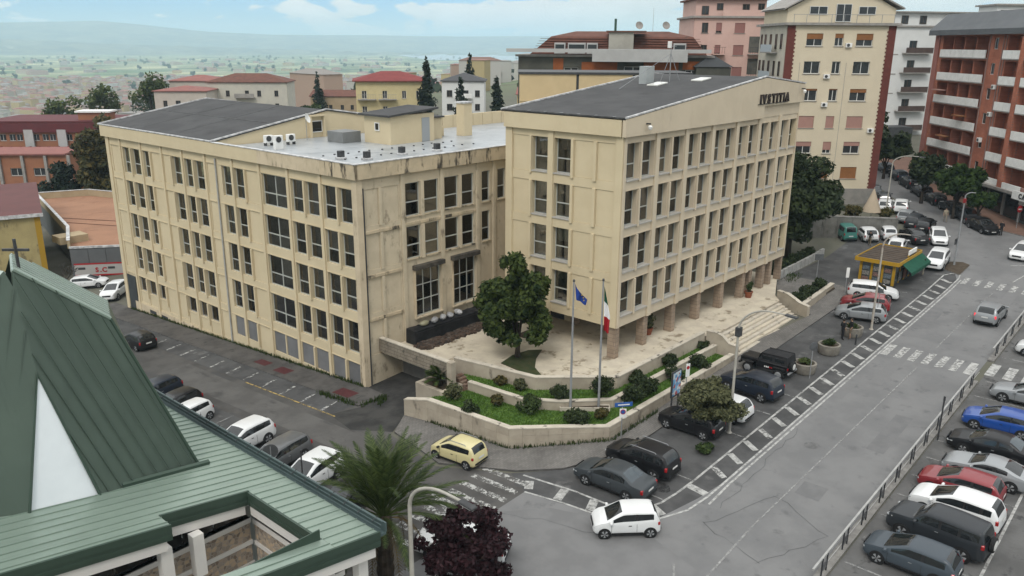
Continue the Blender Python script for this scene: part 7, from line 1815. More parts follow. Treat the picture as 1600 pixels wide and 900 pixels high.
v = [(.1, 1.0, 25.6), (14.2, 1.0, 25.6), (11.5, 1.0, 27.0), (7.2, 1.0, 28.2), (3.5, 1.0, 27.4)]; v += [(x, 11, z) for x, y, z in v]
put('attic_gable', new_mesh('gable', v, [(0, 1, 2, 3, 4), (9, 8, 7, 6, 5), (1, 6, 7, 2), (2, 7, 8, 3), (3, 8, 9, 4), (4, 9, 5, 0)], m_cream), bt)
v = [(-.5, .4, 25.5), (3.4, .4, 27.55), (7.2, .4, 28.4), (11.6, .4, 27.2), (14.9, .4, 25.6)]; v2 = [(x, 11.4, z) for x, y, z in v]; v3 = [(x, y, z + .18) for x, y, z in v]; v4 = [(x, 11.4, z) for x, y, z in v3]
put('attic_roof', new_mesh('aroof', v + v2 + v3 + v4, [(i, i + 1, i + 6, i + 5) for i in range(4)] + [(10 + i, 15 + i, 16 + i, 11 + i) for i in range(4)] + [(i, 10 + i, 11 + i, i + 1) for i in range(4)], m_slab), bt)
fa = Frame((0, .98, 23.95), 0)
for (a, b, c, d) in ((2.9, 5.2, 1.0, 2.0), (6.3, 8.3, .1, 2.3), (9.2, 11.4, 1.0, 2.0)): add_window(bt, fa, a, b, c, d, -.09, 'two', m_wframe, m_dpane2)
put('terrace_rail', boxmesh(13.0, .04, .05, m_metal_grey), bt, (7.0, -.3, 24.9))
for i in range(9): put('terrace_baluster', boxmesh(.05, .05, 1.0, m_metal_grey), bt, (.6 + i * 1.6, -.3, 24.4))
pz = put('parasol', None, None, (100.6, 31.0, 4.6), label='cream folded parasol over the retaining wall', cat='parasol')
m_par = mat('parasol_cloth', (.55, .45, .33), (.50, .41, .30), 1, .9); put('canopy', lathe_mesh([(1.1, .4), (.65, 1.5), (.25, 2.6), (.06, 3.1)], 10, m_par), pz); put('pole', tube_mesh([(0, 0, -.4), (0, 0, 3.3)], [.04, .04], 6, m_metal_grey), pz)
# pink block
m_pink = mat('pink_render', (.80, .545, .475), (.75, .505, .44), .5, .9, .06, 10); m_psh = mat('rose_shutter', (.36, .17, .15), None, 1, .7)
pw = grid([(1.2, 2.2), (3.4, 4.3), (6.3, 7.9)], 26.2 - 3.8 - 3.4 * 4, 5, 3.3, 1.5)
pt, pf = block('pink rendered apartment block with loggia balconies', (117.8, 66.2), -48.7, 11.3, 12, 3.8, 28.0, m_pink, pw, 'two', shutters=[(0, m_psh), (.8, m_psh), (1, m_psh)], frame=m_bframe)
box('upper_storey', pt, .3, 11.2, .9, 11, 24.5, 26.9, m_pink); box('upper_roof', pt, -.2, 11.6, .2, 11.5, 26.91, 27.15, m_tile)
fu = Frame((.3, .9, 24.5), 0)
for (a, b, c, d) in ((.9, 2.0, .2, 1.5), (3.2, 4.2, .9, 1.9), (7.2, 8.3, .7, 1.8), (9.6, 10.6, .5, 1.9)): add_window(pt, fu, a, b, c, d, -.09, 'two', m_bframe, m_dpane2)
for r in range(4): balcony(pt, pf, 8.6, 11.2, 9.0 + 3.3 * r, .9, m_slab, False, m_metal_dark); balcony(pt, pf, 3.0, 5.0, 9.0 + 3.3 * r, .9, m_pink, False, m_metal_dark)
for r in range(4): fbox('loggia', pt, pf, 8.7, 11.1, 9.2 + 3.3 * r, 11.6 + 3.3 * r, .003, .03, mat('loggia_shade', (.10, .10, .09), (.16, .15, .13), .8, .9))  # flat dark sheets on the wall; the recess shade is only their colour
put('parapet_rail', boxmesh(7.0, .1, .9, m_pink), pt, (7.8, -.1, 24.95))
# grey and orange building with mansard roof
m_olive = mat('olive_panel', (.115, .115, .095), (.09, .09, .076), .6, .9); m_orp = mat('orange_panel', (.38, .115, .035), (.33, .10, .032), .8, .85); m_band = mat('white_band', (.56, .56, .55), (.50, .50, .49), .5, .7)
ot, of = block('grey and orange building with white balcony band and tiled mansard', (94.5, 82.0), -56.7, 28, 13, 1.1, 22.2, m_olive, [(6.8, 8.9, 17.2, 19.6), (15.6, 18.2, 17.0, 19.8), (20.6, 22.4, 17.0, 19.2), (24.4, 26.2, 17.0, 19.4), (11.0, 12.0, 17.2, 19.4)], 'two', frame=m_wframe)
for (a, b, c, d) in ((5.2, 6.7, 18.2, 20.9), (9.4, 14.6, 18.6, 20.4), (18.4, 23.4, 19.3, 20.6), (24.0, 26.4, 19.45, 20.6)): fbox('orange_panel', ot, of, a, b, c, d, .004, .05, m_orp)
fbox('balcony_band', ot, of, -1.6, 27.8, 21.75, 22.25, .05, 1.4, m_band); fbox('balcony_band', ot, of, 11.0, 24.5, 20.5, 22.2, 1.402, 2.0, m_band)
v = [(1.5, 1.5, 0), (27.5, 1.5, 0), (27.5, 12.5, 0), (1.5, 12.5, 0), (4.5, 3.6, 2.6), (25.5, 3.6, 2.6), (25.5, 10.5, 2.6), (4.5, 10.5, 2.6), (8, 7, 3.4), (22, 7, 3.4)]
put('mansard_roof', new_mesh('mansard', v, [(0, 1, 5, 4), (1, 2, 6, 5), (2, 3, 7, 6), (3, 0, 4, 7), (4, 5, 9, 8), (5, 6, 9), (6, 7, 8, 9), (7, 4, 8)], m_tile), ot, (0, 0, 21.4))
for i in range(7): fbox('tile_course', ot, of, 1.7 + .2 * i, 27.3 - .15 * i, 21.5 + .36 * i, 21.56 + .36 * i, -1.6 - .29 * i, -1.4 - .29 * i, mat('tile_edge', (.12, .05, .038), None, 1, .9))
box('stair_tower', ot, 13.2, 16.8, 1.0, 5.0, 21.45, 24.6, mat('cream_tower', (.50, .48, .42), (.42, .40, .35), .6, .9)); box('tower_roof', ot, 12.8, 18.6, .7, 5.4, 24.602, 24.8, m_tile)
for (x, w) in ((5.2, 1.6), (7.2, 2.6), (10.0, 1.6), (22.6, 1.8)):
    d_ = box('dormer', ot, x, x + w, 1.4, 3.0, 21.5, 23.1, m_band); put('pane', boxmesh(w - .3, .04, 1.0, m_dpane2), d_, (0, -.82, .05))
put('flue', tube_mesh([(0, 0, 0), (0, 0, 2.2)], [.18, .18], 8, mat('copper_flue', (.05, .12, .09), None, 1, .6)), ot, (14.0, 6.0, 24.4))
for (x, y) in ((17.5, 6.5), (21.5, 6.5)): put('satellite_dish', lathe_mesh([(.02, 0), (.4, .08), (.6, .22), (.4, .12), (.02, .04)], 12, m_slab), ot, (x, y, 25.6), rot=(R_(70), 0, R_(20)))
put('aerial', tube_mesh([(0, 0, 0), (0, 0, 3.6)], [.03, .02], 5, m_metal_grey), ot, (19.6, 6.4, 24.6))
for i, (X, Y, w) in enumerate(((88.0, 60.0, 5.5), (110.0, 58.5, 5.5))):
    t = thing('roof_hatch', 'grey pointed roof hood behind the courthouse, %s one' % ('left', 'right')[i], 'roof hood', (X, Y, 19.4 if i == 0 else 21.0), R_(-50)); v = [(-w / 2, -1.5, 0), (w / 2, -1.5, 0), (w / 2, 1.5, 0), (-w / 2, 1.5, 0), (0.3, 0, 1.5), (-.5, 0, 1.5)]
    put('hood', new_mesh('hood', v, [(0, 1, 4, 5), (1, 2, 4), (2, 3, 5, 4), (3, 0, 5)], mat('slate_hood', (.075, .08, .085), None, 1, .8)), t); put('hood_base', boxmesh(w - .6, 2.6, 3.0, m_olive), t, (0, 0, -1.55))
# pale grey block with balconies
m_pg = mat('pale_grey_render', (.62, .63, .62), (.58, .59, .58), .4, .9)
wgs = [(.5, 1.7), (5.4, 6.7)]
gt, gf = block('pale grey apartment block with brown balconies up the side street', (163.6, 53.1), -38.7, 12.4, 12, 7.0, 27.4, m_pg, grid([(.9, 2.3), (6.3, 7.9)], 2.0, 5, 3.55, 1.8), 'two', frame=m_bframe, rm=m_slab)
for r in range(5): balcony(gt, gf, 5.0, 10.6, 1.6 + 3.55 * r, 1.2, m_slab, True, mat('brown_balcony', (.085, .055, .048), (.11, .075, .062), 1, .7)); fbox('floor_band', gt, gf, 0, 4.2, 1.2 + 3.55 * r, 1.4 + 3.55 * r, .003, .05, m_slab)
box('set_back_storey', gt, .3, 22, 1.4, 11, 20.7, 23.0, m_pg); box('roof_edge', gt, -.3, 23, .6, 11.6, 23.02, 23.25, m_slab)
fs = Frame((.3, 1.4, 20.7), 0)
for a in (.8, 4.6, 8.4): add_window(gt, fs, a, a + 1.4, .3, 1.8, -.09, 'two', m_bframe, m_dpane2)
yl = thing('yellow_shop', 'small lit yellow shop at the top of the side street', 'shop', (150.0, 51.5, g(150, 51.5)), R_(-44))
box('wall', yl, 0, 6, 0, 5, 0, 4.2, mat('shop_yellow', (.42, .37, .15), None, 1, .9)); box('canopy', yl, -.3, 6.3, -.7, -.01, 3.3, 4.3, mat('shop_light_band', (.60, .50, .24), None, 1, .7)); put('pane', boxmesh(2.2, .06, 1.2, m_dpane2), yl, (3.2, -.04, 1.6)); box('side_wall', yl, -5, -.01, 1, 5, 0, 4.0, m_metal_dark); box('side_wall', yl, 6.01, 12, 1, 5, 0, 4.0, m_metal_dark)
# red brick block with white balconies
m_rb = brickmat('red_brick', (.60, .21, .125), (.52, .175, .105), (.38, .20, .15), .5, .16, .015, .9, 'side', .2); m_rb_l = mat('pinkish_brick', (.44, .185, .15), (.39, .16, .13), .8, .9)
rz0 = 3.4
RH = 23.0
rt_ = thing('brick_apartment_block', 'red brick apartment block with rows of white balconies', 'building', (133.7, 35.4, rz0), R_(-139.5)); rf = Frame((0, 0, 0), 0)
btz = [23.6 - rz0 - 3.12 * i for i in range(6)]
rh_ = []; rp = []
for zt in btz:
    rh_.append((2.2, 14.2, zt - 1.0, zt + 1.75, 1.5, True)); rh_.append((18.6, 22.8, zt - 1.0, zt + 1.75, 1.3, True)); rh_.append((24.0, 40, zt - 1.0, zt + 1.75, 1.3, True))
    rh_.append((15.4, 16.4, zt + .1, zt + 1.5, .3, True))
holed('wall', rt_, rf, 0, 42, 3.8, RH, rh_, m_rb, m_rb)
for zt in btz:
    for k in range(4):
        fbox('balcony_front', rt_, rf, 2.25 + k * 3.0, 5.2 + k * 3.0, zt - 1.0, zt, .15, .30, m_white); fbox('balcony_front', rt_, rf, 24.0 + k * 4.0, 27.9 + k * 4.0, zt - 1.0, zt, .75, .92, m_white if k % 2 == 0 else mat('pale_pink_parapet', (.44, .25, .21), None, 1, .8))
        if k: fbox('dividing_wall', rt_, rf, 2.12 + k * 3.0, 2.30 + k * 3.0, zt - .95, zt + 1.7, -1.4, -.02, m_rb)
    for k in range(2): fbox('balcony_front', rt_, rf, 18.6 + k * 2.1, 20.65 + k * 2.1, zt - 1.0, zt, .35, .52, m_white)
    fbox('balcony_slab', rt_, rf, 2.2, 14.25, zt - 1.14, zt - 1.005, -1.2, .30, m_slab); fbox('balcony_slab', rt_, rf, 18.6, 22.8, zt - 1.14, zt - 1.005, -1.2, .52, m_slab); fbox('balcony_slab', rt_, rf, 24, 40, zt - 1.14, zt - 1.005, -1.2, .92, m_slab)
    add_window(rt_, rf, 15.4, 16.4, zt + .1, zt + 1.5, .15, 'plain', m_wframe, m_dpane2)
    for (u, st) in ((9.0, 'plain'), (11.6, 'plain')): fbox('balcony_door', rt_, rf, u, u + 1.1, zt - .9, zt + 1.2, -1.48, -1.42, m_dpane2)
for u in (14.5, 17.6, 18.2): fbox('pipe', rt_, rf, u, u + .1, 3.8, RH - 1, .01, .12, mat('pinkish_pipe', (.38, .25, .22), None, 1, .8))
fbox('corner_pier', rt_, rf, -.02, 1.3, 0, RH, .003, .12, m_rb_l); fbox('pier', rt_, rf, 23.0, 23.9, 3.8, RH - 1.2, .003, .95, m_rb)
v = [(-.6, -.9, 0), (42, -1.2, 0), (42, 1.4, 2.4), (-.2, 1.2, 2.2), (-.6, -.9, -.7), (42, -1.2, -.7), (42, 9, 2.4), (-.2, 9, 2.2)]
put('roof', new_mesh('roof', v, [(0, 1, 2, 3), (4, 5, 1, 0), (3, 2, 6, 7), (4, 0, 3, 7)], mat('grey_metal_roof', (.13, .14, .15), (.11, .12, .13), .5, .6)), rt_, (0, 0, RH - .2))
box('body', rt_, .1, 42, 1.6, 14, 3.8, RH - .3, m_rb); box('side_wall', rt_, .0, .098, .01, 14, 0, RH, m_rb_l)
m_shop = mat('shop_grey', (.10, .115, .105), (.13, .145, .135), .6, .7)
box('shop_wall', rt_, 0, 42, .3, 13, 0, 3.75, m_shop)
for i in range(8): box('shop_window', rt_, 2 + i * 3.6, 4.9 + i * 3.6, .2, .295, .5, 3.0, m_dpane2)
for i in range(12): box('shop_pier', rt_, 1.5 + i * 3.6, 1.75 + i * 3.6, .05, .29, 0, 3.72, m_slab)
fbox('ground_canopy', rt_, rf, 14, 42, 3.55, 3.9, -.2, 1.2, m_slab); sgn = fbox('shop_sign', rt_, rf, 27.2, 33, 3.2, 4.2, 1.21, 1.35, m_white)
lettering(rt_, 'CA', tuple(rf.p(28.6, 1.40, 3.45)), 0, .8, .02, m_metal_dark, .7, 'sign_letter'); fbox('shop_sign', rt_, rf, 26.6, 31, 2.35, 2.85, -.18, -.02, m_white)
rp_ = thing('roof_pavilion', 'grey rooftop pavilion beyond the brick building', 'building', (171.0, 36.0, g(171, 36)), R_(-48)); box('wall', rp_, 0, 9, 0, 6, 0, 23.5, m_pg)
for i in range(5): put('pane', boxmesh(1.2, .05, 1.5, m_dpane2), rp_, (1.2 + i * 1.7, -.03, 22.0))
box('roof', rp_, -.5, 9.5, -.5, 6.5, 23.51, 23.8, m_slab)

# small clutter on the facades and roofs
for (t, f, spots) in ((bt, bf, ((5.3, 13.4), (5.2, 17.0), (11.8, 10.1), (7.6, 20.9))), (pt, pf, ((5.2, 11.0), (2.6, 14.2))), (rt_, rf, ((15.6, 8.6), (17.0, 12.0), (16.9, 15.4)))):
    for (u, z) in spots:
        a = fbox('air_conditioner', t, f, u, u + .8, z, z + .55, .01, .32, m_white, .02); put('fan_grille', lathe_mesh([(.2, 0), (.2, .02)], 12, m_metal_dark), a, (-.1, -.165, 0), rot=(R_(90), 0, 0))
for (t, x, y, z, h) in ((bt, 4, 6, 27.4, 2.6), (bt, 10, 7, 27.6, 2.2), (pt, 3, 6, 27.1, 2.8), (pt, 8, 5, 27.1, 2.2), (gt, 5, 5, 23.2, 2.8)):
    put('aerial', tube_mesh([(0, 0, -.6), (0, 0, h)], [.03, .02], 5, m_metal_grey), t, (x, y, z)); put('aerial_bar', boxmesh(.9, .03, .03, m_metal_grey), t, (x, y, z + h * .9), .6)
for (u, z, c) in ((6.0, 8.4, m_or), (3.0, 14.6, m_pk), (9.6, 11.5, m_or)): fbox('awning', rt_, rf, u, u + 2.4, z, z + .12, .2, 1.1, c)
# ------------------------------------------------------------------ near town on the left
m_ybld = mat('stained_yellow', (.56, .46, .22), (.49, .40, .19), .6, .9, .15, 8, c3=(.20, .165, .10), s3=1.1, lo3=.54, hi3=.72, st3=(1, 1, .4))
yt_, yf_ = block('stained yellow workshop with maroon roof beyond the church', (24.3, 110.1), -18.0, 11.0, 26, -5.2, 3.7, m_ybld, [], name='workshop', roof='flat', rm=mat('maroon_roof', (.155, .050, .046), (.13, .043, .04), .4, .7), ov=.35)
fbox('corner_stripe', yt_, yf_, 10.4, 11.02, 0, 8.9, .003, .05, mat('ochre_stripe', (.50, .30, .03), None, 1, .8)); box('roof_edge', yt_, -.4, 11.4, -.42, -.36, 8.88, 9.3, m_flash)
# terracotta deck with parapets and banner wall
tc = thing('terracotta_terrace', 'flat building with terracotta tiled roof deck and low parapets', 'building', (37.0, 104.2, -4.4))
def TC(x, y): return (x - 37.0, y - 104.2)
pz0 = -4.4
deck = [TC(36.8, 104.6), TC(46.5, 97.2), TC(58, 128), TC(53.5, 140), TC(46.5, 142.6), TC(40, 113)]
put('body', prism_mesh(deck, 0, 4.0, mat('grey_cladding', (.16, .165, .17), (.14, .145, .15), .5, .6), mat('terracotta_deck', (.42, .225, .135), (.36, .19, .115), .25, .85, .05, 8, c3=(.30, .145, .085), s3=.35)), tc)
for i in range(6):
    a = Vector(deck[i]); b = Vector(deck[(i + 1) % 6]); d = b - a; L = d.length; c = (a + b) / 2; an = math.atan2(d.y, d.x)
    if i in (0,): put('parapet', boxmesh(L, .25, .25, m_flash), tc, (c.x, c.y, 4.13), an)
    else: put('parapet', boxmesh(L, .3, 1.0, mat('cream_parapet', (.55, .44, .28), (.48, .38, .24), .6, .9)), tc, (c.x, c.y, 4.5), an); put('parapet_cap', boxmesh(L, .4, .08, m_flash), tc, (c.x, c.y, 5.05), an)
for s in (.30, .42):
    a = Vector(deck[5]).lerp(Vector(deck[4]), s); b = Vector(deck[1]).lerp(Vector(deck[2]), s); d = b - a; put('deck_joint', boxmesh(d.length - 1, .18, .05, m_tile), tc, ((a.x + b.x) / 2, (a.y + b.y) / 2, 4.03), math.atan2(d.y, d.x))
box('roof_kiosk', tc, *(-.2, 3.2), *(3.0, 5.6), 4.002, 4.9, MATS['cream_parapet'])
a = Vector(TC(36.8, 104.45)); b = Vector(TC(46.5, 97.05)); d = (b - a).normalized(); an = math.atan2(d.y, d.x)
for i in range(6): c = a + d * (1.02 + 2.02 * i); n = Vector((d.y, -d.x)); put('wall_sheet', boxmesh(1.98, .05, 2.6, MATS['grey_cladding']), tc, (c.x + n.x * .06, c.y + n.y * .06, 2.6), an)
bn = thing('banner', 'long white advertising banner with red border and red lettering', 'banner', (37.0 + (a.x + d.x * .2), 104.2 + a.y + d.y * .2, pz0), an)
put('banner_sheet', boxmesh(11.5, .04, 1.30, mat('banner_white', (.52, .50, .48), None, 1, .7)), bn, (5.8, -.20, 1.35))
for z in (.62, 2.06): put('banner_border', boxmesh(11.5, .05, .18, m_red), bn, (5.8, -.21, z))
for k in range(3): lettering(bn, 'S.C', (2.3 + 3.4 * k, -.24, 1.0), 0, .8, .01, m_red, .62)
for k in range(3): put('print_block', boxmesh(.8, .012, .28, m_metal_dark), bn, (.9 + 3.4 * k, -.23, 1.5))
put('banner_base', boxmesh(11.5, .3, .5, m_kerb), bn, (5.8, -.2, .15))
# container yard
for i, (x, y, w, h, lab) in enumerate(((57.5, 150.0, 12, 2.8, 'long grey-green container behind the terracotta deck'), (48.0, 154.5, 8, 1.9, 'low grey-green container at the left of the yard'))):
    t = thing('container', lab, 'container', (x, y, g(x, y)), R_(-38)); mm = mat('container_green', (.095, .125, .12), (.075, .10, .097), .8, .7)
    box('container_body', t, -w / 2, w / 2, -1.2, 1.2, 0, h, mm, .03)
    for k in range(int(w / .6)): box('rib', t, -w / 2 + .3 + k * .6, -w / 2 + .42 + k * .6, -1.26, -1.202, .15, h - .15, mm)
# school
m_sbr = mat('orange_brick', (.42, .185, .10), (.37, .16, .09), .6, .9); m_mar = mat('maroon_band', (.15, .028, .032), (.12, .024, .028), .5, .7)
sw_ = grid([(1.5 + 3.7 * k + j * 1.6, 2.9 + 3.7 * k + j * 1.6) for k in range(10) for j in (0, 1)], 12.6, 1, 3.5, 1.5)
sc, sf = block('long orange brick school with maroon roof band', (62.5, 218.0), -43.7, 42, 18, -11.0, 5.8, m_sbr, sw_, 'two', name='school', frame=m_wframe, roof='flat', rm=m_mar, ov=.3)
fbox('roof_band', sc, sf, -.3, 42.3, 14.6, 16.7, .31, .75, m_mar); 
for k in range(6): fbox('white_pier', sc, sf, 8.9 + k * 7.4, 10.9 + k * 7.4, 9.0, 15.2, .35, .85, m_band)
box('roof_tank', sc, 20, 27, 3, 7, 17.1, 18.8, m_sbr); box('tank_lid', sc, 19.5, 27.5, 2.5, 7.5, 18.82, 19.2, m_white)
for r in range(2):
    lo = thing('school_wing', 'low school wing with pink corrugated roof, %s terrace' % ('upper', 'lower')[r], 'building', (58.5 - 3.6 * r, 208.0 - 7.0 * r, -11), R_(-43.7))
    box('wall', lo, 0, 30, 0, 6, 0, 11.0 - 2.6 * r - 1.0, m_sbr)
    roof_sheet('roof', lo, [(0, 11.6 - 2.6 * r), (30, 11.6 - 2.6 * r)], -.5, 6.5, m_tile_p, .6)
    for k in range(14): put('roof_rib', boxmesh(.3, 7.0, .12, m_tile_r), lo, (1 + k * 2.1, 3, 11.66 - 2.6 * r))
    for k in range(7): put('pane', boxmesh(1.4, .06, 1.0, m_dpane2), lo, (2.6 + 4.2 * k, -.03, 8.8 - 2.6 * r))
ob, obf = block('low orange brick building with pilasters left of the yellowing tree', (50.5, 186.0), -43.7, 17, 10, -10, 2.3, m_sbr, [(2.2 + 4.4 * k, 4.7 + 4.4 * k, 8.2, 9.7) for k in range(4)], 'two', name='school_annex', frame=m_wframe, roof='flat', rm=m_tile_p, ov=.6)
for k in range(5): fbox('pilaster', ob, obf, .2 + 4.4 * k, .7 + 4.4 * k, 0, 12.2, .004, .5, m_slab)
# middle-distance houses
gw_ = grid([(1.5, 2.5), (4.6, 5.6), (9.5, 10.5), (12.6, 13.6), (17, 18)], 14.2, 3, 3.3, 1.5)
ga, gaf = block('pale grey apartment house with brown hipped roof', (110.3, 202.5), -43.7, 20.3, 12, -10.4, 13.9, mat('pale_stucco', (.68, .65, .55), (.62, .59, .52), .5, .9), gw_, 'two', frame=m_bframe, roof='hip', rm=m_tile, rise=2.0)
for r in range(3): balcony(ga, gaf, 7, 12, 14.0 + 3.3 * r, 1.2, m_slab)
block('pink roofed grey house left of the pale apartment house', (95.9, 202.1), -43.7, 12.6, 12, -12.4, 12.2, mat('beige_stucco', (.66, .60, .52), (.60, .54, .47), .5, .9), grid([(2, 3), (5, 6.2), (8.5, 9.6)], 17.5, 2, 3.4, 1.5), 'two', frame=m_bframe, roof='hip', rm=m_tile_p, rise=1.0)
block('taller house with pink roof just behind the pale apartment house', (112.0, 226.0), -46, 14.0, 12, -13.8, 13.4, MATS['beige_stucco'], grid([(2, 3.2), (6, 7.2), (10, 11.2)], 19.0, 2, 3.4, 1.5), 'two', frame=m_bframe, roof='hip', rm=m_tile_p, rise=1.4)
m_yap = mat('yellow_stucco', (.78, .66, .37), (.72, .61, .34), .5, .9)
ya, yaf = block('yellow apartment house with red hipped roof and balconies', (110.0, 140.6), -38.7, 15.1, 11, -1.1, 16.2, m_yap, grid([(1.2, 2.2), (5.5, 6.5), (9.6, 10.5), (12.6, 13.6)], 4.2, 4, 3.2, 1.6), 'two', frame=m_wframe, roof='hip', rm=m_tile_r, rise=1.8, ov=.7)
for r in range(4): balcony(ya, yaf, .3, 4.2, 4.1 + 3.2 * r, 1.3, m_slab, False, m_slab); balcony(ya, yaf, 4.6, 8.4, 4.1 + 3.2 * r, 1.3, m_slab, False, m_slab)
for r in range(3): balcony(ya, yaf, 10.2, 12.4, 4.1 + 3.2 * r, 1.1, m_slab, False, m_slab)
wv, wvf = block('white villa block with grey roof among dark pines', (143.4, 149.4), -48.7, 10.5, 11, 1.7, 15.0, m_pg, grid([(1.2, 2.6), (4.2, 6.6), (8.2, 9.4)], 3.0, 3, 3.3, 1.6), 'two', frame=m_bframe, roof='hip', rm=mat('slate_roof', (.085, .085, .09), None, 1, .8), rise=1.8)
balcony(wv, wvf, 3.2, 7.4, 6.2, 1.2, m_white); balcony(wv, wvf, 3.2, 7.4, 9.5, 1.2, m_white)
block('low tan house with tiled roof in the middle distance', (150.0, 214.0), -46, 14.5, 10, -6.3, 8.2, mat('tan_stucco', (.50, .38, .24), (.45, .34, .21), .5, .9), grid([(2, 3), (5.5, 6.5), (9, 10), (12, 13)], 10.6, 1, 3, 1.4), 'two', frame=m_bframe, roof='gable', rm=m_tile, rise=1.6)
block('ochre house beside the cypress with red tiles', (161.0, 140.0), -50, 9, 9, 2, 11.5, mat('ochre_stucco', (.52, .40, .20), None, .5, .9), grid([(1.5, 2.5), (5.5, 6.5)], 5.5, 1, 3, 1.4), 'two', frame=m_bframe, roof='gable', rm=m_tile_p, rise=1.6)
block('pale house with red roof at the right of the middle houses', (168.0, 133.0), -52, 9, 9, 2, 12.5, m_pg, grid([(1.5, 2.7), (5.5, 6.7)], 3.5, 2, 3.2, 1.5), 'two', frame=m_bframe, roof='hip', rm=m_tile_p, rise=1.4)
block('tall off-white block peeping left of the orange building', (170.0, 118.0), -52, 9, 9, 3, 18.5, m_pg, grid([(1, 2.2), (4, 5.2)], 6.0, 3, 3.2, 1.5), 'two', frame=m_bframe, roof='flat')
block('ochre block with yellow panels in front of the yellow apartment house', (92.0, 142.0), -40, 10, 6, -3, 10.2, mat('amber_wall', (.50, .28, .04), None, .5, .8), [], roof='flat', rm=m_slab, ov=.2)
block('house with brown roof half hidden behind the wing ridge', (80.0, 152.0), -43, 10, 8, -5, 9.4, MATS['pale_stucco'], [], roof='gable', rm=m_tile, rise=1.2)

# ------------------------------------------------------------------ distant town, hills, haze
def far_house_mesh(w, d, h, rise, mw, mr):
    v = [(-w / 2, -d / 2, -2), (w / 2, -d / 2, -2), (w / 2, d / 2, -2), (-w / 2, d / 2, -2), (-w / 2, -d / 2, h), (w / 2, -d / 2, h), (w / 2, d / 2, h), (-w / 2, d / 2, h)]
    wall = new_mesh('wall', v, [(0, 1, 5, 4), (1, 2, 6, 5), (2, 3, 7, 6), (3, 0, 4, 7)], mw); o = .4
    r = [(-w / 2 - o, -d / 2 - o, h), (w / 2 + o, -d / 2 - o, h), (w / 2 + o, d / 2 + o, h), (-w / 2 - o, d / 2 + o, h), (-w / 2 * .5, 0, h + rise), (w / 2 * .5, 0, h + rise)]
    return wall, new_mesh('roof', r, [(0, 1, 5, 4), (1, 2, 5), (2, 3, 4, 5), (3, 0, 4), (3, 2, 1, 0)], mr)
fr_ = random.Random(77)
walls = [mat('far_wall%d' % i, c, None, 1, .9) for i, c in enumerate(((.55, .47, .36), (.50, .36, .28), (.56, .54, .50), (.45, .40, .34), (.52, .42, .22)))]
roofs = [mat('far_roof%d' % i, c, None, 1, .9) for i, c in enumerate(((.30, .13, .10), (.36, .19, .15), (.24, .14, .11), (.32, .30, .28)))]
HM = [far_house_mesh(fr_.uniform(10, 28), fr_.uniform(8, 14), fr_.choice((6, 9, 12, 15)), fr_.choice((.4, 1.6, 2.0)), walls[i % 5], roofs[(i * 3 + i // 4) % 4]) for i in range(18)]
def sector(d0, d1, a0, a1):
    d = d0 + (d1 - d0) * fr_.random() ** .8; a = R_(a0 + (a1 - a0) * fr_.random()); return d * math.cos(a), d * math.sin(a), d
spots = []
for _ in range(300):
    x, y, d = sector(330, 1500, 37, 76)
    spots.append((x, y, d))
spots.sort(key=lambda s: s[2])
for k, (x, y, d) in enumerate(spots):
    w, r = HM[k % 18]
    t = thing('house', 'small distant %s house with %s roof in the town below' % (('cream', 'pinkish', 'off-white', 'grey-brown', 'ochre')[(k % 18) % 5], ('red-brown', 'faded pink', 'dark brown', 'grey')[((k % 18) * 3 + (k % 18) // 4) % 4]), 'house', (x, y, g(x, y)), fr_.choice((.4, .9, 1.7, 2.3)) + fr_.uniform(-.2, .2), 'distant town houses'); put('wall', w, t); put('roof', r, t)
def town_stuff(n, d0, d1, a0, a1, name, label, spread=1.0):
    bw = []; 
    V = [[], []]; F = [[], []]; MI = [[], []]
    for _ in range(n):
        x, y, d = sector(d0, d1, a0, a1); z = g(x, y); w, dd, h = fr_.uniform(9, 24) * spread, fr_.uniform(8, 16) * spread, fr_.choice((5, 7, 9, 12)); a = fr_.uniform(0, 3); c, s = math.cos(a), math.sin(a)
        k = len(V[0]); wi = fr_.randrange(5); ri = fr_.randrange(4)
        for (px, py, pz) in ((-w / 2, -dd / 2, -2), (w / 2, -dd / 2, -2), (w / 2, dd / 2, -2), (-w / 2, dd / 2, -2), (-w / 2, -dd / 2, h), (w / 2, -dd / 2, h), (w / 2, dd / 2, h), (-w / 2, dd / 2, h), (-w / 4, 0, h + 1.8), (w / 4, 0, h + 1.8)):
            V[0].append((x + px * c - py * s, y + px * s + py * c, z + pz))
        F[0] += [(k, k + 1, k + 5, k + 4), (k + 1, k + 2, k + 6, k + 5), (k + 2, k + 3, k + 7, k + 6), (k + 3, k, k + 4, k + 7), (k + 4, k + 5, k + 9, k + 8), (k + 5, k + 6, k + 9), (k + 6, k + 7, k + 8, k + 9), (k + 7, k + 4, k + 8)]
        MI[0] += [wi] * 4 + [5 + ri] * 4
    put(name, new_mesh(name, V[0], F[0], walls + roofs, MI[0]), None, label=label, cat='town', kind='stuff')
town_stuff(2600, 800, 2500, 36, 80, 'far_town', 'dense mass of far pale houses and roofs on the plain')
town_stuff(130, 2600, 5200, 36, 80, 'far_hamlets', 'scattered farm sheds and hamlets far out on the plain', 2.2)
def tree_stuff(n, d0, d1, a0, a1, size, seed, name, label, m):
    rng = np.random.default_rng(seed); V = []
    for _ in range(n):
        x, y, d = sector(d0, d1, a0, a1); z = g(x, y); s = size * fr_.uniform(.6, 1.4)
        V.append(leaf_quads([(x, y, z + s * .55, s * .6, s * .6, s * .55)], 26, s * .55, rng, 1.2))
    put(name, quad_cloud(np.concatenate(V), m), None, label=label, cat='trees', kind='stuff')
tree_stuff(300, 330, 1500, 36, 78, 7, 5, 'far_trees', 'scattered dark trees between the distant houses', lf_dark)
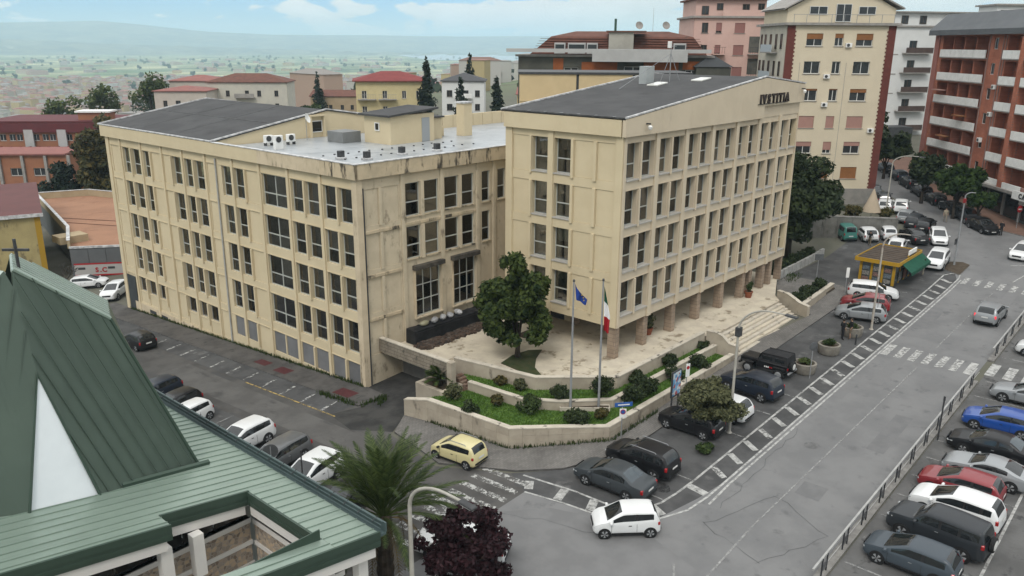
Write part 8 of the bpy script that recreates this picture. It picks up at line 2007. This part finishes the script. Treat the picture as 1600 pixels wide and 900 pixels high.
tree_stuff(300, 1500, 6000, 34, 80, 11, 6, 'far_tree_rows', 'tree rows and copses far out on the plain', lf_mid)
def hills():
    """ranges across the plain: a lower near one and a high blue one"""
    def rng_mesh(name, D, a0, a1, prof, depth, seed):
        n = 150; rnd = np.random.default_rng(seed); ph = rnd.random(12) * 6.28; v = []; rows = 9
        for i in range(n + 1):
            u = i / n; a = R_(a0 + (a1 - a0) * u)
            h = lerp_prof(prof, u) + sum(math.sin(u * (9 + 11 * k) + ph[k]) * (16 / (k + 1)) for k in range(8)) * (lerp_prof(prof, u) / 300 + .1)
            for j in range(rows):
                t = j / (rows - 1); s = t * t * (3 - 2 * t); rr = D + depth * t + 120 * math.sin(u * 40 + j * 1.7 + seed) * t * (1 - t)
                v.append((rr * math.cos(a), rr * math.sin(a), -77 + max(1.0, h + 77) * s + (55 * math.sin(u * 70 + j * 2.1) + 40 * math.sin(u * 163 + j)) * t * (1 - t)))
        f = [(i * rows + j, (i + 1) * rows + j, (i + 1) * rows + j + 1, i * rows + j + 1) for i in range(n) for j in range(rows - 1)]
        put(name, new_mesh(name, v, f, mat('hill_cover', (.04, .06, .03), (.20, .20, .11), .0035, .95, c3=(.34, .32, .22), s3=.009, lo3=.55, hi3=.68), None, True), kind='structure')
    rng_mesh('hills', 8600, 8, 96, [(0, 120), (.25, 120), (.33, 118), (.48, 128), (.56, 120), (.60, 145), (.64, 205), (.675, 240), (.72, 210), (.757, 190), (.8, 200), (1, 180)], 2600, 3)
    rng_mesh('hills', 6900, 40, 88, [(0, -76), (.22, -70), (.4, -30), (.55, 0), (.7, 40), (.85, 60), (1, 60)], 1600, 8)
hills()
sea = put('sea', new_mesh('sea', [(5200 * math.cos(R_(a)), 5200 * math.sin(R_(a)), -74.2) for a in (47, 36, 24)] + [(8600 * math.cos(R_(a)), 8600 * math.sin(R_(a)), -74.2) for a in (24, 36, 50)], [(0, 1, 2, 3, 4, 5)], mat('sea_water', (.30, .36, .38), None, 1, .25, spec=.5)), kind='structure')
# hazy air over the whole scene
hz = bpy.data.materials.new('haze_air'); hz.use_nodes = True; hz.node_tree.nodes.clear()
_o = hz.node_tree.nodes.new('ShaderNodeOutputMaterial'); _v = hz.node_tree.nodes.new('ShaderNodeVolumePrincipled')
_v.inputs['Color'].default_value = (.63, .85, 1.0, 1); _v.inputs['Density'].default_value = 0.00015; _v.inputs['Anisotropy'].default_value = 0.0
hz.node_tree.links.new(_v.outputs[0], _o.inputs['Volume'])
hv = [(-12800, -7000, -90), (12800, -7000, -90), (12800, 12800, -90), (-12800, 12800, -90), (-12800, -7000, 285), (12800, -7000, 285), (12800, 12800, 285), (-12800, 12800, 285)]
put('haze', new_mesh('haze', hv, [(0, 3, 2, 1), (4, 5, 6, 7), (0, 1, 5, 4), (1, 2, 6, 5), (2, 3, 7, 6), (3, 0, 4, 7)], hz), kind='stuff', label='pale blue haze filling the air over the plain', cat='haze')
